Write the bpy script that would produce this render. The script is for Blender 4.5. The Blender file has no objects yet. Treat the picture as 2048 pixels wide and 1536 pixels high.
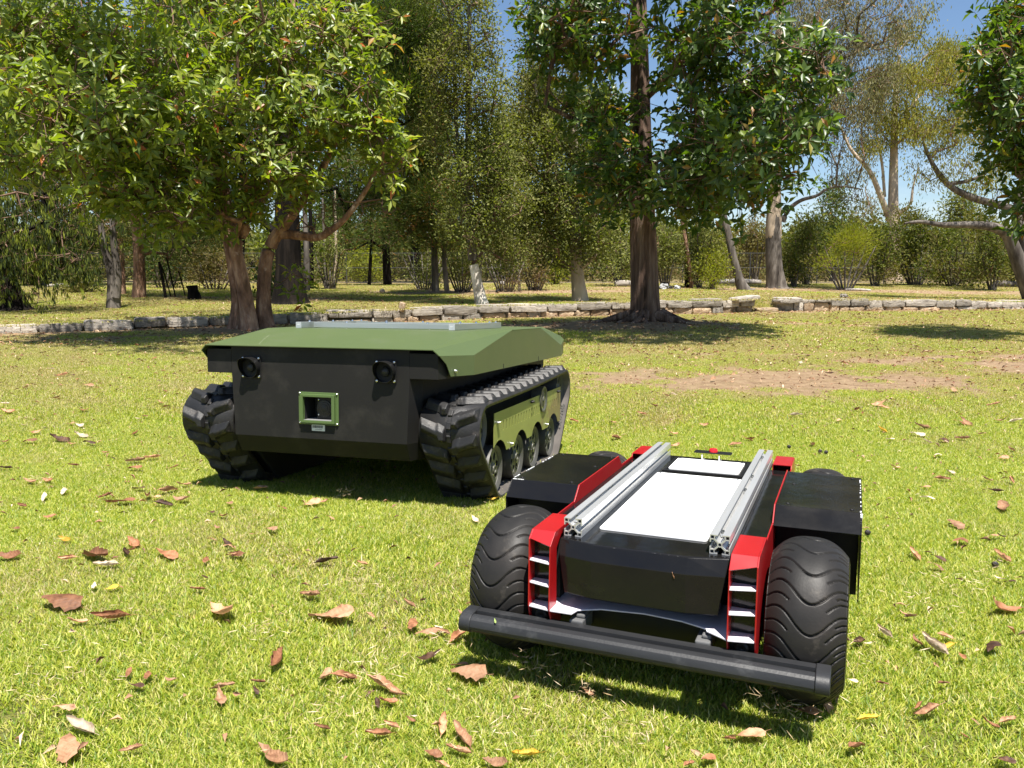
import bpy, math, random
import numpy as np
from mathutils import Vector, Matrix, Euler

# ---------------------------------------------------------------- camera, sky, sun, exposure
scene = bpy.context.scene
COL = scene.collection
CAM_H = 0.883
F_PX = 1613.0
PITCH = math.radians(7.95)
cam_d = bpy.data.cameras.new('camera')
cam_d.sensor_width = 36.0
cam_d.lens = 36.0 * F_PX / 2048.0
cam_d.clip_start = 0.05
cam_d.clip_end = 3000.0
cam = bpy.data.objects.new('camera', cam_d)
cam.location = (0, 0, CAM_H)
cam.rotation_euler = (math.radians(90) - PITCH, 0, 0)
COL.objects.link(cam)
scene.camera = cam

SUN = Vector((0.10, -0.36, 1.0)).normalized()
SUN_EL = math.asin(SUN.z)
SUN_ROT = math.atan2(SUN.x, SUN.y)
world = bpy.data.worlds.new('World')
scene.world = world
world.use_nodes = True
wn = world.node_tree.nodes
wl = world.node_tree.links
wn.clear()
w_out = wn.new('ShaderNodeOutputWorld')
w_bg = wn.new('ShaderNodeBackground')
w_bg.inputs['Strength'].default_value = 0.062
w_sky = wn.new('ShaderNodeTexSky')
w_sky.sky_type = 'NISHITA'
w_sky.sun_disc = False
w_sky.sun_elevation = SUN_EL
w_sky.sun_rotation = SUN_ROT
w_sky.air_density = 1.0
w_sky.dust_density = 0.15
w_sky.ozone_density = 4.5
# thin high cloud, real sky variation all round
w_tc = wn.new('ShaderNodeTexCoord')
w_map = wn.new('ShaderNodeMapping')
w_map.inputs['Scale'].default_value = (1.6, 1.6, 5.0)
w_map.inputs['Location'].default_value = (0.35, 0.2, 0.1)
w_no = wn.new('ShaderNodeTexNoise')
w_no.inputs['Scale'].default_value = 2.2
w_no.inputs['Detail'].default_value = 7
w_no.inputs['Roughness'].default_value = 0.62
w_ra = wn.new('ShaderNodeValToRGB')
w_ra.color_ramp.elements[0].position = 0.50
w_ra.color_ramp.elements[0].color = (0, 0, 0, 1)
w_ra.color_ramp.elements[1].position = 0.80
w_ra.color_ramp.elements[1].color = (0.62, 0.62, 0.62, 1)
w_mix = wn.new('ShaderNodeMix')
w_mix.data_type = 'RGBA'
w_mix.inputs['B'].default_value = (7.2, 7.6, 8.4, 1)
wl.new(w_tc.outputs['Generated'], w_map.inputs['Vector'])
wl.new(w_map.outputs['Vector'], w_no.inputs['Vector'])
wl.new(w_no.outputs['Fac'], w_ra.inputs['Fac'])
wl.new(w_ra.outputs['Color'], w_mix.inputs['Factor'])
wl.new(w_sky.outputs['Color'], w_mix.inputs['A'])
wl.new(w_mix.outputs['Result'], w_bg.inputs['Color'])
wl.new(w_bg.outputs['Background'], w_out.inputs['Surface'])

sun_d = bpy.data.lights.new('sun', 'SUN')
sun_d.energy = 5.0
sun_d.angle = math.radians(0.53)
sun_d.color = (1.0, 0.955, 0.88)
sun = bpy.data.objects.new('sun', sun_d)
sun.rotation_euler = SUN.to_track_quat('Z', 'Y').to_euler()
sun.location = (0, 0, 30)
COL.objects.link(sun)

scene.view_settings.view_transform = 'Standard'
scene.view_settings.look = 'None'
scene.view_settings.gamma = 1.0
scene.view_settings.exposure = 1.18
scene.view_settings.use_curve_mapping = False
try:
    scene.cycles.max_bounces = 8
    scene.cycles.transparent_max_bounces = 8
    scene.cycles.use_denoising = True
except Exception:
    pass

rng = np.random.default_rng(7)
random.seed(7)
V3 = lambda *a: np.array(a, float)


def P(u, v, D):
    """world point seen at photo pixel (u, v) at distance D along the ground axis"""
    a = (u - 1024) / F_PX
    b = -(v - 768) / F_PX
    c, s = math.cos(PITCH), math.sin(PITCH)
    d = np.array([a, c + b * s, -s + b * c])
    return np.array([0, 0, CAM_H]) + d * (D / d[1])


# ---------------------------------------------------------------- materials
def new_mat(name):
    m = bpy.data.materials.new(name)
    m.use_nodes = True
    m.node_tree.nodes.clear()
    return m, m.node_tree.nodes, m.node_tree.links


def ramp(nd, stops):
    r = nd.new('ShaderNodeValToRGB')
    els = r.color_ramp.elements
    while len(els) < len(stops):
        els.new(0.5)
    for e, (p, c) in zip(els, stops):
        e.position = p
        e.color = (c[0], c[1], c[2], 1)
    return r


def surf(name, stops, scale=(6, 6, 6), rough=(0.5, 0.6), metal=0.0, bump=0.0, bscale=40.0, bstretch=(1, 1, 1),
         spec=0.5, coat=0.0, coat_rough=0.1, detail=6, coord='Object', stain=None, scratch=None, contrast=(0.3, 0.7)):
    """paint / rubber / stone / bark: a noise-driven colour, roughness variation, fine bump"""
    m, nd, lk = new_mat(name)
    out = nd.new('ShaderNodeOutputMaterial')
    bs = nd.new('ShaderNodeBsdfPrincipled')
    tc = nd.new('ShaderNodeTexCoord')
    mp = nd.new('ShaderNodeMapping')
    mp.inputs['Scale'].default_value = scale
    lk.new(tc.outputs[coord], mp.inputs['Vector'])
    no = nd.new('ShaderNodeTexNoise')
    no.inputs['Detail'].default_value = detail
    no.inputs['Roughness'].default_value = 0.6
    no.inputs['Scale'].default_value = 1.0
    lk.new(mp.outputs['Vector'], no.inputs['Vector'])
    k = len(stops)
    lo, hi = contrast
    r = ramp(nd, [(lo + (hi - lo) * i / max(1, k - 1), c) for i, c in enumerate(stops)])
    lk.new(no.outputs['Fac'], r.inputs['Fac'])
    col = r.outputs['Color']
    rr = nd.new('ShaderNodeMapRange')
    rr.inputs['To Min'].default_value = rough[0]
    rr.inputs['To Max'].default_value = rough[1]
    n2 = nd.new('ShaderNodeTexNoise')
    n2.inputs['Scale'].default_value = 3.3
    n2.inputs['Detail'].default_value = 5
    lk.new(mp.outputs['Vector'], n2.inputs['Vector'])
    lk.new(n2.outputs['Fac'], rr.inputs['Value'])
    if stain:
        n3 = nd.new('ShaderNodeTexNoise')
        n3.inputs['Scale'].default_value = stain[1]
        n3.inputs['Detail'].default_value = 8
        n3.inputs['Roughness'].default_value = 0.7
        lk.new(tc.outputs[coord], n3.inputs['Vector'])
        r3 = ramp(nd, [(stain[2], (0, 0, 0)), (stain[3], (1, 1, 1))])
        lk.new(n3.outputs['Fac'], r3.inputs['Fac'])
        mx = nd.new('ShaderNodeMix')
        mx.data_type = 'RGBA'
        mx.inputs['B'].default_value = (*stain[0], 1)
        lk.new(r3.outputs['Color'], mx.inputs['Factor'])
        lk.new(col, mx.inputs['A'])
        col = mx.outputs['Result']
    if scratch:
        ms = nd.new('ShaderNodeMapping')
        ms.inputs['Scale'].default_value = scratch[1]
        ms.inputs['Rotation'].default_value = (0.3, 0.2, 0.5)
        lk.new(tc.outputs[coord], ms.inputs['Vector'])
        n4 = nd.new('ShaderNodeTexNoise')
        n4.inputs['Scale'].default_value = 1.0
        n4.inputs['Detail'].default_value = 10
        n4.inputs['Roughness'].default_value = 0.8
        lk.new(ms.outputs['Vector'], n4.inputs['Vector'])
        r4 = ramp(nd, [(scratch[2], (0, 0, 0)), (scratch[2] + 0.03, (1, 1, 1))])
        lk.new(n4.outputs['Fac'], r4.inputs['Fac'])
        mx = nd.new('ShaderNodeMix')
        mx.data_type = 'RGBA'
        mx.inputs['B'].default_value = (*scratch[0], 1)
        lk.new(r4.outputs['Color'], mx.inputs['Factor'])
        lk.new(col, mx.inputs['A'])
        col = mx.outputs['Result']
    lk.new(col, bs.inputs['Base Color'])
    lk.new(rr.outputs['Result'], bs.inputs['Roughness'])
    bs.inputs['Metallic'].default_value = metal
    bs.inputs['Specular IOR Level'].default_value = spec
    bs.inputs['Coat Weight'].default_value = coat
    bs.inputs['Coat Roughness'].default_value = coat_rough
    if bump:
        nb = nd.new('ShaderNodeTexNoise')
        nb.inputs['Scale'].default_value = bscale
        nb.inputs['Detail'].default_value = 6
        mb = nd.new('ShaderNodeMapping')
        mb.inputs['Scale'].default_value = bstretch
        lk.new(tc.outputs[coord], mb.inputs['Vector'])
        lk.new(mb.outputs['Vector'], nb.inputs['Vector'])
        bp = nd.new('ShaderNodeBump')
        bp.inputs['Strength'].default_value = min(1.0, bump)
        bp.inputs['Distance'].default_value = 0.01 if bump <= 1 else 0.01 * bump
        lk.new(nb.outputs['Fac'], bp.inputs['Height'])
        lk.new(bp.outputs['Normal'], bs.inputs['Normal'])
    lk.new(bs.outputs['BSDF'], out.inputs['Surface'])
    return m


def leafmat(name, stops, rough=0.4, trans=0.35, tcol=(0.35, 0.5, 0.05), spec=0.5, two=None):
    """foliage: colour drawn per leaf, glossy skin, light coming through"""
    m, nd, lk = new_mat(name)
    out = nd.new('ShaderNodeOutputMaterial')
    bs = nd.new('ShaderNodeBsdfPrincipled')
    geo = nd.new('ShaderNodeNewGeometry')
    k = len(stops)
    r = ramp(nd, stops)
    lk.new(geo.outputs['Random Per Island'], r.inputs['Fac'])
    col = r.outputs['Color']
    if two:     # slow patchy change of hue through the crown
        tc = nd.new('ShaderNodeTexCoord')
        no = nd.new('ShaderNodeTexNoise')
        no.inputs['Scale'].default_value = two[1]
        no.inputs['Detail'].default_value = 2
        lk.new(tc.outputs['Object'], no.inputs['Vector'])
        rr = ramp(nd, [(two[2], (0, 0, 0)), (two[3], (1, 1, 1))])
        lk.new(no.outputs['Fac'], rr.inputs['Fac'])
        mx = nd.new('ShaderNodeMix')
        mx.data_type = 'RGBA'
        mx.inputs['B'].default_value = (*two[0], 1)
        ml = nd.new('ShaderNodeMath')
        ml.operation = 'MULTIPLY'
        ml.inputs[1].default_value = two[4]
        lk.new(rr.outputs['Color'], ml.inputs[0])
        lk.new(ml.outputs['Value'], mx.inputs['Factor'])
        lk.new(col, mx.inputs['A'])
        col = mx.outputs['Result']
    lk.new(col, bs.inputs['Base Color'])
    bs.inputs['Roughness'].default_value = rough
    bs.inputs['Specular IOR Level'].default_value = spec
    tr = nd.new('ShaderNodeBsdfTranslucent')
    mt = nd.new('ShaderNodeMix')
    mt.data_type = 'RGBA'
    mt.blend_type = 'MULTIPLY'
    mt.inputs['Factor'].default_value = 1.0
    mt.inputs['B'].default_value = (tcol[0] * 3.2, tcol[1] * 3.2, tcol[2] * 3.2, 1)
    lk.new(col, mt.inputs['A'])
    lk.new(mt.outputs['Result'], tr.inputs['Color'])
    ms = nd.new('ShaderNodeMixShader')
    ms.inputs['Fac'].default_value = trans
    lk.new(bs.outputs['BSDF'], ms.inputs[1])
    lk.new(tr.outputs['BSDF'], ms.inputs[2])
    lk.new(ms.outputs['Shader'], out.inputs['Surface'])
    return m


M = {}
M['belt_inner'] = surf('dusty_belt_inside', [(0.075, 0.066, 0.058), (0.12, 0.105, 0.092)], scale=(14, 14, 14), rough=(0.5, 0.65), spec=0.3)
M['olive'] = surf('olive_paint', [(0.074, 0.104, 0.038), (0.080, 0.110, 0.040)], scale=(3, 3, 3), rough=(0.38, 0.46), spec=0.5,
                  bump=0.03, bscale=400, scratch=((0.20, 0.24, 0.14), (3, 26, 26), 0.765), stain=((0.098, 0.118, 0.060), 2.5, 0.48, 0.75))
M['hull'] = surf('charcoal_hull_paint', [(0.0105, 0.0098, 0.0088), (0.0130, 0.0122, 0.0108)], scale=(4, 4, 4), rough=(0.55, 0.65), spec=0.25, bump=0.06, bscale=500,
                 scratch=((0.09, 0.09, 0.08), (5, 30, 30), 0.76), stain=((0.034, 0.031, 0.026), 3.5, 0.50, 0.75))
M['black'] = surf('black_paint', [(0.006, 0.006, 0.006), (0.010, 0.0095, 0.009)], scale=(5, 5, 5), rough=(0.35, 0.55), spec=0.3)
M['gloss'] = surf('scuffed_gloss_black', [(0.006, 0.006, 0.007), (0.009, 0.0085, 0.008), (0.020, 0.018, 0.015)], scale=(5, 9, 9), rough=(0.04, 0.20), spec=0.30,
                  bump=0.05, bscale=25, scratch=((0.30, 0.30, 0.28), (30, 30, 30), 0.735), contrast=(0.35, 0.8))
M['void'] = surf('dark_interior', [(0.006, 0.006, 0.006), (0.009, 0.009, 0.009)], rough=(0.7, 0.8))
M['rubber'] = surf('tyre_rubber', [(0.013, 0.0125, 0.012), (0.021, 0.019, 0.0175), (0.040, 0.033, 0.028)], scale=(9, 9, 9), rough=(0.38, 0.58), spec=0.22, bump=0.04, bscale=200,
                   stain=((0.10, 0.085, 0.07), 12, 0.58, 0.80), contrast=(0.3, 0.85))
M['track'] = surf('track_rubber', [(0.013, 0.013, 0.014), (0.021, 0.020, 0.019), (0.044, 0.038, 0.033)], scale=(10, 10, 10), rough=(0.42, 0.58), spec=0.35, bump=0.12, bscale=160,
                  stain=((0.13, 0.11, 0.095), 14, 0.56, 0.80), contrast=(0.3, 0.85))
M['red'] = surf('red_paint', [(0.30, 0.006, 0.008), (0.36, 0.009, 0.010)], scale=(6, 6, 6), rough=(0.24, 0.38), coat=0.25, coat_rough=0.15,
                scratch=((0.62, 0.22, 0.18), (22, 22, 22), 0.77))
M['white'] = surf('white_panel', [(0.80, 0.80, 0.79), (0.84, 0.84, 0.82)], scale=(5, 5, 5), rough=(0.4, 0.5))
M['plate'] = surf('pale_lilac_plate', [(0.60, 0.56, 0.62), (0.68, 0.64, 0.69)], scale=(20, 20, 20), rough=(0.35, 0.5))
M['alu'] = surf('anodised_aluminium', [(0.60, 0.60, 0.59), (0.72, 0.72, 0.71)], scale=(30, 2, 30), rough=(0.32, 0.44), metal=0.70, bump=0.08, bscale=90, bstretch=(14, 0.4, 14))
M['alu2'] = surf('dull_aluminium_bar', [(0.40, 0.42, 0.40), (0.50, 0.52, 0.50)], scale=(3, 3, 30), rough=(0.38, 0.5), metal=0.75, bump=0.05, bscale=90)
M['steel'] = surf('steel_bolt', [(0.55, 0.55, 0.54), (0.7, 0.7, 0.68)], rough=(0.2, 0.3), metal=1.0)
M['wheel'] = surf('road_wheel_olive_grey', [(0.050, 0.052, 0.038), (0.082, 0.080, 0.060)], scale=(12, 12, 12), rough=(0.42, 0.58), stain=((0.15, 0.13, 0.10), 20, 0.52, 0.75))
M['wheel_rim'] = surf('road_wheel_tread_grey', [(0.050, 0.048, 0.042), (0.085, 0.080, 0.070)], scale=(14, 14, 14), rough=(0.45, 0.6))
M['green'] = surf('window_frame_green', [(0.075, 0.120, 0.036), (0.082, 0.128, 0.040)], rough=(0.35, 0.45))
M['plateolive'] = surf('side_plate_olive', [(0.215, 0.235, 0.060), (0.245, 0.265, 0.072)], scale=(5, 5, 5), rough=(0.4, 0.5), stain=((0.20, 0.16, 0.07), 2.2, 0.52, 0.58))
M['bumper'] = surf('bumper_rubber', [(0.015, 0.0155, 0.017), (0.026, 0.0265, 0.028)], scale=(5, 20, 20), rough=(0.36, 0.52), spec=0.35, bump=0.05, bscale=200,
                   scratch=((0.20, 0.19, 0.18), (8, 30, 30), 0.76), stain=((0.09, 0.09, 0.09), 8, 0.55, 0.8))
M['glass'] = surf('dark_glass', [(0.01, 0.01, 0.012), (0.02, 0.02, 0.022)], rough=(0.03, 0.06), coat=1.0, coat_rough=0.02)
M['sticker'] = surf('sticker_paper', [(0.62, 0.62, 0.60), (0.66, 0.66, 0.64)], rough=(0.4, 0.5))
M['ink'] = surf('sticker_ink', [(0.03, 0.03, 0.02), (0.04, 0.04, 0.03)], rough=(0.5, 0.6))
M['stop_red'] = surf('red_button', [(0.55, 0.01, 0.02), (0.6, 0.02, 0.02)], rough=(0.2, 0.25))  # plain red plastic, no emission


# ---------------------------------------------------------------- mesh helpers
class MB:
    """collects shapes, builds them as ONE mesh object"""
    def __init__(s):
        s.v = []
        s.f = []

    def add(s, verts, faces):
        b = len(s.v)
        s.v += [tuple(map(float, x)) for x in verts]
        s.f += [tuple(i + b for i in f) for f in faces]
        return s

    def box(s, x0, x1, y0, y1, z0, z1):
        return s.add([(x0, y0, z0), (x1, y0, z0), (x1, y1, z0), (x0, y1, z0), (x0, y0, z1), (x1, y0, z1), (x1, y1, z1), (x0, y1, z1)],
                     [(0, 3, 2, 1), (4, 5, 6, 7), (0, 1, 5, 4), (1, 2, 6, 5), (2, 3, 7, 6), (3, 0, 4, 7)])

    def prism(s, poly, a0, a1, axis='x'):
        n = len(poly)
        def p(q, t):
            return {'x': (t, q[0], q[1]), 'y': (q[0], t, q[1]), 'z': (q[0], q[1], t)}[axis]
        vs = [p(q, a0) for q in poly] + [p(q, a1) for q in poly]
        fs = [tuple(range(n)), tuple(range(2 * n - 1, n - 1, -1))]
        fs += [(i, i + n, (i + 1) % n + n, (i + 1) % n) for i in range(n)]
        return s.add(vs, fs)

    def sheet(s, pts, th):
        """planar polygon given thickness along minus its normal"""
        pts = [np.array(p, float) for p in pts]
        nrm = np.cross(pts[1] - pts[0], pts[2] - pts[0])
        nrm /= np.linalg.norm(nrm)
        n = len(pts)
        vs = pts + [p - nrm * th for p in pts]
        fs = [tuple(range(n)), tuple(range(2 * n - 1, n - 1, -1))] + [(i, i + n, (i + 1) % n + n, (i + 1) % n) for i in range(n)]
        return s.add(vs, fs)

    def cyl(s, c0, c1, r0, r1=None, n=16, cap=True):
        r1 = r0 if r1 is None else r1
        c0 = np.array(c0, float)
        c1 = np.array(c1, float)
        d = c1 - c0
        d /= np.linalg.norm(d)
        a = np.cross(d, (0, 0, 1.0) if abs(d[2]) < 0.9 else (1.0, 0, 0))
        a /= np.linalg.norm(a)
        b = np.cross(d, a)
        t = [2 * math.pi * i / n for i in range(n)]
        vs = [c0 + r0 * (a * math.cos(q) + b * math.sin(q)) for q in t] + [c1 + r1 * (a * math.cos(q) + b * math.sin(q)) for q in t]
        fs = [(i, (i + 1) % n, (i + 1) % n + n, i + n) for i in range(n)]
        if cap:
            fs += [tuple(range(n - 1, -1, -1)), tuple(range(n, 2 * n))]
        return s.add(vs, fs)

    def lathe(s, prof, c, axis='x', n=32, closed=False):
        """prof: (along axis, radius)"""
        c = np.array(c, float)
        k = len(prof)
        vs = []
        for i in range(n):
            t = 2 * math.pi * i / n
            for (h, r) in prof:
                q = {'x': (h, r * math.cos(t), r * math.sin(t)), 'y': (r * math.cos(t), h, r * math.sin(t)), 'z': (r * math.cos(t), r * math.sin(t), h)}[axis]
                vs.append(c + q)
        fs = []
        for i in range(n):
            j = (i + 1) % n
            for a in range(k if closed else k - 1):
                b = (a + 1) % k
                fs.append((i * k + a, i * k + b, j * k + b, j * k + a))
        return s.add(vs, fs)

    def build(s, name, mat, parent=None, smooth=0, bevel=0, fixn=True):
        me = bpy.data.meshes.new(name)
        me.from_pydata(s.v, [], s.f)
        me.materials.append(mat)
        if fixn:
            import bmesh
            bm = bmesh.new()
            bm.from_mesh(me)
            bmesh.ops.recalc_face_normals(bm, faces=bm.faces)
            bm.to_mesh(me)
            bm.free()
        o = bpy.data.objects.new(name, me)
        COL.objects.link(o)
        if parent is not None:
            o.parent = parent
        if smooth:
            me.polygons.foreach_set('use_smooth', [True] * len(me.polygons))
            me.set_sharp_from_angle(angle=math.radians(smooth))
        if bevel:
            md = o.modifiers.new('bevel', 'BEVEL')
            md.width = bevel
            md.segments = 2
            md.limit_method = 'ANGLE'
            md.angle_limit = math.radians(25)
        me.update()
        return o


def fast_mesh(name, verts, quads=None, tris=None, mat=None, smooth=False):
    """big meshes from numpy arrays"""
    me = bpy.data.meshes.new(name)
    verts = np.asarray(verts, np.float32)
    parts, starts, tot = [], [], 0
    lt = []
    if quads is not None and len(quads):
        parts.append(np.asarray(quads, np.int32).ravel())
        lt.append(np.full(len(quads), 4, np.int32))
    if tris is not None and len(tris):
        parts.append(np.asarray(tris, np.int32).ravel())
        lt.append(np.full(len(tris), 3, np.int32))
    loops = np.concatenate(parts)
    lt = np.concatenate(lt)
    ls = np.concatenate([[0], np.cumsum(lt)[:-1]]).astype(np.int32)
    me.vertices.add(len(verts))
    me.vertices.foreach_set('co', verts.ravel())
    me.loops.add(len(loops))
    me.loops.foreach_set('vertex_index', loops)
    me.polygons.add(len(lt))
    me.polygons.foreach_set('loop_start', ls)
    me.polygons.foreach_set('loop_total', lt)
    if smooth:
        me.polygons.foreach_set('use_smooth', np.ones(len(lt), bool))
    if mat:
        me.materials.append(mat)
    me.update(calc_edges=True)
    return me


def link(name, me, parent=None):
    o = bpy.data.objects.new(name, me)
    COL.objects.link(o)
    if parent is not None:
        o.parent = parent
    return o


def tag(o, label=None, cat=None, group=None, kind=None):
    if label:
        o['label'] = label
    if cat:
        o['category'] = cat
    if group:
        o['group'] = group
    if kind:
        o['kind'] = kind
    return o


def empty(name, loc, rot=(0, 0, 0), scale=1.0):
    o = bpy.data.objects.new(name, None)
    o.empty_display_size = 0.1
    COL.objects.link(o)
    o.location = loc
    o.rotation_euler = rot
    o.scale = (scale,) * 3
    return o


def repeat(o, places, parent=None):
    """o moves to the first place, copies go to the rest"""
    for i, p in enumerate(places):
        c = o
        if i:
            c = o.copy()
            COL.objects.link(c)
        if parent is not None:
            c.parent = parent
        c.location = p

# ---------------------------------------------------------------- the lie of the land
R_T = Euler([math.radians(a) for a in (-2.887, -0.331, -16.607)]).to_matrix()
T_T = Vector((-0.7332, 2.9309, 0.0932))
KT = 0.96
R_S = Euler([math.radians(a) for a in (-0.752, -0.4757, -22.915)]).to_matrix()
T_S = Vector((0.27475, 1.6079, 0.06055))
GT = T_T + R_T @ Vector((0, 0.8, -0.088)) * KT          # ground under the middle of the big robot
NT = R_T @ Vector((0, 0, 1))

WALL_A = [(-16.0, 9.3), (-11.0, 10.6), (-7.4, 11.7), (-4.6, 13.0), (-2.8, 13.9), (-1.08, 14.8), (0.7, 15.6), (2.4, 16.4), (3.9, 17.0), (5.25, 17.55)]
WALL_B = [(5.85, 17.9), (8.2, 18.5), (12.3, 19.3), (18.0, 20.4), (26.0, 22.0)]
_wx = np.array([-60.0] + [p[0] for p in WALL_A + WALL_B] + [60.0])
_wy = np.array([4.0] + [p[1] for p in WALL_A + WALL_B] + [27.0])
_ux = np.array([-60, -7.4, -4.6, -1.0, 2.4, 5.2, 5.8, 12.3, 60.0])
_uz = np.array([0.05, 0.10, 0.15, 0.245, 0.272, 0.29, 0.28, 0.17, 0.12])


def wall_y(x):
    return np.interp(x, _wx, _wy)


def up_z(x):
    return np.interp(x, _ux, _uz)


def sstep(a, b, x):
    t = np.clip((x - a) / (b - a), 0, 1)
    return t * t * (3 - 2 * t)


def vnoise(x, y, seed=0):
    """cheap smooth noise from summed sines"""
    r = np.random.default_rng(seed)
    s = 0
    for k in range(6):
        a = r.uniform(0, 2 * math.pi)
        f = r.uniform(0.6, 1.6)
        s = s + np.sin((x * math.cos(a) + y * math.sin(a)) * f + r.uniform(0, 6.28))
    return s / 6


def ground_z(x, y):
    x = np.asarray(x, float)
    y = np.asarray(y, float)
    dx, dy = x - GT.x, y - GT.y
    plane = GT.z - (NT.x * dx + NT.y * dy) / NT.z
    r = np.sqrt(dx * dx + dy * dy)
    w = 1 - sstep(1.0, 2.6, r)
    rs = np.sqrt((x - 0.43) ** 2 + (y - 2.0) ** 2)
    w = w * sstep(0.65, 1.25, rs)
    z = plane * w
    z = z + 0.012 * vnoise(x * 1.3, y * 1.3, 3) * sstep(3.4, 5.5, r) + 0.02 * vnoise(x * 0.35, y * 0.35, 5) * sstep(5, 9, r)
    wy = wall_y(x)
    d = y - wy
    up = up_z(x)
    hi = up + (0.42 - up) * sstep(2, 13, d) + 0.05 * vnoise(x * 0.25, y * 0.25, 9) * sstep(1.0, 5.0, d) - 0.03 * sstep(40, 300, d)
    gap = sstep(5.1, 5.35, x) * (1 - sstep(5.75, 5.95, x))
    step = np.where(d > 0.155, 1.0, 0.0) * (1 - gap) + gap * sstep(-0.25, 0.9, d)
    z = z * (1 - step) + hi * step
    # mounded soil round the foot of the two big front trees
    for (tx, ty, h, rr) in ((2.18, 12.9, 0.10, 1.6), (-3.85, 11.9, 0.06, 1.2)):
        z = z + h * np.exp(-((x - tx) ** 2 + (y - ty) ** 2) / (rr * rr)) * (d < 0.1)
    return z


# bare dirt: a worn strip beyond the big robot's right side, leaf-strewn soil under the trees
def dirt_mask(x, y):
    x = np.asarray(x, float)
    y = np.asarray(y, float)
    n = vnoise(x * 2.3, y * 3.1, 21) + 0.6 * vnoise(x * 6, y * 8, 22)
    def blob(cx, cy, rx, ry, k=1.0, a=0.0):
        ca, sa = math.cos(a), math.sin(a)
        u = ((x - cx) * ca + (y - cy) * sa) / rx
        v = (-(x - cx) * sa + (y - cy) * ca) / ry
        return k * np.clip(1.35 - np.sqrt(u * u + v * v), 0, 1)
    b = blob(1.9, 6.6, 3.6, 1.2, 1.05)
    b = np.maximum(b, blob(4.8, 7.7, 3.0, 1.3, 1.05, 0.1))
    b = np.maximum(b, blob(3.0, 8.8, 3.4, 0.6, 0.7))
    b = np.maximum(b, blob(6.5, 8.2, 2.2, 0.8, 0.9))
    b = np.maximum(b, blob(-6.6, 10.6, 3.0, 0.9, 0.7))
    b = np.maximum(b, blob(-3.9, 11.9, 1.7, 1.3, 0.9))
    b = np.maximum(b, blob(1.6, 12.8, 2.6, 1.8, 1.0))
    b = np.maximum(b, blob(5.0, 13.5, 2.5, 0.8, 0.5))
    b = np.maximum(b, blob(0.5, 22.5, 5.0, 1.8, 1.0))
    b = np.maximum(b, blob(-6, 19.5, 4.5, 1.2, 0.6))
    b = np.maximum(b, blob(11, 25.5, 12.0, 1.6, 0.9))
    b = np.maximum(b, blob(4.5, 22.3, 3.5, 0.8, 0.7))
    d = y - wall_y(x)
    b = np.maximum(b, 0.9 * np.exp(-((d + 0.35) / 0.38) ** 2))
    return np.clip(b + 0.34 * n * (b > 0.02), 0, 1)


def yellow_mask(x, y):
    """how straw-coloured and dry the turf is: fresh near the camera, dry further off"""
    d = np.sqrt(np.asarray(x) ** 2 + np.asarray(y) ** 2)
    return np.clip(0.08 + 0.82 * sstep(3.2, 9.0, d) + 0.35 * vnoise(np.asarray(x) * 1.7, np.asarray(y) * 1.7, 33), 0, 1)


def ground_mesh():
    xs = np.concatenate([-np.geomspace(7.01, 420, 46)[::-1], np.linspace(-7, 8, 190), np.geomspace(8.05, 420, 44)])
    near = np.linspace(-2.5, 0.0, 8)
    rows = []
    t = np.linspace(0, 1, 230)
    wy = wall_y(xs)
    Y = []
    for k in near[:-1]:
        Y.append(np.full_like(xs, k))
    for k in t:
        Y.append(k * (wy + 0.15))
    for k in np.concatenate([[0.010], np.geomspace(0.25, 30, 90), np.geomspace(31, 900, 24)]):
        Y.append(wy + 0.15 + k)
    Y = np.array(Y)
    X = np.broadcast_to(xs, Y.shape)
    Z = ground_z(X, Y)
    nr, nc = Y.shape
    verts = np.stack([X, Y, Z], -1).reshape(-1, 3)
    idx = np.arange(nr * nc).reshape(nr, nc)
    q = np.stack([idx[:-1, :-1], idx[:-1, 1:], idx[1:, 1:], idx[1:, :-1]], -1).reshape(-1, 4)
    me = fast_mesh('ground', verts, quads=q, smooth=True)
    a = me.attributes.new('dirt', 'FLOAT', 'POINT')
    a.data.foreach_set('value', dirt_mask(X, Y).ravel().astype(np.float32))
    a = me.attributes.new('dry', 'FLOAT', 'POINT')
    a.data.foreach_set('value', yellow_mask(X, Y).ravel().astype(np.float32))
    return me


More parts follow.
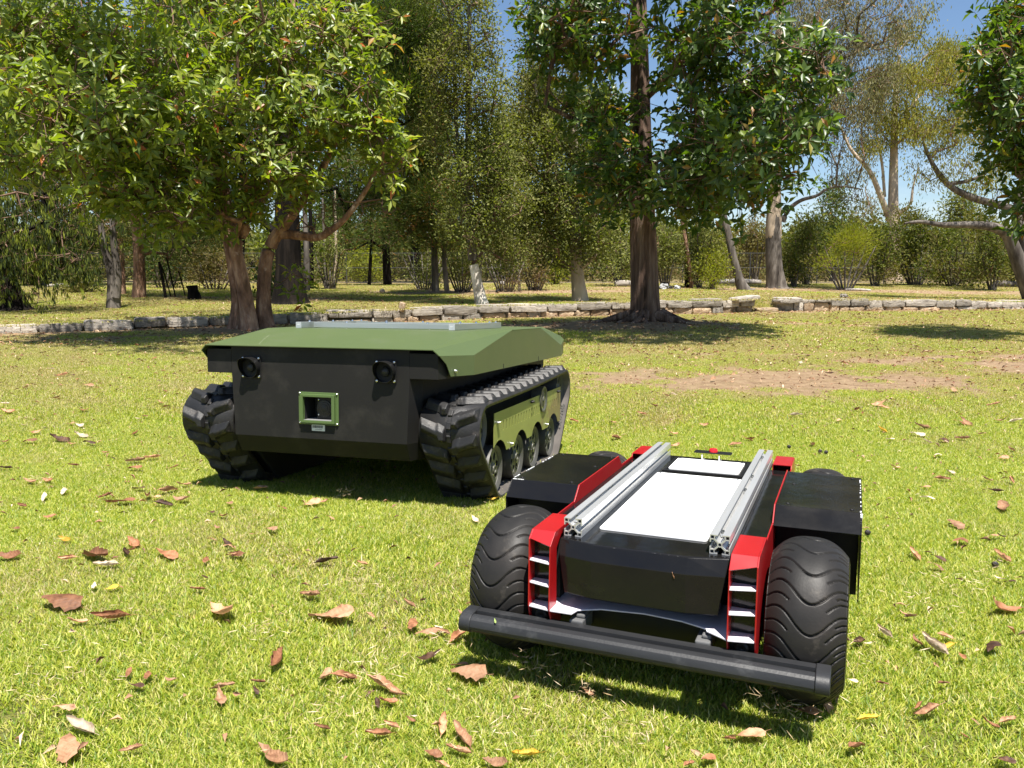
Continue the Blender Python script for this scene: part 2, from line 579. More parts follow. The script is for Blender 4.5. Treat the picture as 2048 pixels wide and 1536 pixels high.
def ground_material():
    m, nd, lk = new_mat('lawn_ground')
    out = nd.new('ShaderNodeOutputMaterial')
    bs = nd.new('ShaderNodeBsdfPrincipled')
    tc = nd.new('ShaderNodeTexCoord')
    ad = nd.new('ShaderNodeAttribute')
    ad.attribute_name = 'dirt'
    ay = nd.new('ShaderNodeAttribute')
    ay.attribute_name = 'dry'

    def noise(scale, det=8, rough=0.7, sc=(1, 1, 1)):
        mp = nd.new('ShaderNodeMapping')
        mp.inputs['Scale'].default_value = sc
        lk.new(tc.outputs['Object'], mp.inputs['Vector'])
        n = nd.new('ShaderNodeTexNoise')
        n.inputs['Scale'].default_value = scale
        n.inputs['Detail'].default_value = det
        n.inputs['Roughness'].default_value = rough
        lk.new(mp.outputs['Vector'], n.inputs['Vector'])
        return n.outputs['Fac']

    def mixc(f, a, b):
        mx = nd.new('ShaderNodeMix')
        mx.data_type = 'RGBA'
        lk.new(f, mx.inputs['Factor'])
        for k, c in (('A', a), ('B', b)):
            if isinstance(c, tuple):
                mx.inputs[k].default_value = (*c, 1)
            else:
                lk.new(c, mx.inputs[k])
        return mx.outputs['Result']
    fine = noise(26, 10, 0.8)
    fresh = ramp(nd, [(0.32, (0.060, 0.075, 0.016)), (0.5, (0.150, 0.170, 0.036)), (0.68, (0.28, 0.27, 0.085))])
    lk.new(fine, fresh.inputs['Fac'])
    dry = ramp(nd, [(0.32, (0.13, 0.105, 0.048)), (0.5, (0.27, 0.215, 0.11)), (0.68, (0.42, 0.345, 0.20))])
    lk.new(fine, dry.inputs['Fac'])
    base = mixc(ay.outputs['Fac'], fresh.outputs['Color'], dry.outputs['Color'])
    pat = ramp(nd, [(0.40, (0, 0, 0)), (0.60, (0.75, 0.75, 0.75))])
    lk.new(noise(1.1, 6, 0.6), pat.inputs['Fac'])
    base = mixc(pat.outputs['Color'], base, (0.24, 0.17, 0.075))
    soil = ramp(nd, [(0.30, (0.09, 0.057, 0.033)), (0.45, (0.24, 0.160, 0.095)), (0.66, (0.38, 0.270, 0.170))])
    lk.new(noise(9, 12, 0.78), soil.inputs['Fac'])
    thr = nd.new('ShaderNodeMath')
    thr.operation = 'MULTIPLY_ADD'
    thr.inputs[1].default_value = 1.5
    lk.new(noise(5.5, 10, 0.75), thr.inputs[0])
    sub = nd.new('ShaderNodeMath')
    sub.operation = 'SUBTRACT'
    lk.new(ad.outputs['Fac'], sub.inputs[0])
    sub.inputs[1].default_value = 1.05
    lk.new(sub.outputs['Value'], thr.inputs[2])
    dr = ramp(nd, [(0.0, (0, 0, 0)), (0.75, (1, 1, 1))])
    lk.new(thr.outputs['Value'], dr.inputs['Fac'])
    col = mixc(dr.outputs['Color'], base, soil.outputs['Color'])
    lk.new(col, bs.inputs['Base Color'])
    bs.inputs['Roughness'].default_value = 0.95
    bs.inputs['Specular IOR Level'].default_value = 0.15
    bp = nd.new('ShaderNodeBump')
    bp.inputs['Strength'].default_value = 0.75
    bp.inputs['Distance'].default_value = 0.04
    lk.new(noise(30, 10, 0.8), bp.inputs['Height'])
    lk.new(bp.outputs['Normal'], bs.inputs['Normal'])
    lk.new(bs.outputs['BSDF'], out.inputs['Surface'])
    return m


gme = ground_mesh()
gme.materials.append(ground_material())
ground = link('ground', gme)
tag(ground, kind='structure')

# ---------------------------------------------------------------- small four-wheeled robot
def rail_mb(xc, zc, y0, y1):
    """40 mm T-slot extrusion: corner tubes, lips, diagonal webs, core tube"""
    b = MB()
    h = 0.020
    for sx in (-1, 1):
        for sz in (-1, 1):
            def bx(u0, u1, w0, w1):
                xs = sorted((xc + sx * u0, xc + sx * u1))
                zs = sorted((zc + sz * w0, zc + sz * w1))
                b.box(xs[0], xs[1], y0, y1, zs[0], zs[1])
            bx(h - 0.0018, h, h - 0.0100, h)               # outer walls
            bx(h - 0.0100, h - 0.0018, h - 0.0018, h)
            bx(h - 0.0100, h - 0.0084, h - 0.0100, h - 0.0018)
            bx(h - 0.0084, h - 0.0018, h - 0.0100, h - 0.0084)
            bx(h - 0.0025, h, 0.0046, h - 0.0100)          # lips
            bx(0.0046, h - 0.0100, h - 0.0025, h)
            w = 0.0011                                      # diagonal web
            a0, a1 = 0.0035, h - 0.0096
            q = [(xc + sx * (a0 - w), zc + sz * (a0 + w)), (xc + sx * (a1 - w), zc + sz * (a1 + w)),
                 (xc + sx * (a1 + w), zc + sz * (a1 - w)), (xc + sx * (a0 + w), zc + sz * (a0 - w))]
            b.prism(q, y0, y1, 'y')
    ring = []
    for i in range(12):
        t = 2 * math.pi * i / 12
        ring.append((xc + 0.0052 * math.cos(t), zc + 0.0052 * math.sin(t)))
    inn = [(xc + (x - xc) * 0.62, zc + (z - zc) * 0.62) for x, z in ring]
    for i in range(12):
        j = (i + 1) % 12
        b.prism([ring[i], ring[j], inn[j], inn[i]], y0, y1, 'y')
    return b


def tyre_mesh(R, W, seed, mirror):
    """smooth wide tyre with wave-shaped grooves cut into the tread"""
    nt, nw = 780, 64
    th = np.linspace(0, 2 * np.pi, nt, endpoint=False)
    a = np.linspace(-1, 1, nw)
    crown = R - 0.036 * np.abs(a) ** 2.7
    P_ = 0.0585 * 21.7 / round(2 * np.pi * R / 0.0585) * (2 * np.pi * R / 0.0585) / 21.7
    nper = round(2 * np.pi * R / 0.0585)
    per = 2 * np.pi * R / nper
    A, T = np.meshgrid(a, th)
    s = T * R
    m = -A if mirror else A
    wave = 0.0235 * np.cos(2 * np.pi * (m - 0.12) / 1.75) + 0.004 * m
    ph = (s - wave + per * 40) % per
    d1 = np.minimum(ph, per - ph)
    g = np.clip(1 - (d1 / 0.0025) ** 4, 0, 1)
    def short(off, lo, hi):
        w2 = 0.0225 * np.cos(2 * np.pi * (m - 0.12) / 1.75) + 0.004 * m
        p2 = (s - w2 - off + per * 40) % per
        dd = np.minimum(p2, per - p2)
        gate = ((m > lo) & (m < hi)).astype(float)
        return np.clip(1 - (dd / 0.0021) ** 4, 0, 1) * gate
    g = np.maximum(g, short(per * 0.5, -1.0, -0.42))
    g = np.maximum(g, short(per * 0.5, 0.50, 1.0))
    g = np.maximum(g, short(per * 0.27, 0.72, 1.0))
    edge = np.clip((1.0 - np.abs(A)) / 0.04, 0, 1)
    r = crown[None, :] - 0.0055 * g * edge
    X = A * W / 2
    verts = np.stack([X, r * np.cos(T), r * np.sin(T)], -1).reshape(-1, 3)
    idx = np.arange(nt * nw).reshape(nt, nw)
    nx = np.roll(idx, -1, 0)
    q = np.stack([idx[:, :-1], nx[:, :-1], nx[:, 1:], idx[:, 1:]], -1).reshape(-1, 4)
    # sidewalls
    allv = [verts]
    quads = [q]
    base = len(verts)
    for side, col in ((-1, 0), (1, nw - 1)):
        prof = [(side * W / 2 * 1.0, R - 0.036), (side * W * 0.515, R - 0.048), (side * W * 0.515, R - 0.062), (side * W * 0.49, R - 0.076), (side * W * 0.43, R - 0.083)]
        ring0 = idx[:, col]
        prev = ring0
        for (xx, rr) in prof[1:]:
            vv = np.stack([np.full(nt, xx), rr * np.cos(th), rr * np.sin(th)], -1)
            allv.append(vv)
            cur = np.arange(base, base + nt)
            base += nt
            a_, b_, c_, d_ = prev, cur, np.roll(cur, -1), np.roll(prev, -1)
            quads.append(np.stack([a_, b_, c_, d_] if side > 0 else [a_, d_, c_, b_], -1))
            prev = cur
    return fast_mesh('tyre', np.concatenate(allv), quads=np.concatenate(quads), mat=M['rubber'], smooth=True)


M['bracket'] = surf('sun_lightened_bracket', [(0.085, 0.085, 0.086), (0.12, 0.12, 0.12)], rough=(0.5, 0.65), spec=0.3)  # bracket black lightened to look sunlit; the body's paint chips share this grey


def small_robot():
    DZ = 0.058
    base = T_S + R_S @ Vector((0, 0, -DZ))
    rt = empty('wheeled_robot', base, R_S.to_euler())
    tag(rt, 'low four-wheeled black and red robot with two aluminium rails and white top panel', 'robot')
    z = lambda v: v + DZ

    # body tub
    def ring(zz, xs, ys, xm, ym):
        return [(-xs, ys, zz), (-xm, ym, zz), (xm, ym, zz), (xs, ys, zz), (xs, 0.90, zz), (-xs, 0.90, zz)]
    b = MB()
    rings = [ring(z(0.260), 0.176, -0.016, 0.098, -0.036), ring(z(0.2585), 0.176, -0.0185, 0.098, -0.040), ring(z(0.229), 0.172, -0.040, 0.097, -0.055),
             ring(z(0.150), 0.160, -0.042, 0.098, -0.057), ring(z(0.145), 0.157, -0.034, 0.096, -0.048), ring(z(0.119), 0.12, 0.022, 0.080, 0.012)]
    vs = [p for r in rings for p in r]
    fs = [(0, 1, 2, 3, 4, 5)] + [tuple(range(35, 29, -1))]
    for k in range(5):
        for i in range(6):
            j = (i + 1) % 6
            fs.append((k * 6 + i, (k + 1) * 6 + i, (k + 1) * 6 + j, k * 6 + j))
    b.add(vs, fs)
    b.build('body', M['gloss'], rt, bevel=0.0012)
    # side bodywork beyond the rails, under the fenders
    b = MB()
    for s in (-1, 1):
        x0, x1 = sorted((s * 0.1765, s * 0.2315))
        b.box(x0, x1, 0.092, 0.80, z(0.10), z(0.262))
    b.build('side_body', M['gloss'], rt, bevel=0.001)
    # dark chassis under the body
    b = MB()
    b.box(-0.225, 0.225, 0.01, 0.92, z(0.045), z(0.112))
    b.box(-0.13, 0.16, 0.012, 0.5, z(0.03), z(0.045))
    b.build('chassis', M['black'], rt, bevel=0.003)
    # wide pale plate low down: forms the bottom ledge of both grilles
    pts = [(-0.232, -0.062), (-0.184, -0.071), (-0.134, -0.070), (-0.128, -0.046), (-0.085, -0.022), (0.007, -0.010), (0.085, -0.018), (0.137, -0.036), (0.139, -0.046), (0.184, -0.074), (0.232, -0.064), (0.232, 0.10), (-0.232, 0.10)]
    MB().prism(pts, z(0.1135), z(0.1165), 'z').build('skid_plate', M['plate'], rt, bevel=0.0006)
    # white panels
    def rrect(x0, x1, y0, y1, r):
        out = []
        for cx, cy, a in ((x1 - r, y1 - r, 0), (x0 + r, y1 - r, 90), (x0 + r, y0 + r, 180), (x1 - r, y0 + r, 270)):
            for k in range(5):
                t = math.radians(a + k * 22.5)
                out.append((cx + r * math.cos(t), cy + r * math.sin(t)))
        return out
    p1 = MB().prism(rrect(-0.1175, 0.1175, 0.066, 0.643, 0.008), z(0.2602), z(0.2635), 'z').build('top_panel', M['white'], rt, bevel=0.0005)
    p2 = MB().prism(rrect(-0.100, 0.100, 0.702, 0.852, 0.008), z(0.2602), z(0.2645), 'z').build('rear_panel', M['white'], rt, bevel=0.0005)
    b = MB()
    for (x0, x1, y0, y1) in ((-0.113, 0.113, 0.680, 0.692), (-0.113, 0.113, 0.862, 0.872), (-0.113, -0.104, 0.692, 0.862), (0.104, 0.113, 0.692, 0.862)):
        b.box(x0, x1, y0, y1, z(0.2602), z(0.2625))
    b.build('panel_seal', M['black'], rt)
    sc = MB().lathe([(0, 0.0001), (0.0016, 0.0022), (0.0008, 0.0036), (-0.001, 0.0036)], (0, 0, 0), 'z', 10)
    so = sc.build('screw', M['steel'], p1, smooth=40)
    pos = [(sx * 0.107, y) for sx in (-1, 1) for y in (0.078, 0.22, 0.36, 0.50, 0.632)]
    so.location = (pos[0][0], pos[0][1], z(0.2637))
    for (x, y) in pos[1:]:
        c = so.copy()
        COL.objects.link(c)
        c.location = (x, y, z(0.2637))
    for (x, y) in ((-0.092, 0.712), (0.092, 0.712), (-0.092, 0.843), (0.092, 0.843)):
        c = so.copy()
        COL.objects.link(c)
        c.parent = p2
        c.location = (x, y, z(0.2647))
    # dust smears are in the gloss; rails
    for s in (-1, 1):
        r = rail_mb(s * 0.154, z(0.2805), -0.004, 0.898).build('rail', M['alu'], rt)
        r.data.name = 'rail'
        # slot nuts and screws sitting in the top slot
        for y in ((0.035, 0.40, 0.55, 0.80) if s > 0 else (0.02, 0.30, 0.62)):
            n = MB()
            n.box(s * 0.154 - 0.004, s * 0.154 + 0.004, y - 0.006, y + 0.006, z(0.2875), z(0.2945))
            n.cyl((s * 0.154, y, z(0.2945)), (s * 0.154, y, z(0.2995)), 0.0035, n=10)
            n.build('slot_nut', M['steel'], r)
    # red side units: side plates, hood, shelves
    for s in (-1, 1):
        prof = [(-0.0575, 0.2620), (-0.037, 0.2775), (0.092, 0.2775), (0.10, 0.268), (0.235, 0.268), (0.24, 0.266), (0.278, 0.3005), (0.645, 0.3005), (0.68, 0.268), (0.80, 0.268), (0.81, 0.2775), (0.925, 0.2775), (0.945, 0.255), (0.95, 0.09), (0.92, 0.06),
                (0.0, 0.075), (-0.035, 0.060), (-0.052, 0.080), (-0.062, 0.115)]
        prof = [(y, z(q)) for y, q in prof]
        x0, x1 = sorted((s * 0.2320, s * 0.2350))
        MB().prism(prof, x0, x1, 'x').build('side_panel', M['red'], rt, bevel=0.0006)
        g = MB()
        xi, xo = s * 0.182, s * 0.2318
        # inner upright: slightly further forward than the outer one
        inner = [(-0.068, 0.254), (-0.037, 0.2775), (0.092, 0.2775), (0.092, 0.262), (0.0, 0.262), (-0.03, 0.24), (-0.03, 0.112), (0.0, 0.10), (0.0, 0.07), (-0.04, 0.058), (-0.06, 0.085), (-0.075, 0.118)]
        a, c = sorted((s * 0.1815, s * 0.1840))
        g.prism([(y, z(q)) for y, q in inner], a, c, 'x')
        # hood over the grille
        pts = [(xi, -0.0685, z(0.254)), (xo, -0.0565, z(0.2629)), (xo, -0.037, z(0.2775)), (xi, -0.037, z(0.2775))]
        g.sheet(pts if s > 0 else pts[::-1], 0.0025)
        pts = [(xi, -0.037, z(0.2775)), (xo, -0.037, z(0.2775)), (xo, 0.092, z(0.2775)), (xi, 0.092, z(0.2775))]
        g.sheet(pts if s > 0 else pts[::-1], 0.0025)
        gr = g.build('grille_frame', M['red'], rt, bevel=0.0005)
        for zz in (0.2165, 0.1670):
            f = MB()
            q = [(s * 0.1842, -0.0725), (s * 0.2318, -0.0595), (s * 0.2318, -0.031), (s * 0.1842, -0.031)]
            f.prism(q, z(zz) - 0.001, z(zz) + 0.001, 'z')
            f.build('shelf', M['plate'], gr, bevel=0.0003)
        f = MB()
        x0, x1 = sorted((s * 0.1842, s * 0.2318))
        f.box(x0, x1, -0.0300, -0.0270, z(0.118), z(0.256))
        f.build('grille_back', M['gloss'], gr)
        f = MB()
        f.box(x0, x1, 0.0, 0.10, z(0.118), z(0.262))
        f.build('grille_core', M['void'], gr)
        f = MB()
        f.lathe([(0, 0.0002), (-0.004, 0.010), (-0.001, 0.014), (0.01, 0.014)], (s * 0.208, -0.052, z(0.094)), 'y', 18)
        f.box(x0, x1, -0.045, 0.02, z(0.070), z(0.1130))
        f.build('tow_point', M['black'], gr, smooth=40)
        # rear grille box
        r = MB()
        x0, x1 = sorted((s * 0.182, s * 0.2318))
        r.box(x0, x1, 0.806, 0.93, z(0.2755), z(0.278))
        a, c = sorted((s * 0.1815, s * 0.1840))
        r.box(a, c, 0.806, 0.93, z(0.10), z(0.2755))
        r.box(x0, x1, 0.925, 0.93, z(0.10), z(0.2755))
        r.build('rear_box', M['red'], rt, bevel=0.0005)
    # fenders
    for s in (-1, 1):
        f = MB()
        xi, xo = s * 0.2355, s * 0.4145
        def q(pts):
            pts = [(x, y, z(w)) for x, y, w in pts]
            f.sheet(pts if s > 0 else pts[::-1], 0.0025)
        q([(xi, 0.280, 0.299), (xo, 0.280, 0.2985), (xo, 0.643, 0.2955), (xi, 0.643, 0.297)])
        q([(xi, 0.240, 0.261), (xo, 0.240, 0.261), (xo, 0.280, 0.2985), (xi, 0.280, 0.299)])
        q([(xi, 0.643, 0.297), (xo, 0.643, 0.2955), (xo, 0.682, 0.262), (xi, 0.682, 0.262)])
        prof = [(0.240, 0.261), (0.280, 0.2983), (0.643, 0.2953), (0.682, 0.262), (0.682, 0.115), (0.240, 0.110)]
        a, c = sorted((s * 0.4145, s * 0.4168))
        f.prism([(y, z(w)) for y, w in prof], a, c, 'x')
        fo = f.build('fender', M['gloss'], rt, bevel=0.0008)
        # inner box behind the front wheel
        n = MB()
        a, c = sorted((s * 0.2355, s * 0.412))
        n.box(a, c, 0.31, 0.60, z(0.10), z(0.27))
        n.build('battery_box', M['black'], rt, bevel=0.002)
        k = MB()
        k.lathe([(0, 0.0001), (0.0018, 0.003), (0.0008, 0.0042), (-0.001, 0.0042)], (0, 0, 0), 'z', 10)
        repeat(k.build('fender_screw', M['black'], fo, smooth=40), [(s * x, y, z(0.2990 - (y - 0.28) * 0.007)) for (x, y) in ((0.26, 0.30), (0.26, 0.50), (0.395, 0.30), (0.395, 0.62), (0.25, 0.63))])
        # chipped paint along the plate edge
        w = MB()
        r_ = np.random.default_rng(31 + s)
        for _ in range(26):
            if s < 0:
                x = s * 0.4140
                y = 0.285 + 0.06 * r_.random() if r_.random() < 0.4 else 0.28 + 0.33 * r_.random()
            else:
                x = s * 0.4140
                y = 0.26 + 0.03 * r_.random() if r_.random() < 0.5 else 0.28 + 0.33 * r_.random()
            l = 0.002 + 0.009 * r_.random() ** 2
            zt = z(0.2993 - max(0, y - 0.28) * 0.0082) if y > 0.281 else z(0.2985 - (0.281 - y) * 0.93)
            w.box(x - 0.0016 * r_.random() - 0.0008, x + 0.0006, y, y + l, zt - 0.0004, zt + 0.0006)
        if s < 0:
            for _ in range(7):
                x = -0.414 + 0.03 * r_.random()
                w.box(x, x + 0.003 + 0.004 * r_.random(), 0.279, 0.281 + 0.0012 * r_.random(), z(0.2984), z(0.2997))
        else:
            w.box(0.4125, 0.4172, 0.2715, 0.2815, z(0.286), z(0.2975))
        w.build('paint_chips', M['white'], fo)['kind'] = 'stuff'
    # chips along the front edge of the body
    w = MB()
    r_ = np.random.default_rng(5)
    for _ in range(7):
        t = r_.random() ** 0.5
        x = -0.097 + 0.194 * t
        l = 0.0008 + 0.0018 * r_.random()
        w.box(x, x + l, -0.0409, -0.0398, z(0.2586), z(0.2592))
    w.build('paint_chips', M['bracket'], rt)['kind'] = 'stuff'
    # bumper
    prof = [(-0.060, 0.057), (-0.060, 0.0930), (-0.0815, 0.0940), (-0.0820, 0.0860), (-0.0935, 0.0855), (-0.0945, 0.0915), (-0.100, 0.0910), (-0.107, 0.0890), (-0.1130, 0.0845), (-0.1165, 0.078), (-0.1180, 0.071), (-0.1165, 0.064), (-0.111, 0.0580), (-0.102, 0.0550), (-0.090, 0.0545)]
    prof = [(y, z(w)) for y, w in prof]
    bp = MB().prism(prof, -0.347, 0.344, 'x').build('bumper', M['bumper'], rt, smooth=20)
    cap = [(-0.058, 0.0555), (-0.058, 0.0945), (-0.092, 0.0950), (-0.103, 0.0925), (-0.1095, 0.0890), (-0.1155, 0.083), (-0.1190, 0.076), (-0.1195, 0.069), (-0.1175, 0.062), (-0.112, 0.0565), (-0.103, 0.0535), (-0.090, 0.0530)]
    cap = [(y, z(w)) for y, w in cap]
    for (a, c) in ((-0.374, -0.3475), (0.3445, 0.371)):
        MB().prism(cap, a, c, 'x').build('bumper_end', M['bumper'], bp, smooth=28, bevel=0.002)
    for xc in (-0.128, 0.134):
        n = MB()
        n.box(xc - 0.015, xc + 0.015, -0.0595, 0.02, z(0.066), z(0.0985))
        n.box(xc - 0.004, xc + 0.015, -0.046, 0.02, z(0.0985), z(0.107))
        n.build('bumper_bracket', M['bracket'], rt, bevel=0.003)
    # emergency stop on its bracket
    e = MB()
    e.box(-0.056, 0.056, 0.868, 0.902, z(0.281), z(0.284))
    e.box(-0.030, -0.026, 0.850, 0.856, z(0.2645), z(0.281))
    e.box(0.022, 0.026, 0.850, 0.856, z(0.2645), z(0.281))
    es = e.build('stop_bracket', M['black'], rt, bevel=0.0006)
    e = MB()
    e.box(-0.005, 0.005, -0.012, 0.012, 0, 0.0014)
    e.box(-0.0018, 0.0018, -0.008, -0.004, 0.0012, 0.0165)
    repeat(e.build('bracket_foot', M['alu'], es), [(-0.027, 0.854, z(0.2646)), (0.024, 0.854, z(0.2646))])
    e = MB()
    e.lathe([(0.0, 0.013), (0.006, 0.013), (0.010, 0.0105), (0.0115, 0.0001)], (0.000, 0.888, z(0.284)), 'z', 20)
    e.build('stop_button', M['stop_red'], es, smooth=40)
    # wheels
    for s in (-1, 1):
        tm = tyre_mesh(0.1674, 0.148, 3, s < 0)
        for (yy, rot) in ((0.112, 0.02), (0.791, 0.9)):
            w = bpy.data.objects.new('wheel', None)
            COL.objects.link(w)
            w.parent = rt
            w.location = (s * 0.3200, yy, z(0.1095))
            w.rotation_euler = (rot, 0, 0)
            t = link('tyre', tm, w)
            rb = MB()
            rb.lathe([(-0.062, 0.086), (-0.066, 0.082), (-0.040, 0.072), (-0.025, 0.03), (-0.030, 0.0001)], (0, 0, 0), 'x', 28)
            rb.lathe([(0.062, 0.086), (0.066, 0.082), (0.040, 0.072), (0.025, 0.03), (0.030, 0.0001)], (0, 0, 0), 'x', 28)
            rb.lathe([(-0.062, 0.085), (0.062, 0.085)], (0, 0, 0), 'x', 28)
            rb.build('rim', M['black'], w, smooth=35)
        # axles
        for yy in (0.112, 0.791):
            a = MB()
            a.cyl((s * 0.2, yy, z(0.1095)), (s * 0.30, yy, z(0.1095)), 0.018, n=16)
            a.build('axle', M['black'], rt, smooth=40)
    return rt


small_robot()

# ---------------------------------------------------------------- big tracked robot
def belt_path(n=760):
    """outer surface of the belt: convex hull of the wheels it runs round, as evenly spaced points (y, z)"""
    circ = [(0.160, 0.225, 0.106), (1.500, 0.262, 0.108), (0.360, 0.034, 0.118), (0.684, 0.032, 0.118), (0.966, 0.032, 0.118), (1.288, 0.034, 0.118)]
    pts = []
    for cy, cz, r in circ:
        for k in range(720):
            t = 2 * math.pi * k / 720
            pts.append((cy + r * math.cos(t), cz + r * math.sin(t)))
    pts = sorted(set(pts))
    def half(ps):
        h = []
        for p in ps:
            while len(h) > 1 and (h[-1][0] - h[-2][0]) * (p[1] - h[-2][1]) - (h[-1][1] - h[-2][1]) * (p[0] - h[-2][0]) <= 0:
                h.pop()
            h.append(p)
        return h
    hull = half(pts)[:-1] + half(pts[::-1])[:-1]
    hull = np.array(hull + [hull[0]])
    seg = np.linalg.norm(np.diff(hull, axis=0), axis=1)
    cum = np.concatenate([[0], np.cumsum(seg)])
    s = np.linspace(0, cum[-1], n, endpoint=False)
    y = np.interp(s, cum, hull[:, 0])
    z = np.interp(s, cum, hull[:, 1])
    p = np.stack([y, z], 1)
    # the top run sags a little between idler, roller and sprocket
    top = (p[:, 1] > 0.30) & (p[:, 0] > 0.2) & (p[:, 0] < 1.45)
    sag = 0.006 * np.sin(np.pi * np.clip((p[:, 0] - 0.2) / 1.25, 0, 1)) ** 1
    p[:, 1] -= np.where(top, sag, 0)
    return p, cum[-1]


def rubber_track(rt, x0, x1, z):
    p, L = belt_path()
    n = len(p)
    d = np.roll(p, -1, 0) - np.roll(p, 1, 0)
    d /= np.linalg.norm(d, axis=1)[:, None]
    nrm = np.stack([d[:, 1], -d[:, 0]], 1)     # outward for a counter-clockwise loop
    th = 0.017
    vs = []
    for (x, off) in ((x0, -0.0), (x1, 0.0), (x1, -th), (x0, -th)):
        q = p + nrm * off
        vs.append(np.stack([np.full(n, x), q[:, 0], z(q[:, 1])], 1))
    verts = np.concatenate(vs)
    idx = np.arange(4 * n).reshape(4, n)
    quads = []
    for k in range(4):
        a, b = idx[k], idx[(k + 1) % 4]
        quads.append(np.stack([a, np.roll(a, -1), np.roll(b, -1), b], 1))
    me = fast_mesh('track', verts, quads=np.concatenate(quads), mat=M['track'])
    me.materials.append(M['belt_inner'])
    me.polygons.foreach_set('material_index', np.repeat(np.array([0, 0, 1, 0], np.int32), n))
    tr = link('track', me, rt)
    me.set_sharp_from_angle(angle=math.radians(40)) if False else None
    # lug: chunky foot at the centre tapering into a slanted bar out to the edge
    def lug_mesh(side):
        w = x1 - x0
        def P2(u, s):      # u 0 centre .. 1 edge
            return (side * (0.012 + u * (w / 2 - 0.016)), s)
        bot = [P2(0.0, -0.040), P2(0.24, -0.040), P2(0.32, -0.030), P2(0.985, -0.004), P2(0.985, 0.058), P2(0.36, 0.036), P2(0.28, 0.038), P2(0.0, 0.022)]
        topp = [P2(0.02, -0.030), P2(0.19, -0.030), P2(0.26, -0.012), P2(0.86, 0.014), P2(0.86, 0.032), P2(0.30, 0.006), P2(0.22, 0.009), P2(0.02, 0.000)]
        h = 0.024
        vs = [(x, s, -0.002) for x, s in bot] + [(x, s, h) for x, s in topp]
        k = len(bot)
        fs = [tuple(range(k, 2 * k)), tuple(range(k - 1, -1, -1))] + [(i, (i + 1) % k, (i + 1) % k + k, i + k) for i in range(k)]
        b = MB()
        b.add(vs, fs)
        return b
    N = round(L / 0.102)
    xc = (x0 + x1) / 2
    kinds = []
    for side in (-1, 1):
        o = lug_mesh(side).build('lug', M['track'], tr, bevel=0.005)
        kinds.append(o)
    pad = MB()
    pad.add([(-0.010, -0.016, -0.001), (0.010, -0.016, -0.001), (0.010, 0.016, -0.001), (-0.010, 0.016, -0.001),
             (-0.008, -0.013, 0.006), (0.008, -0.013, 0.006), (0.008, 0.013, 0.006), (-0.008, 0.013, 0.006)],
            [(3, 2, 1, 0), (4, 5, 6, 7), (0, 1, 5, 4), (1, 2, 6, 5), (2, 3, 7, 6), (3, 0, 4, 7)])
    kinds.append(pad.build('lug_pad', M['track'], tr, bevel=0.0015))
    first = [True, True, True]
    for i in range(N):
        for k, off in ((0, 0.0), (1, 0.5), (2, 0.25), (2, 0.75)):
            f = ((i + off) / N) * n
            j = int(f) % n
            t = f - int(f)
            q = p[j] * (1 - t) + p[(j + 1) % n] * t
            dd, nn = d[j], nrm[j]
            # local x across, local y along the belt (towards the front on top), local z outward
            mat = Matrix(((1, 0, 0, xc), (0, -dd[0], nn[0], q[0]), (0, -dd[1], nn[1], float(z(q[1]))), (0, 0, 0, 1)))
            if mat.to_3x3().determinant() < 0:
                mat = Matrix(((1, 0, 0, xc), (0, dd[0], nn[0], q[0]), (0, dd[1], nn[1], float(z(q[1]))), (0, 0, 0, 1)))
            if first[k]:
                o = kinds[k]
                first[k] = False
            else:
                o = kinds[k].copy()
                COL.objects.link(o)
            o.matrix_local = mat
    return tr


def unit_(v):
    return v / np.linalg.norm(v)


def disc_with_holes(b, x, R, nh, r_mid, rh, r_in, th=0.004, squash=1.0):
    """wheel face at x: round plate with nh round holes, built from stitched sectors"""
    for k in range(nh):
        a0 = 2 * math.pi * k / nh
        am = a0 + math.pi / nh
        m = 16
        hole = []
        outer = []
        cy, cz = r_mid * math.cos(am), r_mid * math.sin(am)
        # sector boundary sampled by angle around the hole centre
        sec = []
        K = 40
        for i in range(K):
            t = a0 + 2 * math.pi / nh * i / K
            sec.append((R * math.cos(t), R * math.sin(t)))
        for i in range(K):
            r = R + (r_in - R) * i / K
            t = a0 + 2 * math.pi / nh
            sec.append((r * math.cos(t), r * math.sin(t)))
        for i in range(K):
            t = a0 + 2 * math.pi / nh * (1 - i / K)
            sec.append((r_in * math.cos(t), r_in * math.sin(t)))
        for i in range(K):
            r = r_in + (R - r_in) * i / K
            sec.append((r * math.cos(a0), r * math.sin(a0)))
        sec = np.array(sec)
        ang = np.arctan2(sec[:, 1] - cz, sec[:, 0] - cy)
        # always include the four corners
        want = [2 * math.pi * i / m for i in range(m)]
        pick = sorted(set([0, K, 2 * K, 3 * K] + [int(np.argmin(np.abs(np.angle(np.exp(1j * (ang - w)))))) for w in want]))
        vs, fs = [], []
        for i in pick:
            y, zz = sec[i]
            a = ang[i]
            vs.append((x, y, zz))
            # oval hole, long side around the wheel
            ca, sa = math.cos(am), math.sin(am)
            dy, dz = math.cos(a), math.sin(a)
            rad = dy * ca + dz * sa
            tan = -dy * sa + dz * ca
            rr = 1.0 / math.sqrt((rad / (rh * squash)) ** 2 + (tan / rh) ** 2)
            vs.append((x, cy + rr * dy, cz + rr * dz))
        q = len(pick)
        vs2 = vs + [(x - th, a, c) for (_, a, c) in vs]
        for i in range(q):
            j = (i + 1) % q
            fs.append((2 * i, 2 * j, 2 * j + 1, 2 * i + 1))
            fs.append((2 * i + 1, 2 * j + 1, 2 * j + 1 + 2 * q, 2 * i + 1 + 2 * q))
        b.add(vs2, fs)


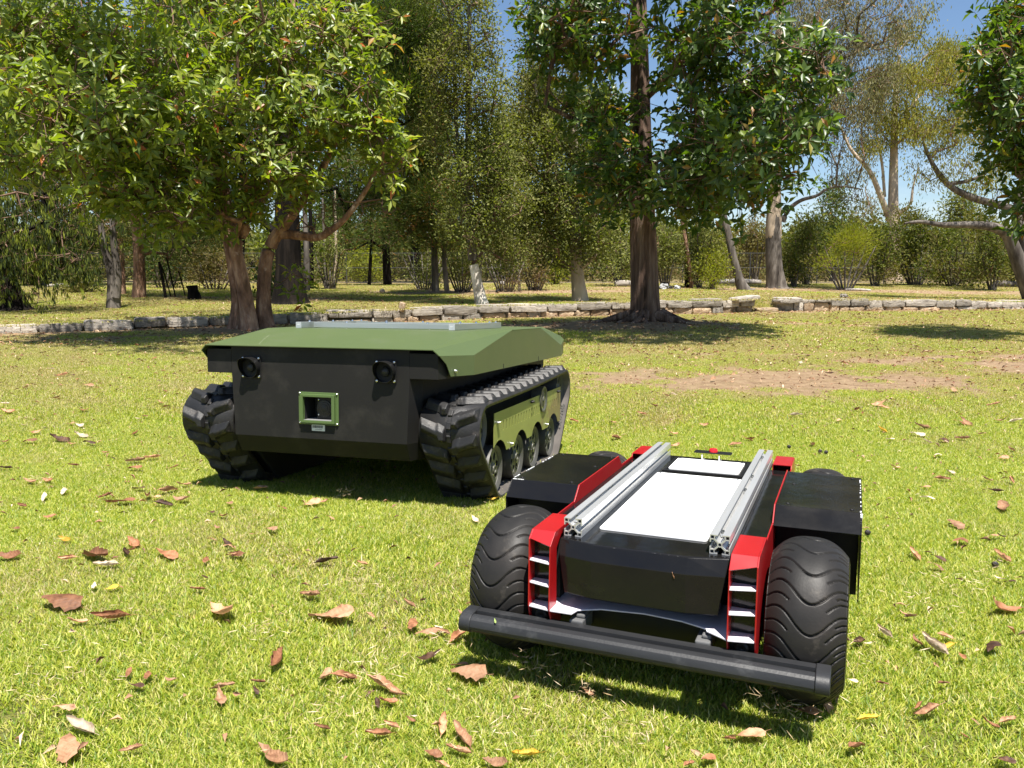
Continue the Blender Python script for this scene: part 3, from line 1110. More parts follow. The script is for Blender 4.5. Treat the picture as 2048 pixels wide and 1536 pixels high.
M['lensglass'] = surf('dull_lens', [(0.018, 0.018, 0.020), (0.026, 0.026, 0.028)], rough=(0.25, 0.35), spec=0.3)
M['ledge'] = surf('window_ledge_metal', [(0.16, 0.16, 0.16), (0.22, 0.22, 0.22)], rough=(0.4, 0.5))


M['scrape'] = surf('scraped_paint', [(0.16, 0.19, 0.10), (0.20, 0.23, 0.13)], rough=(0.5, 0.6))


def tank():
    DZ = 0.088
    z = lambda v: v + DZ
    base = T_T + R_T @ Vector((0, 0, -DZ * KT))
    rt = empty('tracked_robot', base, R_T.to_euler(), KT)
    tag(rt, 'large olive green tracked robot with charcoal hull, hooded cameras and rubber tracks', 'robot')

    # hull: faceted box between the tracks
    b = MB()
    def ring(y0, y1, x, xb, zz):
        return [(-x, y0, z(zz)), (x, y0, z(zz)), (xb, y0 + 0.07, z(zz)), (xb, y1, z(zz)), (-xb, y1, z(zz)), (-xb, y0 + 0.07, z(zz))]
    rs = [ring(0.062, 1.60, 0.372, 0.400, 0.105), ring(0.024, 1.95, 0.374, 0.402, 0.176), ring(0.024, 1.95, 0.386, 0.412, 0.425), ring(0.024, 1.95, 0.386, 0.412, 0.531)]
    fs = [(5, 4, 3, 2, 1, 0), tuple(range(18, 24))]
    for k in range(3):
        for i in range(6):
            j = (i + 1) % 6
            if k == 1 and i == 0:      # front face: the opening behind the sensor window
                continue
            fs.append((k * 6 + i, k * 6 + j, (k + 1) * 6 + j, (k + 1) * 6 + i))
    hx0, hx1, hz0, hz1 = -0.0570, 0.0660, z(0.2515), z(0.3415)
    hole = [(hx0, 0.024, hz0), (hx1, 0.024, hz0), (hx1, 0.024, hz1), (hx0, 0.024, hz1)]
    fs += [(6, 7, 25, 24), (7, 13, 26, 25), (13, 12, 27, 26), (12, 6, 24, 27)]
    b.add([p for r in rs for p in r] + hole, fs)
    b.build('hull', M['hull'], rt, bevel=0.0015)
    # sponsons over the tracks
    b = MB()
    for s in (-1, 1):
        pts = [(s * 0.3868, 0.0245), (s * 0.500, 0.0245), (s * 0.515, 0.085), (s * 0.532, 0.27), (s * 0.532, 1.72), (s * 0.4125, 1.72), (s * 0.4125, 0.09)]
        b.prism(pts if s > 0 else pts[::-1], z(0.424), z(0.520), 'z')
    b.build('sponson', M['hull'], rt, bevel=0.001)
    # suspension box, enlarged as dark fill for the shade between hull and track
    b = MB()
    for s in (-1, 1):
        x0, x1 = sorted((s * 0.4125, s * 0.50))
        b.prism([(0.20, z(0.17)), (0.36, z(-0.050)), (1.29, z(-0.050)), (1.50, z(0.24)), (1.45, z(0.30)), (0.22, z(0.27))], x0, x1, 'x')
        x0, x1 = sorted((s * 0.395, s * 0.4120))
        b.prism([(0.16, z(0.13)), (0.36, z(-0.070)), (1.29, z(-0.070)), (1.50, z(0.24)), (1.45, z(0.30)), (0.22, z(0.27))], x0, x1, 'x')
    b.build('suspension_shade_fill', M['void'], rt, bevel=0.004)

    # armoured shell
    A, C, Dd, E_ = (0.490, 0.000, 0.536), (0.514, 0.005, 0.514), (0.5225, 0.054, 0.480), (0.5280, 0.085, 0.433)
    cT, cB = (0.560, 0.256, 0.506), (0.560, 0.257, 0.428)
    cr, m1, m2, m3, m4 = (0.478, 0.420, 0.5955), (0.560, 0.780, 0.5955), (0.560, 1.300, 0.5955), (0.560, 1.757, 0.492), (0.560, 1.775, 0.429)
    rr, ra = (0.478, 1.640, 0.5955), (0.490, 2.040, 0.536)
    rC, rB = (0.514, 2.035, 0.514), (0.522, 1.98, 0.433)
    def mir(p):
        return (-p[0], p[1], p[2])
    Z = lambda p: (p[0], p[1], z(p[2]))
    sh = MB()
    def q(*pts):
        sh.sheet([Z(p) for p in pts], 0.003)
        if any(abs(p[0]) > 1e-6 for p in pts):
            sh.sheet([Z(mir(p)) for p in pts][::-1], 0.003)
    sh.sheet([Z(p) for p in (mir(A), A, cr, mir(cr))], 0.003)
    sh.sheet([Z(p) for p in (mir(cr), cr, m1, m2, rr, mir(rr), mir(m2), mir(m1))], 0.003)
    sh.sheet([Z(p) for p in (mir(rr), rr, ra, mir(ra))], 0.003)
    q(A, cT, m1, cr)
    q(A, C, cT)
    q(C, Dd, cT)
    q(Dd, E_, cB, cT)
    q(cT, cB, m4, m3, m2, m1)
    q(m2, m3, ra, rr)
    q(m3, m4, rB, rC)
    q(m3, rC, ra)
    sho = sh.build('shell', M['olive'], rt)
    # long curved scrape across the front slope
    sc_ = MB()
    sp = [(-0.262, 0.030), (-0.300, 0.110), (-0.330, 0.185), (-0.352, 0.240)]
    zz_ = lambda y: z(0.536 + (0.5955 - 0.536) * y / 0.42) + 0.0008
    for (xa, ya_), (xb, yb_) in zip(sp[:-1], sp[1:]):
        w_ = 0.0016
        sc_.add([(xa - w_, ya_, zz_(ya_)), (xa + w_, ya_, zz_(ya_)), (xb + w_ * 0.7, yb_, zz_(yb_)), (xb - w_ * 0.7, yb_, zz_(yb_))], [(0, 1, 2, 3)])
    sc_.build('scrape', M['scrape'], sho)
    # fold lines: slim rounded beads hide nothing, the facets meet edge to edge; bolts
    bolt = MB()
    bolt.lathe([(0.010, 0.0001), (0.0085, 0.0055), (0.003, 0.0075), (0, 0.0078)], (0, 0, 0), 'z', 12)
    bo = bolt.build('bolt', M['steel'], rt, smooth=40)
    nrm = Vector((0.172, -0.031, 0)).normalized()
    bo.location = (0.5345, 0.112, z(0.452))
    bo.rotation_euler = nrm.to_track_quat('Z', 'Y').to_euler()
    for (y, zz) in ((0.650, 0.437), (1.257, 0.440)):
        slot = MB()
        slot.prism([(y - 0.0035, z(zz - 0.012)), (y + 0.0035, z(zz - 0.012)), (y + 0.0035, z(zz + 0.012)), (y - 0.0035, z(zz + 0.012))], 0.5595, 0.5608, 'x')
        slot.build('fixing_slot', M['void'], rt)
    # roof rails
    for s in (-1, 1):
        r = MB()
        x = s * 0.372
        r.box(x - 0.0135, x + 0.0135, 0.505, 1.17, z(0.5965), z(0.6235))
        ro = r.build('roof_rail', M['alu2'], rt, bevel=0.001)
        e = MB()
        e.box(x - 0.0135, x + 0.0135, 0.5020, 0.5048, z(0.5965), z(0.6235))
        e.build('rail_end_cap', M['alu'], ro, bevel=0.0006)
        e = MB()
        e.box(x - 0.007, x + 0.007, 0.5010, 0.5018, z(0.6095), z(0.611))
        e.build('end_mark', M['white'], ro)
        for y in (0.60, 0.82, 1.02, 1.12):
            k = MB()
            k.lathe([(0.008, 0.0001), (0.0065, 0.004), (0.002, 0.006), (0, 0.006)], (x, y, z(0.6235)), 'z', 10)
            k.build('bolt', M['steel'], ro, smooth=40)
    for y in (0.600, 1.02):
        r = MB()
        r.box(-0.345, 0.345, y - 0.0115, y + 0.0115, z(0.598), z(0.621))
        ro = r.build('cross_rail', M['alu2'], rt, bevel=0.001)
        for x in (-0.18, 0.02, 0.22):
            k = MB()
            k.lathe([(0.008, 0.0001), (0.0065, 0.004), (0.002, 0.006), (0, 0.006)], (x, y, z(0.621)), 'z', 10)
            k.build('bolt', M['steel'], ro, smooth=40)

    # hooded cameras
    for xc in (-0.292, 0.292):
        c = bpy.data.objects.new('hooded_camera', None)
        COL.objects.link(c)
        c.parent = rt
        c.location = (xc, 0.024, z(0.449))
        MB().box(-0.043, 0.043, -0.005, -0.0005, -0.043, 0.043).build('mount_plate', M['black'], c, bevel=0.004)
        k = MB()
        k.lathe([(-0.0055, 0.0001), (-0.0045, 0.0045), (-0.001, 0.006), (0, 0.006)], (0, 0, 0), 'y', 10)
        repeat(k.build('bolt', M['steel'], c, smooth=40), [(sx * 0.036, -0.005, sz * 0.036) for sx in (-1, 1) for sz in (-1, 1)])
        # hood: tube cut on a slant, longer over the top
        n = 48
        vs, fs = [], []
        R, r2 = 0.0415, 0.0395
        for i in range(n):
            t = 2 * math.pi * i / n
            up = 0.5 + 0.5 * math.sin(t)
            ln = 0.020 + 0.026 * up ** 1.2 + (0.012 * max(0, math.sin(t - 0.5)) ** 4)
            for (rad, yy) in ((R, -0.005), (R, -ln), (r2, -ln), (r2, -0.006)):
                vs.append((rad * math.cos(t), yy, rad * math.sin(t)))
        for i in range(n):
            j = (i + 1) % n
            for a in range(3):
                fs.append((i * 4 + a, i * 4 + a + 1, j * 4 + a + 1, j * 4 + a))
        MB().add(vs, fs).build('hood', M['black'], c, smooth=35)
        l = MB()
        l.lathe([(-0.0055, 0.0394), (-0.0052, 0.02), (-0.008, 0.018), (-0.016, 0.016), (-0.017, 0.012)], (0, 0, 0), 'y', 28)
        l.build('camera_body', M['void'], c, smooth=30)
        l = MB()
        l.lathe([(-0.0165, 0.0115), (-0.0175, 0.009), (-0.0185, 0.0001)], (0, 0, 0), 'y', 24)
        l.build('lens', M['lensglass'], c, smooth=50)

    # sensor window
    w = bpy.data.objects.new('sensor_window', None)
    COL.objects.link(w)
    w.parent = rt
    w.location = (0.0045, 0.024, z(0.2965))
    f = MB()
    hx, hz = 0.0865, 0.0635
    def frame(hx0, hz0, hx1, hz1, y0, y1):
        f.box(-hx0, -hx1, y0, y1, -hz0, hz0)
        f.box(hx1, hx0, y0, y1, -hz0, hz0)
        f.box(-hx1, hx1, y0, y1, hz1, hz0)
        f.box(-hx1, hx1, y0, y1, -hz0, -hz1)
    frame(0.0865, 0.0635, 0.0620, 0.0455, -0.004, -0.0004)
    frame(0.0745, 0.0560, 0.0620, 0.0455, -0.016, -0.0041)
    f.build('window_frame', M['green'], w, bevel=0.0012)
    k = MB()
    k.lathe([(-0.0085, 0.0001), (-0.007, 0.0035), (-0.004, 0.005), (-0.003, 0.005)], (0, 0, 0), 'y', 10)
    repeat(k.build('frame_bolt', M['steel'], w, smooth=40), [(sx * 0.0808, 0, sz * 0.0580) for sx in (-1, 1) for sz in (-1, 1)])
    f = MB()
    a_, c_ = 0.0012, 0.075
    f.box(-0.0610, 0.0610, c_, c_ + 0.003, -0.0445, 0.0445)
    f.box(-0.0630, -0.0610, a_, c_, -0.0445, 0.0445)
    f.box(0.0610, 0.0630, a_, c_, -0.0445, 0.0445)
    f.box(-0.0610, 0.0610, a_, c_, 0.0445, 0.0465)
    f.build('window_recess', M['void'], w)
    f = MB()
    f.box(-0.0608, 0.0608, -0.014, 0.074, -0.0452, -0.0447)
    f.build('window_ledge', M['ledge'], w)
    f = MB()
    f.box(-0.020, 0.058, 0.0200, 0.0290, -0.042, 0.044)
    f.build('sensor_plate', M['black'], w, bevel=0.002)
    k = MB()
    k.lathe([(-0.0155, 0.0001), (-0.0145, 0.0030), (-0.0125, 0.0042), (-0.012, 0.0042)], (0, 0, 0), 'y', 10)
    repeat(k.build('plate_bolt', M['steel'], w, smooth=40), [(x, 0.032, zz) for x in (-0.012, 0.050) for zz in (-0.026, 0.032)])
    f = MB()
    f.lathe([(-0.012, 0.034), (-0.0155, 0.033), (-0.0160, 0.026), (-0.0175, 0.025), (-0.0180, 0.017), (-0.0192, 0.016), (-0.0196, 0.009), (-0.0205, 0.0001)], (0.014, 0.032, -0.002), 'y', 32)
    f.build('sensor_lens', M['lensglass'], w, smooth=25)
    # bar-code sticker
    st = MB().box(-0.0270, 0.0300, 0.0226, 0.0238, z(0.2085), z(0.2325)).build('sticker', M['sticker'], rt)
    k = MB()
    r_ = np.random.default_rng(2)
    x = -0.0235
    while x < 0.0225:
        wv = r_.choice([0.0004, 0.0007, 0.0011, 0.0016])
        k.box(x, x + wv, 0.0222, 0.02255, z(0.2202), z(0.2305))
        x += wv + r_.choice([0.0005, 0.0009, 0.0013])
    x = -0.012
    while x < 0.016:
        wv = r_.uniform(0.0010, 0.0022)
        k.box(x, x + wv, 0.0222, 0.02255, z(0.2138), z(0.2156))
        x += wv + 0.0009
    k.build('sticker_print', M['ink'], st)['kind'] = 'stuff'

    # size moulded into the belt, readable on the inside of the rear rise
    tx = bpy.data.curves.new('track_lettering', 'FONT')
    tx.body = '230x72x46'
    tx.size = 0.036
    tx.align_x = 'CENTER'
    tx.align_y = 'CENTER'
    tx.extrude = 0.0004
    tx.materials.append(M['ink'])
    t0_ = bpy.data.objects.new('lettering_source', tx)
    to = link('track_lettering', bpy.data.meshes.new_from_object(t0_))
    to['kind'] = 'stuff'
    to.parent = rt
    p0, p1 = V3(0.628, 1.410, z(0.010)), V3(0.628, 1.592, z(0.205))
    dv = unit_(p1 - p0)
    nv = np.array([0, -dv[2], dv[1]])
    mid = (p0 + p1) / 2 + nv * 0.019
    xv = np.cross(dv, nv)
    to.matrix_local = Matrix(((dv[0], -xv[0], nv[0], mid[0]), (dv[1], -xv[1], nv[1], mid[1]), (dv[2], -xv[2], nv[2], mid[2]), (0, 0, 0, 1)))
    # running gear
    for s in (-1, 1):
        x0, x1 = sorted((s * 0.410, s * 0.652))
        rubber_track(rt, x0, x1, z)
        # road wheels
        proto = None
        for (cy, cz, R, nm) in [(0.360, 0.034, 0.0995, 'road_wheel'), (0.684, 0.032, 0.0995, 'road_wheel'), (0.966, 0.032, 0.0995, 'road_wheel'), (1.288, 0.034, 0.0995, 'road_wheel'),
                                (0.160, 0.225, 0.088, 'idler_wheel'), (1.500, 0.262, 0.090, 'drive_wheel')]:
            key = (nm, R)
            if proto and proto[0] == key:
                a = proto[1].copy()
                COL.objects.link(a)
                a.parent = rt
                a.location = (s * 0.5, cy, z(cz))
                a.rotation_euler = (cy * 7, 0, 0)
                for ch in proto[1].children:
                    c2 = ch.copy()
                    COL.objects.link(c2)
                    c2.parent = a
                continue
            g = MB()
            F = s * 0.118        # face of the wheel, measured from its own centre
            disc_with_holes(g, F - s * 0.012, R * 0.80, 7, R * 0.55, R * 0.135, R * 0.30, th=s * 0.004, squash=1.35)
            g.lathe([(F - s * 0.017, R * 0.31), (F - s * 0.011, R * 0.31), (F - s * 0.006, R * 0.20), (F - s * 0.001, R * 0.19), (F, R * 0.13), (F - s * 0.004, R * 0.11), (F - s * 0.004, 0.0002)], (0, 0, 0), 'x', 24)
            o = g.build(nm, M['wheel'], rt, smooth=35)
            o.location = (s * 0.5, cy, z(cz))
            o.rotation_euler = (cy * 7, 0, 0)
            t = MB()
            t.lathe([(F - s * 0.016, R * 0.79), (F - s * 0.010, R * 0.80), (F - s * 0.002, R * 0.93), (F, R * 0.985), (F - s * 0.004, R), (F - s * 0.070, R), (F - s * 0.074, R * 0.95), (F - s * 0.016, R * 0.79)], (0, 0, 0), 'x', 48)
            t.build('wheel_rim', M['wheel_rim'], o, smooth=35)
            t = MB()
            t.lathe([(F - s * 0.036, R * 0.8), (F - s * 0.036, 0.0002)], (0, 0, 0), 'x', 24)
            t.build('wheel_well', M['void'], o)
            for k in range(4):
                a = math.pi / 2 * k
                t = MB()
                t.cyl((F - s * 0.012, R * 0.25 * math.cos(a), R * 0.25 * math.sin(a)), (F - s * 0.004, R * 0.25 * math.cos(a), R * 0.25 * math.sin(a)), 0.0035, n=8)
                t.build('wheel_bolt', M['steel'], o)
            proto = (key, o)
        # return roller
        t = MB()
        F = s * 0.641
        t.lathe([(F, 0.0002), (F + s * 0.001, 0.012), (F - s * 0.004, 0.016), (F - s * 0.008, 0.045), (F, 0.056), (F, 0.064), (F - s * 0.05, 0.066), (F - s * 0.05, 0.0002)], (0, 1.068, z(0.252)), 'x', 32)
        t.build('return_roller', M['wheel'], rt, smooth=35)
        # side plate with arches and louvre slots
        cen = [0.360, 0.684, 0.966, 1.288]
        def lower(y):
            v = 0.100
            for c_, zc in zip(cen, (0.034, 0.032, 0.032, 0.034)):
                d = y - c_
                if abs(d) < 0.122:
                    v = max(v, zc + math.sqrt(0.122 ** 2 - d * d))
            return v
        ya, yb = 0.292, 1.447
        px = s * 0.634
        X0, X1 = sorted((px, px - s * 0.003))
        pl = MB()
        ys = np.linspace(ya, yb, 150)
        ztop = lambda y: 0.273 + 0.009 * (y - ya) / (yb - ya)
        lo, hi = 0.190, 0.230
        for a, c in zip(ys[:-1], ys[1:]):
            la, lc = lower(a), lower(c)
            if c <= ya + 0.01:
                pass
            pl.prism([(a, z(min(la, lo))), (c, z(min(lc, lo))), (c, z(lo)), (a, z(lo))], X0, X1, 'x')
        pl.prism([(ya, z(hi)), (yb, z(hi)), (yb, z(ztop(yb))), (ya, z(ztop(ya)))], X0, X1, 'x')
        slots = [0.42 + 0.0445 * k for k in range(14)] + [1.175, 1.221, 1.267, 1.313, 1.359]
        yprev = ya
        for y in slots + [None]:
            y1 = yb if y is None else y - 0.0062
            if y1 > yprev:
                pl.prism([(yprev, z(lo)), (y1, z(lo)), (y1, z(hi)), (yprev, z(hi))], X0, X1, 'x')
            if y is not None:
                yprev = y + 0.0062
        po = pl.build('side_plate', M['plateolive'], rt)
        mb = MB()
        xm = px - s * 0.040
        a_, c_ = sorted((xm, xm - s * 0.004))
        mb.box(a_, c_, ya + 0.02, yb - 0.02, z(0.18), z(0.255))
        mb.build('plate_backing', M['void'], po)
        for (y, zz) in ((0.325, 0.232), (0.338, 0.232), (0.845, 0.262), (0.865, 0.262), (1.375, 0.262), (1.392, 0.262), (0.52, 0.118), (1.135, 0.120)):
            t = MB()
            t.lathe([(s * 0.014, 0.0002), (s * 0.013, 0.005), (s * 0.004, 0.007), (0, 0.007)], (px, y, z(zz)), 'x', 10)
            t.build('plate_bolt', M['steel'] if zz < 0.2 or y < 0.4 else M['black'], po, smooth=40)
    return rt


tank()

# ---------------------------------------------------------------- dry stone retaining walls
def stone_mat(name, stops, bump=1.2):
    m, nd, lk = new_mat(name)
    out = nd.new('ShaderNodeOutputMaterial')
    bs = nd.new('ShaderNodeBsdfPrincipled')
    tc = nd.new('ShaderNodeTexCoord')
    oi = nd.new('ShaderNodeObjectInfo')
    add = nd.new('ShaderNodeVectorMath')
    add.operation = 'ADD'
    ml = nd.new('ShaderNodeMath')
    ml.operation = 'MULTIPLY'
    ml.inputs[1].default_value = 37.0
    lk.new(oi.outputs['Random'], ml.inputs[0])
    cb = nd.new('ShaderNodeCombineXYZ')
    lk.new(ml.outputs['Value'], cb.inputs['X'])
    lk.new(tc.outputs['Object'], add.inputs[0])
    lk.new(cb.outputs['Vector'], add.inputs[1])
    n1 = nd.new('ShaderNodeTexNoise')
    n1.inputs['Scale'].default_value = 2.6
    n1.inputs['Detail'].default_value = 10
    n1.inputs['Roughness'].default_value = 0.72
    lk.new(add.outputs['Vector'], n1.inputs['Vector'])
    r = ramp(nd, stops)
    lk.new(n1.outputs['Fac'], r.inputs['Fac'])
    hs = nd.new('ShaderNodeHueSaturation')
    mr = nd.new('ShaderNodeMapRange')
    mr.inputs['To Min'].default_value = 0.55
    mr.inputs['To Max'].default_value = 1.12
    lk.new(oi.outputs['Random'], mr.inputs['Value'])
    lk.new(mr.outputs['Result'], hs.inputs['Value'])
    lk.new(r.outputs['Color'], hs.inputs['Color'])
    lk.new(hs.outputs['Color'], bs.inputs['Base Color'])
    bs.inputs['Roughness'].default_value = 0.92
    bs.inputs['Specular IOR Level'].default_value = 0.2
    n2 = nd.new('ShaderNodeTexNoise')
    n2.inputs['Scale'].default_value = 7
    n2.inputs['Detail'].default_value = 10
    n2.inputs['Roughness'].default_value = 0.75
    lk.new(add.outputs['Vector'], n2.inputs['Vector'])
    bp = nd.new('ShaderNodeBump')
    bp.inputs['Strength'].default_value = 0.9
    bp.inputs['Distance'].default_value = 0.035 * bump
    lk.new(n2.outputs['Fac'], bp.inputs['Height'])
    lk.new(bp.outputs['Normal'], bs.inputs['Normal'])
    lk.new(bs.outputs['BSDF'], out.inputs['Surface'])
    return m


M['stone_grey'] = stone_mat('weathered_sandstone', [(0.30, (0.07, 0.060, 0.052)), (0.40, (0.27, 0.235, 0.20)), (0.50, (0.45, 0.40, 0.34)), (0.66, (0.58, 0.52, 0.44))])
M['stone_warm'] = stone_mat('fresh_sandstone', [(0.30, (0.14, 0.095, 0.06)), (0.40, (0.38, 0.25, 0.15)), (0.53, (0.56, 0.42, 0.28)), (0.70, (0.66, 0.56, 0.42))])


def rock_mesh(name, mat, seed, rough=0.06, p=5.0, n=(7, 4, 4)):
    """unit block (x -.5..5, y, z) with worn corners and uneven faces"""
    r = np.random.default_rng(seed)
    verts, index, faces = [], {}, []
    nx, ny, nz = n
    ph = r.uniform(0, 6.28, (5, 3))
    fr = r.uniform(2, 7, (5, 3))
    def vid(i, j, k):
        key = (i, j, k)
        if key in index:
            return index[key]
        q = np.array([2 * i / nx - 1, 2 * j / ny - 1, 2 * k / nz - 1])
        l = (np.abs(q) ** p).sum() ** (1 / p)
        s = q / max(l, 1e-6) * max(np.abs(q)) if l > 0 else q
        q2 = s * 0.5
        d = sum(np.sin((fr[a] * q).sum() + ph[a]) for a in range(5)) / 5
        q2 = q2 * (1 + rough * d[0] if np.ndim(d) else 1 + rough * 1.6 * d)
        q2 = q2 + r.normal(0, rough * 0.16, 3)
        index[key] = len(verts)
        verts.append(tuple(q2))
        return index[key]
    for i in range(nx):
        for j in range(ny):
            for k in (0, nz):
                f = [vid(i, j, k), vid(i + 1, j, k), vid(i + 1, j + 1, k), vid(i, j + 1, k)]
                faces.append(f if k else f[::-1])
    for i in range(nx):
        for k in range(nz):
            for j in (0, ny):
                f = [vid(i, j, k), vid(i + 1, j, k), vid(i + 1, j, k + 1), vid(i, j, k + 1)]
                faces.append(f[::-1] if j else f)
    for j in range(ny):
        for k in range(nz):
            for i in (0, nx):
                f = [vid(i, j, k), vid(i, j + 1, k), vid(i, j + 1, k + 1), vid(i, j, k + 1)]
                faces.append(f if i else f[::-1])
    me = bpy.data.meshes.new(name)
    me.from_pydata(verts, [], faces)
    me.materials.append(mat)
    me.polygons.foreach_set('use_smooth', [True] * len(faces))
    me.set_sharp_from_angle(angle=math.radians(32))
    return me


STONES = {'g': [rock_mesh('stone', M['stone_grey'], 40 + i, rough=0.05, p=11.0) for i in range(7)],
          'w': [rock_mesh('stone', M['stone_warm'], 60 + i, rough=0.08, p=6.0) for i in range(7)]}


def lay_wall(name, label, line, plan, seed, depth=0.27):
    r = np.random.default_rng(seed)
    root = empty(name, (line[0][0], line[0][1], 0))
    tag(root, label, 'stone wall')
    pts = np.array(line, float)
    seg = np.linalg.norm(np.diff(pts, axis=0), axis=1)
    cum = np.concatenate([[0], np.cumsum(seg)])
    at = lambda s: np.array([np.interp(s, cum, pts[:, 0]), np.interp(s, cum, pts[:, 1])])
    L = cum[-1]

    def stone(s0, s1, z0, z1, kind, out=0.0, tilt=0.0):
        a, b = at(s0), at(s1)
        mid = (a + b) / 2
        d = (b - a) / max(1e-6, np.linalg.norm(b - a))
        me = STONES[kind][int(r.integers(0, 7))]
        o = link('stone', me, root)
        nv = np.array([-d[1], d[0]])
        c = mid + nv * (depth / 2 - out - 0.01)
        o.location = Vector((c[0], c[1], (z0 + z1) / 2)) - root.location
        o.rotation_euler = (r.normal(0, 0.03), tilt + r.normal(0, 0.012), math.atan2(d[1], d[0]) + r.normal(0, 0.02) + (math.pi if r.random() < 0.5 else 0))
        o.scale = (np.linalg.norm(b - a) - 0.008, depth, (z1 - z0))
        return o
    s = 0.0
    while s < L - 0.05:
        ln = r.uniform(0.34, 0.86)
        if L - (s + ln) < 0.35:
            ln = L - s
        x = at(s + ln / 2)[0]
        top = float(up_z(x)) + 0.014 + r.normal(0, 0.013)
        base = float(ground_z(x, float(wall_y(x)) - 0.1)) - 0.03
        h1 = plan(x)
        o = min(h1 + r.normal(0, 0.012), top - base)
        tilt = r.normal(0, 0.012)
        stone(s, s + ln, top - o, top, 'g', out=r.uniform(0.0, 0.035), tilt=tilt)
        s += ln
    # lower courses of smaller, brighter stones
    s = 0.0
    while s < L - 0.05:
        ln = r.uniform(0.22, 0.55)
        if L - (s + ln) < 0.2:
            ln = L - s
        x = at(s + ln / 2)[0]
        top = float(up_z(x)) + 0.012 - plan(x)
        base = float(ground_z(x, float(wall_y(x)) - 0.1)) - 0.04
        rem = top - base
        if rem > 0.05:
            stone(s, s + ln, base, top + 0.004, 'w' if r.random() < 0.75 else 'g', out=r.uniform(-0.03, 0.015))
        s += ln
    return root


wa = lay_wall('stone_wall', 'long low sandstone retaining wall running behind the tracked robot from the left edge to the gap', WALL_A,
              lambda x: 0.15 if x < -3.6 else 0.155, 5)
wb = lay_wall('stone_wall', 'short sandstone retaining wall to the right of the gap', WALL_B,
              lambda x: 0.085 if x < 7.4 else 0.16, 6)
# odd stones: the slab tipped over the wall's end, the step in the gap
def lone_stone(root, x, y, z, sx, sy, sz, rot, kind='g'):
    o = link('stone', STONES[kind][3], root)
    o.location = Vector((x, y, z)) - root.location
    o.rotation_euler = rot
    o.scale = (sx, sy, sz)


lone_stone(wa, 5.0, 17.45, 0.300, 0.66, 0.34, 0.10, (0.0, -0.09, 0.5))
lone_stone(wa, -1.95, 14.35, 0.26, 0.10, 0.16, 0.16, (0.1, 0.2, 0.3), 'w')
lone_stone(wa, 5.55, 17.75, 0.045, 0.62, 0.25, 0.10, (0, 0, 0.45), 'w')
lone_stone(wb, 6.1, 17.98, 0.24, 0.60, 0.36, 0.10, (0, -0.04, 0.3))

# ---------------------------------------------------------------- vegetation
M['bark_brown'] = surf('ridged_brown_bark', [(0.030, 0.019, 0.014), (0.145, 0.092, 0.068), (0.30, 0.215, 0.165)], scale=(11, 11, 0.9), rough=(0.85, 0.95), spec=0.15,
                       bump=6.0, bscale=7, bstretch=(5, 5, 0.4), detail=9, contrast=(0.32, 0.68))
M['bark_tan'] = surf('flaking_tan_bark', [(0.045, 0.025, 0.017), (0.27, 0.15, 0.095), (0.58, 0.38, 0.26)], scale=(7, 7, 2.4), rough=(0.75, 0.9), spec=0.2,
                     bump=5.0, bscale=7, bstretch=(2.5, 2.5, 0.9), detail=9, contrast=(0.30, 0.70), stain=((0.60, 0.46, 0.36), 3.0, 0.60, 0.70))
M['bark_white'] = surf('papery_white_bark', [(0.20, 0.15, 0.11), (0.58, 0.52, 0.45), (0.74, 0.70, 0.63)], scale=(5, 5, 2.2), rough=(0.8, 0.9), spec=0.2,
                       bump=1.8, bscale=9, bstretch=(2, 2, 0.8), detail=9, contrast=(0.30, 0.62))
M['bark_grey'] = surf('grey_bark', [(0.04, 0.033, 0.028), (0.11, 0.095, 0.082), (0.22, 0.195, 0.17)], scale=(6, 6, 1.2), rough=(0.85, 0.95), spec=0.15,
                      bump=1.6, bscale=8, bstretch=(3, 3, 0.6), detail=9)
M['bark_dark'] = surf('dark_bark', [(0.004, 0.0035, 0.003), (0.010, 0.008, 0.007), (0.026, 0.020, 0.016)], scale=(7, 7, 1.2), rough=(0.9, 0.95), spec=0.1,
                      bump=2.0, bscale=7, bstretch=(4, 4, 0.6))
M['bark_gum'] = surf('smooth_gum_bark', [(0.16, 0.12, 0.09), (0.42, 0.33, 0.24), (0.58, 0.47, 0.35)], scale=(2, 2, 0.7), rough=(0.6, 0.75), spec=0.25, bump=0.6, bscale=6, bstretch=(1, 1, 0.3))
M['twig'] = surf('pale_brown_twig', [(0.11, 0.065, 0.045), (0.22, 0.14, 0.10)], scale=(3, 3, 3), rough=(0.8, 0.9), spec=0.15)
M['deadwood'] = surf('bleached_deadwood', [(0.16, 0.14, 0.125), (0.38, 0.34, 0.30), (0.5, 0.46, 0.41)], scale=(1.2, 6, 6), rough=(0.85, 0.95), spec=0.15, bump=1.0, bscale=14)

M['leaf_broad'] = leafmat('glossy_broad_leaf', [(0.0, (0.085, 0.130, 0.018)), (0.45, (0.155, 0.205, 0.027)), (0.80, (0.25, 0.29, 0.038)), (0.975, (0.29, 0.30, 0.045)), (0.992, (0.42, 0.11, 0.03))],
                          rough=0.40, trans=0.38, tcol=(0.56, 0.62, 0.12), spec=0.45, two=((0.15, 0.20, 0.028), 0.45, 0.45, 0.62, 0.5))
M['leaf_dark'] = leafmat('glossy_dark_leaf', [(0.0, (0.034, 0.070, 0.015)), (0.5, (0.062, 0.110, 0.020)), (0.80, (0.115, 0.165, 0.026)), (0.955, (0.20, 0.24, 0.034)), (0.975, (0.30, 0.14, 0.02))],
                         rough=0.38, trans=0.34, tcol=(0.54, 0.62, 0.10), spec=0.45, two=((0.12, 0.18, 0.024), 0.6, 0.55, 0.68, 0.6))
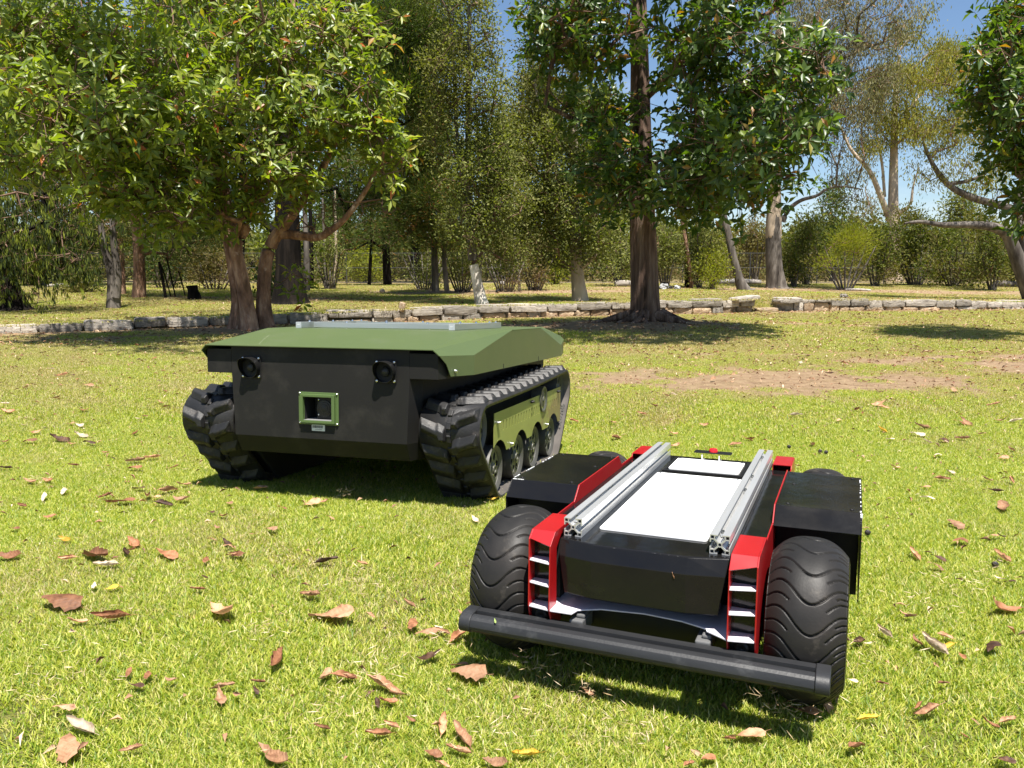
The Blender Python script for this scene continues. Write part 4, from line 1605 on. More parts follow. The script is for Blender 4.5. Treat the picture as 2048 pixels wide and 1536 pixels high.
M['leaf_olive'] = leafmat('fine_olive_leaf', [(0.0, (0.060, 0.075, 0.022)), (0.5, (0.140, 0.158, 0.045)), (1.0, (0.27, 0.275, 0.095))], rough=0.65, spec=0.15, trans=0.38, tcol=(0.44, 0.50, 0.12), two=((0.20, 0.185, 0.06), 0.5, 0.45, 0.62, 0.5))
M['leaf_pine'] = leafmat('pine_needle', [(0.0, (0.036, 0.060, 0.017)), (0.5, (0.070, 0.105, 0.026)), (0.96, (0.13, 0.165, 0.040)), (0.985, (0.28, 0.12, 0.04))], rough=0.65, spec=0.15, trans=0.28, tcol=(0.38, 0.45, 0.10),
                         two=((0.13, 0.13, 0.035), 0.7, 0.50, 0.66, 0.6))
M['leaf_rusty'] = leafmat('pine_with_rust_tips', [(0.0, (0.058, 0.090, 0.022)), (0.6, (0.105, 0.140, 0.034)), (0.93, (0.15, 0.17, 0.045)), (0.96, (0.40, 0.17, 0.06)), (1.0, (0.50, 0.24, 0.10))], rough=0.65, spec=0.15, trans=0.33, tcol=(0.4, 0.42, 0.12),
                          two=((0.40, 0.19, 0.085), 1.1, 0.64, 0.72, 0.8))
M['leaf_dark_pine'] = leafmat('dark_pine_needle', [(0.0, (0.016, 0.026, 0.010)), (0.6, (0.040, 0.058, 0.016)), (0.9, (0.12, 0.15, 0.024)), (1.0, (0.24, 0.26, 0.035))], rough=0.65, spec=0.15, trans=0.28, tcol=(0.45, 0.5, 0.08),
                          two=((0.24, 0.28, 0.035), 1.6, 0.56, 0.64, 0.9))  # dark needles with brighter yellow-green tufts
M['leaf_gum'] = leafmat('hanging_gum_leaf', [(0.0, (0.110, 0.110, 0.060)), (0.5, (0.185, 0.180, 0.092)), (0.94, (0.28, 0.26, 0.13)), (1.0, (0.42, 0.25, 0.16))], rough=0.65, spec=0.15, trans=0.33, tcol=(0.4, 0.4, 0.18))
M['leaf_gold'] = leafmat('golden_gum_leaf', [(0.0, (0.12, 0.135, 0.024)), (0.6, (0.22, 0.225, 0.042)), (1.0, (0.34, 0.31, 0.065))], rough=0.65, spec=0.15, trans=0.38, tcol=(0.5, 0.45, 0.08))
M['leaf_lime'] = leafmat('lime_shrub_leaf', [(0.0, (0.13, 0.155, 0.018)), (0.6, (0.20, 0.225, 0.026)), (1.0, (0.29, 0.29, 0.04))], rough=0.65, spec=0.15, trans=0.43, tcol=(0.5, 0.5, 0.06))
M['leaf_bush'] = leafmat('bush_leaf', [(0.0, (0.036, 0.052, 0.012)), (0.6, (0.088, 0.108, 0.022)), (1.0, (0.18, 0.19, 0.036))], rough=0.65, spec=0.15, trans=0.33, tcol=(0.42, 0.46, 0.08), two=((0.15, 0.125, 0.038), 0.8, 0.46, 0.62, 0.8))
M['leaf_scrub'] = leafmat('dry_scrub_leaf', [(0.0, (0.090, 0.080, 0.030)), (0.6, (0.150, 0.135, 0.045)), (1.0, (0.22, 0.18, 0.075))], rough=0.65, spec=0.15, trans=0.33, tcol=(0.4, 0.38, 0.1), two=((0.16, 0.10, 0.06), 0.8, 0.50, 0.62, 0.6))


def unit(v):
    return v / np.maximum(np.linalg.norm(v, axis=-1, keepdims=True), 1e-9)


def tube(path, radii, sides=12, ridge=0.0, seed=0, knots=0.0):
    """continuous trunk with uneven girth"""
    r = np.random.default_rng(seed)
    path = np.asarray(path, float)
    radii = np.asarray(radii, float)
    k = len(path)
    m = max(k, int(k * 5))
    t0 = np.linspace(0, 1, k)
    t = np.linspace(0, 1, m)
    P_ = np.stack([np.interp(t, t0, path[:, i]) for i in range(3)], 1)
    ker = np.ones(5) / 5
    for i in range(3):
        ext = np.concatenate([[P_[0, i]] * 2, P_[:, i], [P_[-1, i]] * 2])
        P_[:, i] = np.convolve(ext, ker, 'valid')
    R = np.interp(t, t0, radii)
    d = unit(np.gradient(P_, axis=0))
    ref = np.where(np.abs(d[:, 2:3]) > 0.9, np.array([[1.0, 0, 0]]), np.array([[0, 0, 1.0]]))
    a = unit(np.cross(d, ref))
    b = np.cross(d, a)
    th = np.linspace(0, 2 * np.pi, sides, endpoint=False)
    ph = r.uniform(0, 6.28, 6)
    rr = R[:, None] * (1 + ridge * (0.55 * np.sin(th[None] * 3 + ph[0] + 1.2 * np.sin(t[:, None] * 4 + ph[1])) + 0.45 * np.sin(th[None] * 7 + ph[2] + t[:, None] * 5) + 0.5 * np.sin(th[None] * 13 + ph[3] - t[:, None] * 3))
                       + knots * np.sin(t[:, None] * 23 + ph[4] + th[None]) * np.sin(t[:, None] * 9 + ph[5]))
    V = P_[:, None] + rr[..., None] * (a[:, None] * np.cos(th)[None, :, None] + b[:, None] * np.sin(th)[None, :, None])
    idx = np.arange(m * sides).reshape(m, sides)
    q = np.stack([idx[:-1], np.roll(idx[:-1], -1, 1), np.roll(idx[1:], -1, 1), idx[1:]], -1).reshape(-1, 4)
    return V.reshape(-1, 3), q


def grow(trunks, clusters, r_tip, seed, power=0.5, wob=0.12, up=0.5, seglen=0.6):
    """join every leaf cluster to the nearest wood; returns branch segments with radii"""
    r = np.random.default_rng(seed)
    nodes, parent, fixed = [], [], []
    for path, rad in trunks:
        path = np.asarray(path, float)
        prev = -1
        for i in range(len(path) - 1):
            n = max(1, int(np.linalg.norm(path[i + 1] - path[i]) / 0.25))
            for k in range(n):
                f = k / n
                nodes.append(path[i] * (1 - f) + path[i + 1] * f)
                parent.append(prev)
                fixed.append(rad[i] * (1 - f) + rad[i + 1] * f)
                prev = len(nodes) - 1
        nodes.append(path[-1])
        parent.append(prev)
        fixed.append(rad[-1])
    T0 = np.array(nodes)
    nfix = len(nodes)
    zmin = np.array(fixed)
    cap = len(nodes) + len(clusters) * 12 + 10
    N = np.zeros((cap, 3))
    N[:nfix] = T0
    cnt = nfix
    par = list(parent)
    c = np.asarray(clusters)
    # nodes low on the trunk carry no branches
    usable = np.ones(cap, bool)
    lo = c[:, 2].min() - 1.0
    usable[:nfix] = T0[:, 2] > lo
    if not usable[:nfix].any():
        usable[:nfix] = True
    dd = np.min(np.linalg.norm(c[:, None] - T0[None, ::3], axis=2), axis=1)
    order = np.argsort(dd)
    tips = []
    for i in order:
        p = c[i]
        v = N[:cnt] - p
        d = np.sqrt((v * v).sum(1))
        cost = d * (1 + up * np.clip(v[:, 2] / np.maximum(d, 1e-6), -0.6, 1)) + np.where(usable[:cnt], 0, 1e3)
        j = int(np.argmin(cost))
        dist = d[j]
        n = max(1, int(dist / seglen))
        prev = j
        q0 = N[j].copy()
        for k in range(1, n + 1):
            f = k / n
            q = q0 * (1 - f) + p * f
            if k < n:
                q = q + r.normal(0, wob * dist * 0.35, 3) * math.sin(f * math.pi)
            q[2] += 0.10 * dist * math.sin(f * math.pi) * (0.5 if up > 0 else -0.5)
            N[cnt] = q
            par.append(prev)
            prev = cnt
            cnt += 1
            if cnt >= cap - 2:
                break
        tips.append(prev)
        if cnt >= cap - 2:
            break
    N = N[:cnt]
    par = np.array(par)
    w = np.zeros(cnt)
    w[tips] += 1
    for i in range(cnt - 1, nfix - 1, -1):
        if par[i] >= 0:
            w[par[i]] += w[i]
    rad = r_tip * np.maximum(w, 1) ** power
    out = []
    for i in range(nfix, cnt):
        j = par[i]
        rj = rad[j] if j >= nfix else min(rad[i] * 1.15, fixed[j])
        out.append((N[j], N[i], min(rj, rad[i] * 1.5), rad[i]))
    return out, N[tips]


def seg_mesh(segs, sides=5):
    A = np.array([s[0] for s in segs])
    B = np.array([s[1] for s in segs])
    ra = np.array([s[2] for s in segs])
    rb = np.array([s[3] for s in segs])
    d = unit(B - A)
    ref = np.where(np.abs(d[:, 2:3]) > 0.9, np.array([[1.0, 0, 0]]), np.array([[0, 0, 1.0]]))
    a = unit(np.cross(d, ref))
    b = np.cross(d, a)
    th = np.linspace(0, 2 * np.pi, sides, endpoint=False)
    ring = a[:, None] * np.cos(th)[None, :, None] + b[:, None] * np.sin(th)[None, :, None]
    B2 = B + d * rb[:, None] * 0.6
    V = np.concatenate([A[:, None] + ring * ra[:, None, None], B2[:, None] + ring * rb[:, None, None]], 1)
    n = len(A)
    base = (np.arange(n) * 2 * sides)[:, None]
    k = np.arange(sides)[None]
    q = np.stack([base + k, base + (k + 1) % sides, base + sides + (k + 1) % sides, base + sides + k], -1).reshape(-1, 4)
    return V.reshape(-1, 3), q


def leaf_mesh(name, pos, d, nrm, ln, wd, mat, fold=0.25, droop=0.12, simple=False):
    d = unit(d)
    s = unit(np.cross(d, nrm))
    n = np.cross(s, d)
    L = ln[:, None]
    W = wd[:, None]
    k = len(pos)
    if simple:
        V = np.stack([pos, pos + d * L * 0.5 + s * W * 0.5, pos + d * L, pos + d * L * 0.5 - s * W * 0.5], 1)
        base = (np.arange(k) * 4)[:, None]
        return fast_mesh(name, V.reshape(-1, 3), quads=base + np.array([[0, 1, 2, 3]]), mat=mat)
    mid = pos + d * L * 0.50 - n * L * droop * 0.3
    tip = pos + d * L - n * L * droop
    l1 = pos + d * L * 0.52 + s * W * 0.5 + n * W * fold
    r1 = pos + d * L * 0.52 - s * W * 0.5 + n * W * fold
    V = np.stack([pos, l1, tip, r1, mid], 1)
    base = (np.arange(k) * 5)[:, None, None]
    t = np.array([[0, 4, 1], [0, 3, 4], [1, 4, 2], [4, 3, 2]])[None]
    return fast_mesh(name, V.reshape(-1, 3), tris=(base + t).reshape(-1, 3), mat=mat)


def sample_lobes(lobes, seed, density=1.0, shell=0.45):
    """lobes in photo pixels: (u, v, ru, rv, D, depth radius m, count) -> cluster centres and their lobe centre"""
    r = np.random.default_rng(seed)
    out, cen = [], []
    for (u, v, ru, rv, D, rd, n) in lobes:
        c = P(u, v, D)
        k = max(1, int(n * density))
        q = r.normal(size=(k, 3))
        q = unit(q) * (shell + (1 - shell) * r.random((k, 1)) ** 0.6) * r.uniform(0.75, 1.05, (k, 1)) * np.where(r.random((k, 1)) < 0.22, r.uniform(1.0, 1.38, (k, 1)), 1.0)
        sx, sz = ru * D / F_PX, rv * D / F_PX
        out.append(c + q * np.array([sx, rd, sz]))
        cen.append(np.repeat(c[None], k, 0))
    return np.concatenate(out), np.concatenate(cen)


def foliage(tips, cen, style, n, ln, wd, spread, seed):
    r = np.random.default_rng(seed)
    k = len(tips)
    out = unit(tips - cen + np.array([0, 0, 0.25]))
    if style == 'whorl':            # rosettes of broad leaves at twig ends
        nw, nl = n
        c = np.repeat(tips, nw, 0) + r.normal(0, spread, (k * nw, 3))
        t = unit(np.repeat(out, nw, 0) + r.normal(0, 0.55, (k * nw, 3)) + np.array([0, 0, 0.3]))
        m = len(c)
        c = np.repeat(c, nl, 0)
        t2 = np.repeat(t, nl, 0)
        ph = np.tile(np.arange(nl) * 2.4, m) + np.repeat(r.uniform(0, 6.28, m), nl)
        a = unit(np.cross(t2, np.array([0.3, 0.2, 1.0])))
        b = np.cross(t2, a)
        rad = a * np.cos(ph)[:, None] + b * np.sin(ph)[:, None]
        d = unit(rad + t2 * r.uniform(-0.25, 0.9, (len(c), 1)) + np.array([0, 0, -0.35]) * r.random((len(c), 1)))
        nrm = unit(t2 + 0.2 * r.normal(size=c.shape))
        pos = c + t2 * r.uniform(-0.05, 0.03, (len(c), 1)) + d * 0.012
        twig = (np.repeat(tips, nw, 0), c[::nl], t)
    else:
        m = k * n
        c = np.repeat(tips, n, 0)
        o = np.repeat(out, n, 0)
        if style == 'pine':
            off = r.normal(0, 1, (m, 3)) * spread * np.array([1, 1, 0.75])
            pos = c + off
            d = unit(off * 0.6 / spread + o * 0.5 + np.array([0, 0, 0.35]) + r.normal(0, 0.45, (m, 3)))
            nrm = r.normal(size=(m, 3))
        elif style == 'hang':
            off = r.normal(0, 1, (m, 3)) * spread * np.array([1, 1, 0.9])
            pos = c + off
            d = unit(np.array([0, 0, -1.0]) + r.normal(0, 0.42, (m, 3)))
            nrm = r.normal(size=(m, 3)) * np.array([1, 1, 0.2])
        elif style == 'tassel':      # drooping bundles of needles
            g = 10
            gc = np.repeat(tips, n // g, 0) + r.normal(0, 1, (k * (n // g), 3)) * spread
            pos = np.repeat(gc, g, 0) + r.normal(0, 0.022, (len(gc) * g, 3))
            m = len(pos)
            d = unit(np.array([0, 0, -1.0]) + r.normal(0, 0.20, (m, 3)))
            nrm = r.normal(size=(m, 3)) * np.array([1, 1, 0.2])
        else:                        # fine: small leaves in loose sprays
            off = r.normal(0, 1, (m, 3)) * spread
            pos = c + off
            d = unit(o * 0.5 + off / spread * 0.3 + r.normal(0, 0.8, (m, 3)))
            nrm = unit(r.normal(size=(m, 3)) + np.array([0, 0, 0.5]))
        twig = None
    m = len(pos)
    L = ln * r.uniform(0.6, 1.15, m)
    W = wd * r.uniform(0.75, 1.15, m)
    return pos, d, nrm, L, W, twig


def single_leaves(root, mat, pos, d, nrm, L, W, count, fold=0.25, droop=0.12):
    """the leaves that show largest become parts of their own; returns the mask of the rest"""
    dist = np.linalg.norm(pos - np.array([0, 0, CAM_H]), axis=1)
    yy = pos[:, 1]
    u = 1024 + F_PX * pos[:, 0] / np.maximum(yy, 0.1)
    vz = (pos[:, 2] - CAM_H) / np.maximum(yy, 0.1)
    inside = (u > 10) & (u < 2038) & (vz > -0.02) & (vz < 0.33)
    score = np.where(inside, L / dist, 0)
    pick = np.argsort(-score)[:count]
    unit_me = None
    dd = unit(d)
    s = unit(np.cross(dd, nrm))
    n = np.cross(s, dd)
    for i in pick:
        if unit_me is None:
            one = lambda v: np.array([v], float)
            unit_me = leaf_mesh('leaf', one([0, 0, 0]), one([0, 1, 0]), one([0, 0, 1]), np.array([1.0]), np.array([1.0]), mat, fold, droop)
        o = link('leaf', unit_me, root)
        mt = Matrix(((s[i, 0] * W[i], dd[i, 0] * L[i], n[i, 0] * L[i], pos[i, 0]), (s[i, 1] * W[i], dd[i, 1] * L[i], n[i, 1] * L[i], pos[i, 1]),
                     (s[i, 2] * W[i], dd[i, 2] * L[i], n[i, 2] * L[i], pos[i, 2]), (0, 0, 0, 1)))
        o.matrix_parent_inverse = Matrix.Identity(4)
        o.matrix_local = Matrix.Translation(-root.location) @ mt
    keep = np.ones(len(pos), bool)
    keep[pick] = False
    return keep


def rel(root, V):
    return np.asarray(V) - np.array(root.location)


def tree(name, label, cat, trunks, lobes, bark, leaf, style='fine', n=30, ln=0.07, wd=0.03, spread=0.25, r_tip=0.006, seed=1, group=None, up=0.5,
         twigmat='twig', ridge=0.10, sides=12, singles=0, shell=0.45, power=0.5, density=1.0, simple=True, bare=None, foot=0.0, seglen=0.6, knots=0.0, extra=None, fine_twigs=True):
    """trunks: list of [(u, v, D, radius m), ...] from the ground up, first point on the ground"""
    tk = []
    for t in trunks:
        pts = [P(u, v, D) for (u, v, D, _) in t]
        rad = [q[3] for q in t]
        tk.append((np.array(pts), rad))
    g = tk[0][0][0]
    gz = float(ground_z(g[0], g[1]))
    for (path, rad), src in zip(tk, trunks):   # plant it: the foot meets the lawn
        if foot >= 0 and abs(src[0][1] - trunks[0][0][1]) < 16:
            path[0][2] = min(path[0][2], float(ground_z(path[0][0], path[0][1]))) - 0.08
    root = empty(name, (g[0], g[1], gz))
    tag(root, label, cat, group)
    V, Q, off = [], [], 0
    for i, (path, rad) in enumerate(tk):
        if foot and i < foot:
            path = np.insert(path, 1, path[0] * 0.80 + path[1] * 0.20, 0)
            path = np.insert(path, 1, path[0] * 0.93 + path[2] * 0.07 if False else path[0] * 0.5 + path[1] * 0.5, 0)
            rad = [rad[0] * 1.75, rad[0] * 1.28, rad[0] * 1.05] + list(rad[1:])
        v, q = tube(path, rad, sides, ridge, seed + i, knots)
        if i < 9:
            link('trunk', fast_mesh('trunk', rel(root, v), quads=q, mat=M[bark], smooth=True), root)
    cl, cen = sample_lobes(lobes, seed, density, shell)
    segs, tips = grow(tk, cl, r_tip, seed + 3, power=power, up=up, seglen=seglen)
    dd = np.linalg.norm(tips[:, None] - cl[None], axis=2).argmin(1) if len(cl) < 3000 else np.arange(len(tips))
    cen = cen[dd]
    if bare:
        bc, _ = sample_lobes(bare, seed + 77, 1.0, 0.2)
        s2, _t = grow(tk, bc, r_tip * 0.8, seed + 78, power=power, up=up, seglen=seglen * 0.5, wob=0.3)
        segs = segs + s2
    r = np.random.default_rng(seed + 9)
    pos, d, nrm, L, W, tw = foliage(tips, cen, style, n, ln, wd, spread, seed + 5)
    if tw is not None:
        segs = segs + [(a, b, 0.005, 0.003) for a, b in zip(tw[0], tw[1])]
    elif fine_twigs:
        k = len(tips)
        for _ in range(2):
            e = tips + r.normal(0, spread * 0.9, tips.shape)
            segs = segs + [(a, b, r_tip * 0.8, r_tip * 0.4) for a, b in zip(tips, e)]
    big = [s for s in segs if s[3] > 0.022]
    small = [s for s in segs if s[3] <= 0.022]
    if big:
        v, q = seg_mesh(big, 8)
        link('limbs', fast_mesh('limbs', rel(root, v), quads=q, mat=M[bark if bark != 'bark_white' else 'bark_grey'], smooth=True), root)
    if small:
        v, q = seg_mesh(small, 4)
        link('twigs', fast_mesh('twigs', rel(root, v), quads=q, mat=M[twigmat]), root)['kind'] = 'stuff'
    keep = np.ones(len(pos), bool)
    if singles:
        keep = single_leaves(root, M[leaf], pos, d, nrm, L, W, singles)
    pos, d, nrm, L, W = pos[keep], d[keep], nrm[keep], L[keep], W[keep]
    me = leaf_mesh('crown', rel(root, pos), d, nrm, L, W, M[leaf], simple=simple)
    o = link('crown', me, root)
    o['kind'] = 'stuff'
    return root


# --- the two big broad-leaved trees in front of the wall
tree('broadleaf_tree', 'broad-leaved tree with flaking tan twin trunks and bright glossy leaves left of the stone gap', 'tree',
     [[(478, 668, 11.9, 0.150), (482, 600, 11.9, 0.125), (470, 520, 11.85, 0.115), (452, 440, 11.8, 0.105), (440, 330, 11.8, 0.09), (425, 200, 11.9, 0.075), (420, 60, 12.0, 0.06), (430, -160, 12.1, 0.03)],
      [(500, 668, 11.7, 0.13), (497, 610, 11.65, 0.100), (480, 540, 11.6, 0.090), (468, 490, 11.6, 0.085), (500, 440, 11.6, 0.075), (520, 340, 11.7, 0.06), (560, 180, 11.8, 0.05), (590, 0, 11.9, 0.035), (600, -150, 12, 0.02)],
      [(532, 660, 12.1, 0.120), (526, 590, 12.1, 0.095), (530, 520, 12.1, 0.090), (548, 478, 12.1, 0.088), (570, 450, 12.0, 0.07), (620, 380, 11.9, 0.055), (665, 300, 11.8, 0.042), (700, 180, 11.8, 0.03), (700, 60, 11.8, 0.02)],
      [(540, 470, 12.1, 0.070), (600, 470, 12.0, 0.062), (640, 478, 11.8, 0.05), (690, 440, 11.7, 0.038), (740, 370, 11.6, 0.028), (770, 300, 11.5, 0.018)],
      [(446, 400, 11.8, 0.07), (380, 340, 11.5, 0.055), (290, 300, 11.2, 0.042), (200, 250, 10.9, 0.03), (120, 200, 10.7, 0.018)],
      [(438, 320, 11.8, 0.06), (350, 200, 11.7, 0.045), (270, 90, 11.6, 0.03), (210, -20, 11.5, 0.018)]],
     [(190, 260, 130, 90, 9.8, 1.2, 50), (80, 200, 90, 70, 10.0, 1.1, 34), (40, 100, 80, 60, 10.2, 0.9, 20), (130, 60, 110, 60, 10.4, 1.2, 30), (230, 120, 110, 70, 10.5, 1.2, 36), (330, 230, 120, 80, 10.2, 1.3, 48), (350, 110, 100, 70, 10.6, 1.3, 34), (40, 320, 60, 34, 9.8, 0.6, 10), (250, -230, 340, 90, 10.8, 1.4, 34), (270, -350, 230, 110, 8.0, 1.1, 44), (120, -320, 200, 90, 9.3, 0.9, 34), (440, 60, 140, 80, 11.6, 1.5, 52),
      (250, 368, 100, 48, 10.2, 1.0, 36), (330, 410, 100, 50, 10.5, 1.1, 32), (500, 250, 90, 70, 10.8, 1.1, 44), (560, 330, 80, 50, 10.9, 0.9, 26), (570, 110, 110, 80, 11.4, 1.4, 52), (690, 90, 80, 70, 11.6, 1.1, 34), (700, 180, 80, 60, 11.3, 1.0, 30),
      (750, 250, 60, 50, 11.4, 0.8, 24), (620, 220, 70, 50, 11.1, 1.0, 26), (775, 310, 45, 50, 11.3, 0.5, 16), (470, 400, 60, 50, 11.1, 0.6, 16), (560, 370, 70, 40, 11.2, 0.8, 22),
      (430, -70, 330, 110, 12.2, 1.8, 70), (390, 310, 80, 50, 10.6, 0.6, 18), (590, 560, 26, 26, 12.4, 0.3, 3)],
     'bark_tan', 'leaf_broad', style='whorl', n=(4, 6), ln=0.165, wd=0.058, spread=0.17, r_tip=0.0055, seed=11, singles=150, ridge=0.12, sides=32, knots=0.10, simple=False, foot=3,
     bare=[(640, 430, 110, 50, 11.8, 0.6, 46), (330, 400, 90, 60, 11.3, 0.8, 40), (760, 420, 60, 30, 11.6, 0.4, 14)], power=0.46)

tree('broadleaf_tree', 'tall tree with one thick ridged brown trunk and glossy leaves behind the tracked robot', 'tree',
     [[(1292, 668, 12.9, 0.250), (1291, 600, 12.9, 0.222), (1288, 500, 12.9, 0.205), (1285, 420, 12.9, 0.195), (1282, 300, 12.9, 0.17), (1280, 150, 12.9, 0.14), (1278, 0, 12.9, 0.11), (1275, -200, 13, 0.06)],
      [(1284, 330, 12.9, 0.08), (1350, 300, 12.5, 0.06), (1430, 260, 12.1, 0.045), (1520, 230, 11.9, 0.03), (1600, 210, 11.8, 0.018)],
      [(1284, 300, 12.9, 0.07), (1220, 270, 12.5, 0.05), (1150, 240, 12.2, 0.035), (1090, 210, 12.0, 0.02)],
      [(1282, 200, 12.9, 0.08), (1370, 120, 12.6, 0.06), (1480, 60, 12.3, 0.04), (1580, 0, 12.2, 0.025)]],
     [(1330, 360, 80, 50, 11.2, 1.2, 30), (1400, 250, 60, 50, 10.9, 0.8, 18), (1435, 320, 85, 55, 10.7, 1.0, 40), (1215, 350, 50, 55, 11.6, 1.0, 20), (1535, 270, 90, 80, 10.9, 1.1, 50), (1590, 160, 70, 100, 11.2, 1.1, 38), (1440, 150, 120, 80, 11.4, 1.4, 42), (1300, -280, 260, 110, 11.2, 1.5, 34), (1440, -330, 330, 110, 8.9, 1.2, 100), (1180, -320, 240, 100, 9.6, 1.0, 60),
      (1390, 80, 80, 60, 11.0, 0.9, 28), (1180, 80, 110, 70, 11.8, 1.2, 30), (1240, 240, 60, 50, 11.8, 1.2, 20), (1120, 110, 70, 60, 12.2, 0.8, 16), (1100, 30, 80, 50, 12.3, 1.0, 18), (1170, 230, 50, 40, 12.2, 0.7, 12),
      (1360, 0, 240, 50, 11.6, 1.4, 40), (1330, -110, 260, 80, 11.9, 1.8, 36), (1560, 370, 45, 30, 12.1, 0.5, 9), (1390, 400, 110, 26, 12.2, 1.0, 24), (1490, 380, 50, 30, 12.1, 0.8, 10), (1230, 400, 40, 26, 12.3, 0.6, 8)],
     'bark_brown', 'leaf_dark', style='whorl', n=(4, 6), ln=0.175, wd=0.068, spread=0.17, r_tip=0.0055, seed=23, singles=150, ridge=0.05, sides=36, simple=False, foot=1, up=0.2)

tree('broadleaf_tree', 'dark glossy-leaved tree reaching in at the right edge of the picture', 'tree',
     [[(2190, 700, 10.6, 0.2), (2185, 500, 10.6, 0.17), (2170, 250, 10.6, 0.13), (2160, 0, 10.6, 0.1), (2160, -200, 10.6, 0.05)],
      [(2180, 350, 10.6, 0.07), (2110, 280, 10.4, 0.05), (2040, 200, 10.3, 0.03), (1990, 150, 10.2, 0.015)]],
     [(2030, 190, 55, 80, 10.3, 0.8, 36), (2050, 60, 70, 60, 10.4, 0.8, 26), (2065, 320, 60, 80, 10.4, 0.7, 34), (1990, 110, 35, 30, 10.2, 0.5, 9), (2100, 150, 120, 200, 10.8, 1.2, 90), (2150, -60, 160, 100, 10.8, 1.2, 50), (2050, 420, 34, 30, 10.4, 0.5, 8), (1975, 200, 24, 40, 10.3, 0.4, 6)],
     'bark_brown', 'leaf_dark', style='whorl', n=(4, 6), ln=0.15, wd=0.058, spread=0.14, r_tip=0.005, seed=31, singles=60, simple=False, foot=1)

# --- upper lawn, left: pines and their neighbours
tree('pine_tree', 'dark pine with drooping bright green tufts and a flared trunk at the far left edge', 'tree',
     [[(22, 617, 15.6, 0.30), (8, 560, 15.6, 0.20), (-6, 500, 15.6, 0.18), (-20, 380, 15.6, 0.16), (-30, 200, 15.6, 0.12), (-30, 0, 15.6, 0.08)],
      [(-10, 470, 15.6, 0.06), (60, 400, 15.2, 0.045), (130, 370, 14.8, 0.02)]],
     [(60, 430, 110, 70, 15.0, 1.2, 55), (20, 500, 90, 50, 14.9, 1.0, 34), (110, 520, 60, 40, 14.8, 0.7, 24), (-60, 400, 130, 200, 15.6, 2.0, 70), (140, 440, 60, 50, 15.2, 0.8, 24), (60, 340, 80, 60, 15.3, 1.0, 22), (72, 592, 15, 16, 14.6, 0.2, 3), (0, 560, 18, 24, 14.8, 0.3, 4)],
     'bark_dark', 'leaf_dark_pine', style='tassel', n=80, ln=0.14, wd=0.020, spread=0.24, r_tip=0.006, seed=41, up=-0.2, foot=1, simple=True)
tree('pine_tree', 'tall pale olive feathery tree rising behind the left end of the lawn', 'tree',
     [[(100, 590, 26, 0.22), (95, 300, 26, 0.16), (90, 0, 26, 0.1)]],
     [(60, 160, 110, 120, 25, 2.2, 90), (110, 290, 130, 90, 25, 2.0, 80), (20, 60, 60, 60, 26, 1.5, 30), (180, 200, 110, 150, 26, 2.0, 70), (40, 300, 70, 80, 25, 2, 40)],
     'bark_grey', 'leaf_olive', style='fine', n=190, ln=0.14, wd=0.045, spread=0.30, r_tip=0.012, seed=43, foot=1)
tree('pine_tree', 'big dark pine with a black trunk right behind the twin-trunked broadleaf', 'tree',
     [[(582, 603, 17.6, 0.36), (578, 540, 17.6, 0.28), (574, 430, 17.6, 0.25), (572, 250, 17.6, 0.2), (570, 0, 17.6, 0.15), (570, -250, 17.6, 0.1)],
      [(573, 330, 17.6, 0.09), (680, 260, 17.2, 0.06), (780, 200, 17.0, 0.03)],
      [(572, 200, 17.6, 0.08), (700, 90, 17.4, 0.055), (810, 40, 17.4, 0.03)]],
     [(800, 60, 85, 80, 17.2, 1.2, 75), (720, 20, 90, 90, 18.0, 1.5, 60), (815, 190, 55, 55, 17.0, 0.9, 44), (780, 130, 70, 60, 17.3, 1.0, 40), (860, 60, 50, 60, 17.4, 0.9, 30), (450, 150, 200, 160, 18.8, 2.0, 90), (560, -60, 280, 120, 18.6, 2.4, 80), (620, -260, 330, 120, 17.6, 2.6, 110), (340, 330, 120, 90, 18.8, 1.6, 45), (450, 420, 90, 60, 18.8, 1.2, 26), (720, 390, 70, 46, 18.4, 1.0, 20), (640, 120, 60, 90, 18.8, 1.2, 20), (850, 130, 40, 50, 18.0, 0.8, 14)],
     'bark_dark', 'leaf_pine', style='pine', n=230, ln=0.15, wd=0.016, spread=0.20, r_tip=0.008, seed=47, foot=1)
tree('pine_tree', 'green pine with rusty orange tips between the broadleaf and the first paperbark', 'tree',
     [[(872, 588, 21.5, 0.10), (868, 480, 21.5, 0.08), (862, 350, 21.5, 0.07), (856, 200, 21.5, 0.05)],
      [(895, 590, 21.5, 0.07), (885, 500, 21.5, 0.06), (905, 440, 21.4, 0.04), (930, 400, 21.4, 0.02)]],
     [(858, 300, 62, 50, 21.2, 1.1, 55), (868, 400, 72, 55, 21.2, 1.2, 75), (830, 350, 45, 60, 21.4, 0.9, 34), (870, 470, 55, 36, 21.3, 0.8, 22), (800, 450, 50, 30, 21.4, 0.8, 12), (855, 225, 45, 40, 21.4, 0.9, 24)],
     'bark_grey', 'leaf_rusty', style='pine', n=200, ln=0.16, wd=0.018, spread=0.20, r_tip=0.006, seed=53, foot=0)
tree('pine_tree', 'slim dark pine with a bare black trunk beyond the sunlit clearing', 'tree',
     [[(775, 572, 29, 0.16), (772, 500, 29, 0.13), (770, 400, 29, 0.11), (768, 250, 29, 0.08)]],
     [(770, 440, 60, 50, 28.5, 1.3, 36), (740, 360, 60, 60, 28.5, 1.3, 22), (690, 470, 40, 40, 28.8, 1.0, 14)],
     'bark_dark', 'leaf_pine', style='pine', n=120, ln=0.22, wd=0.025, spread=0.34, r_tip=0.008, seed=57)
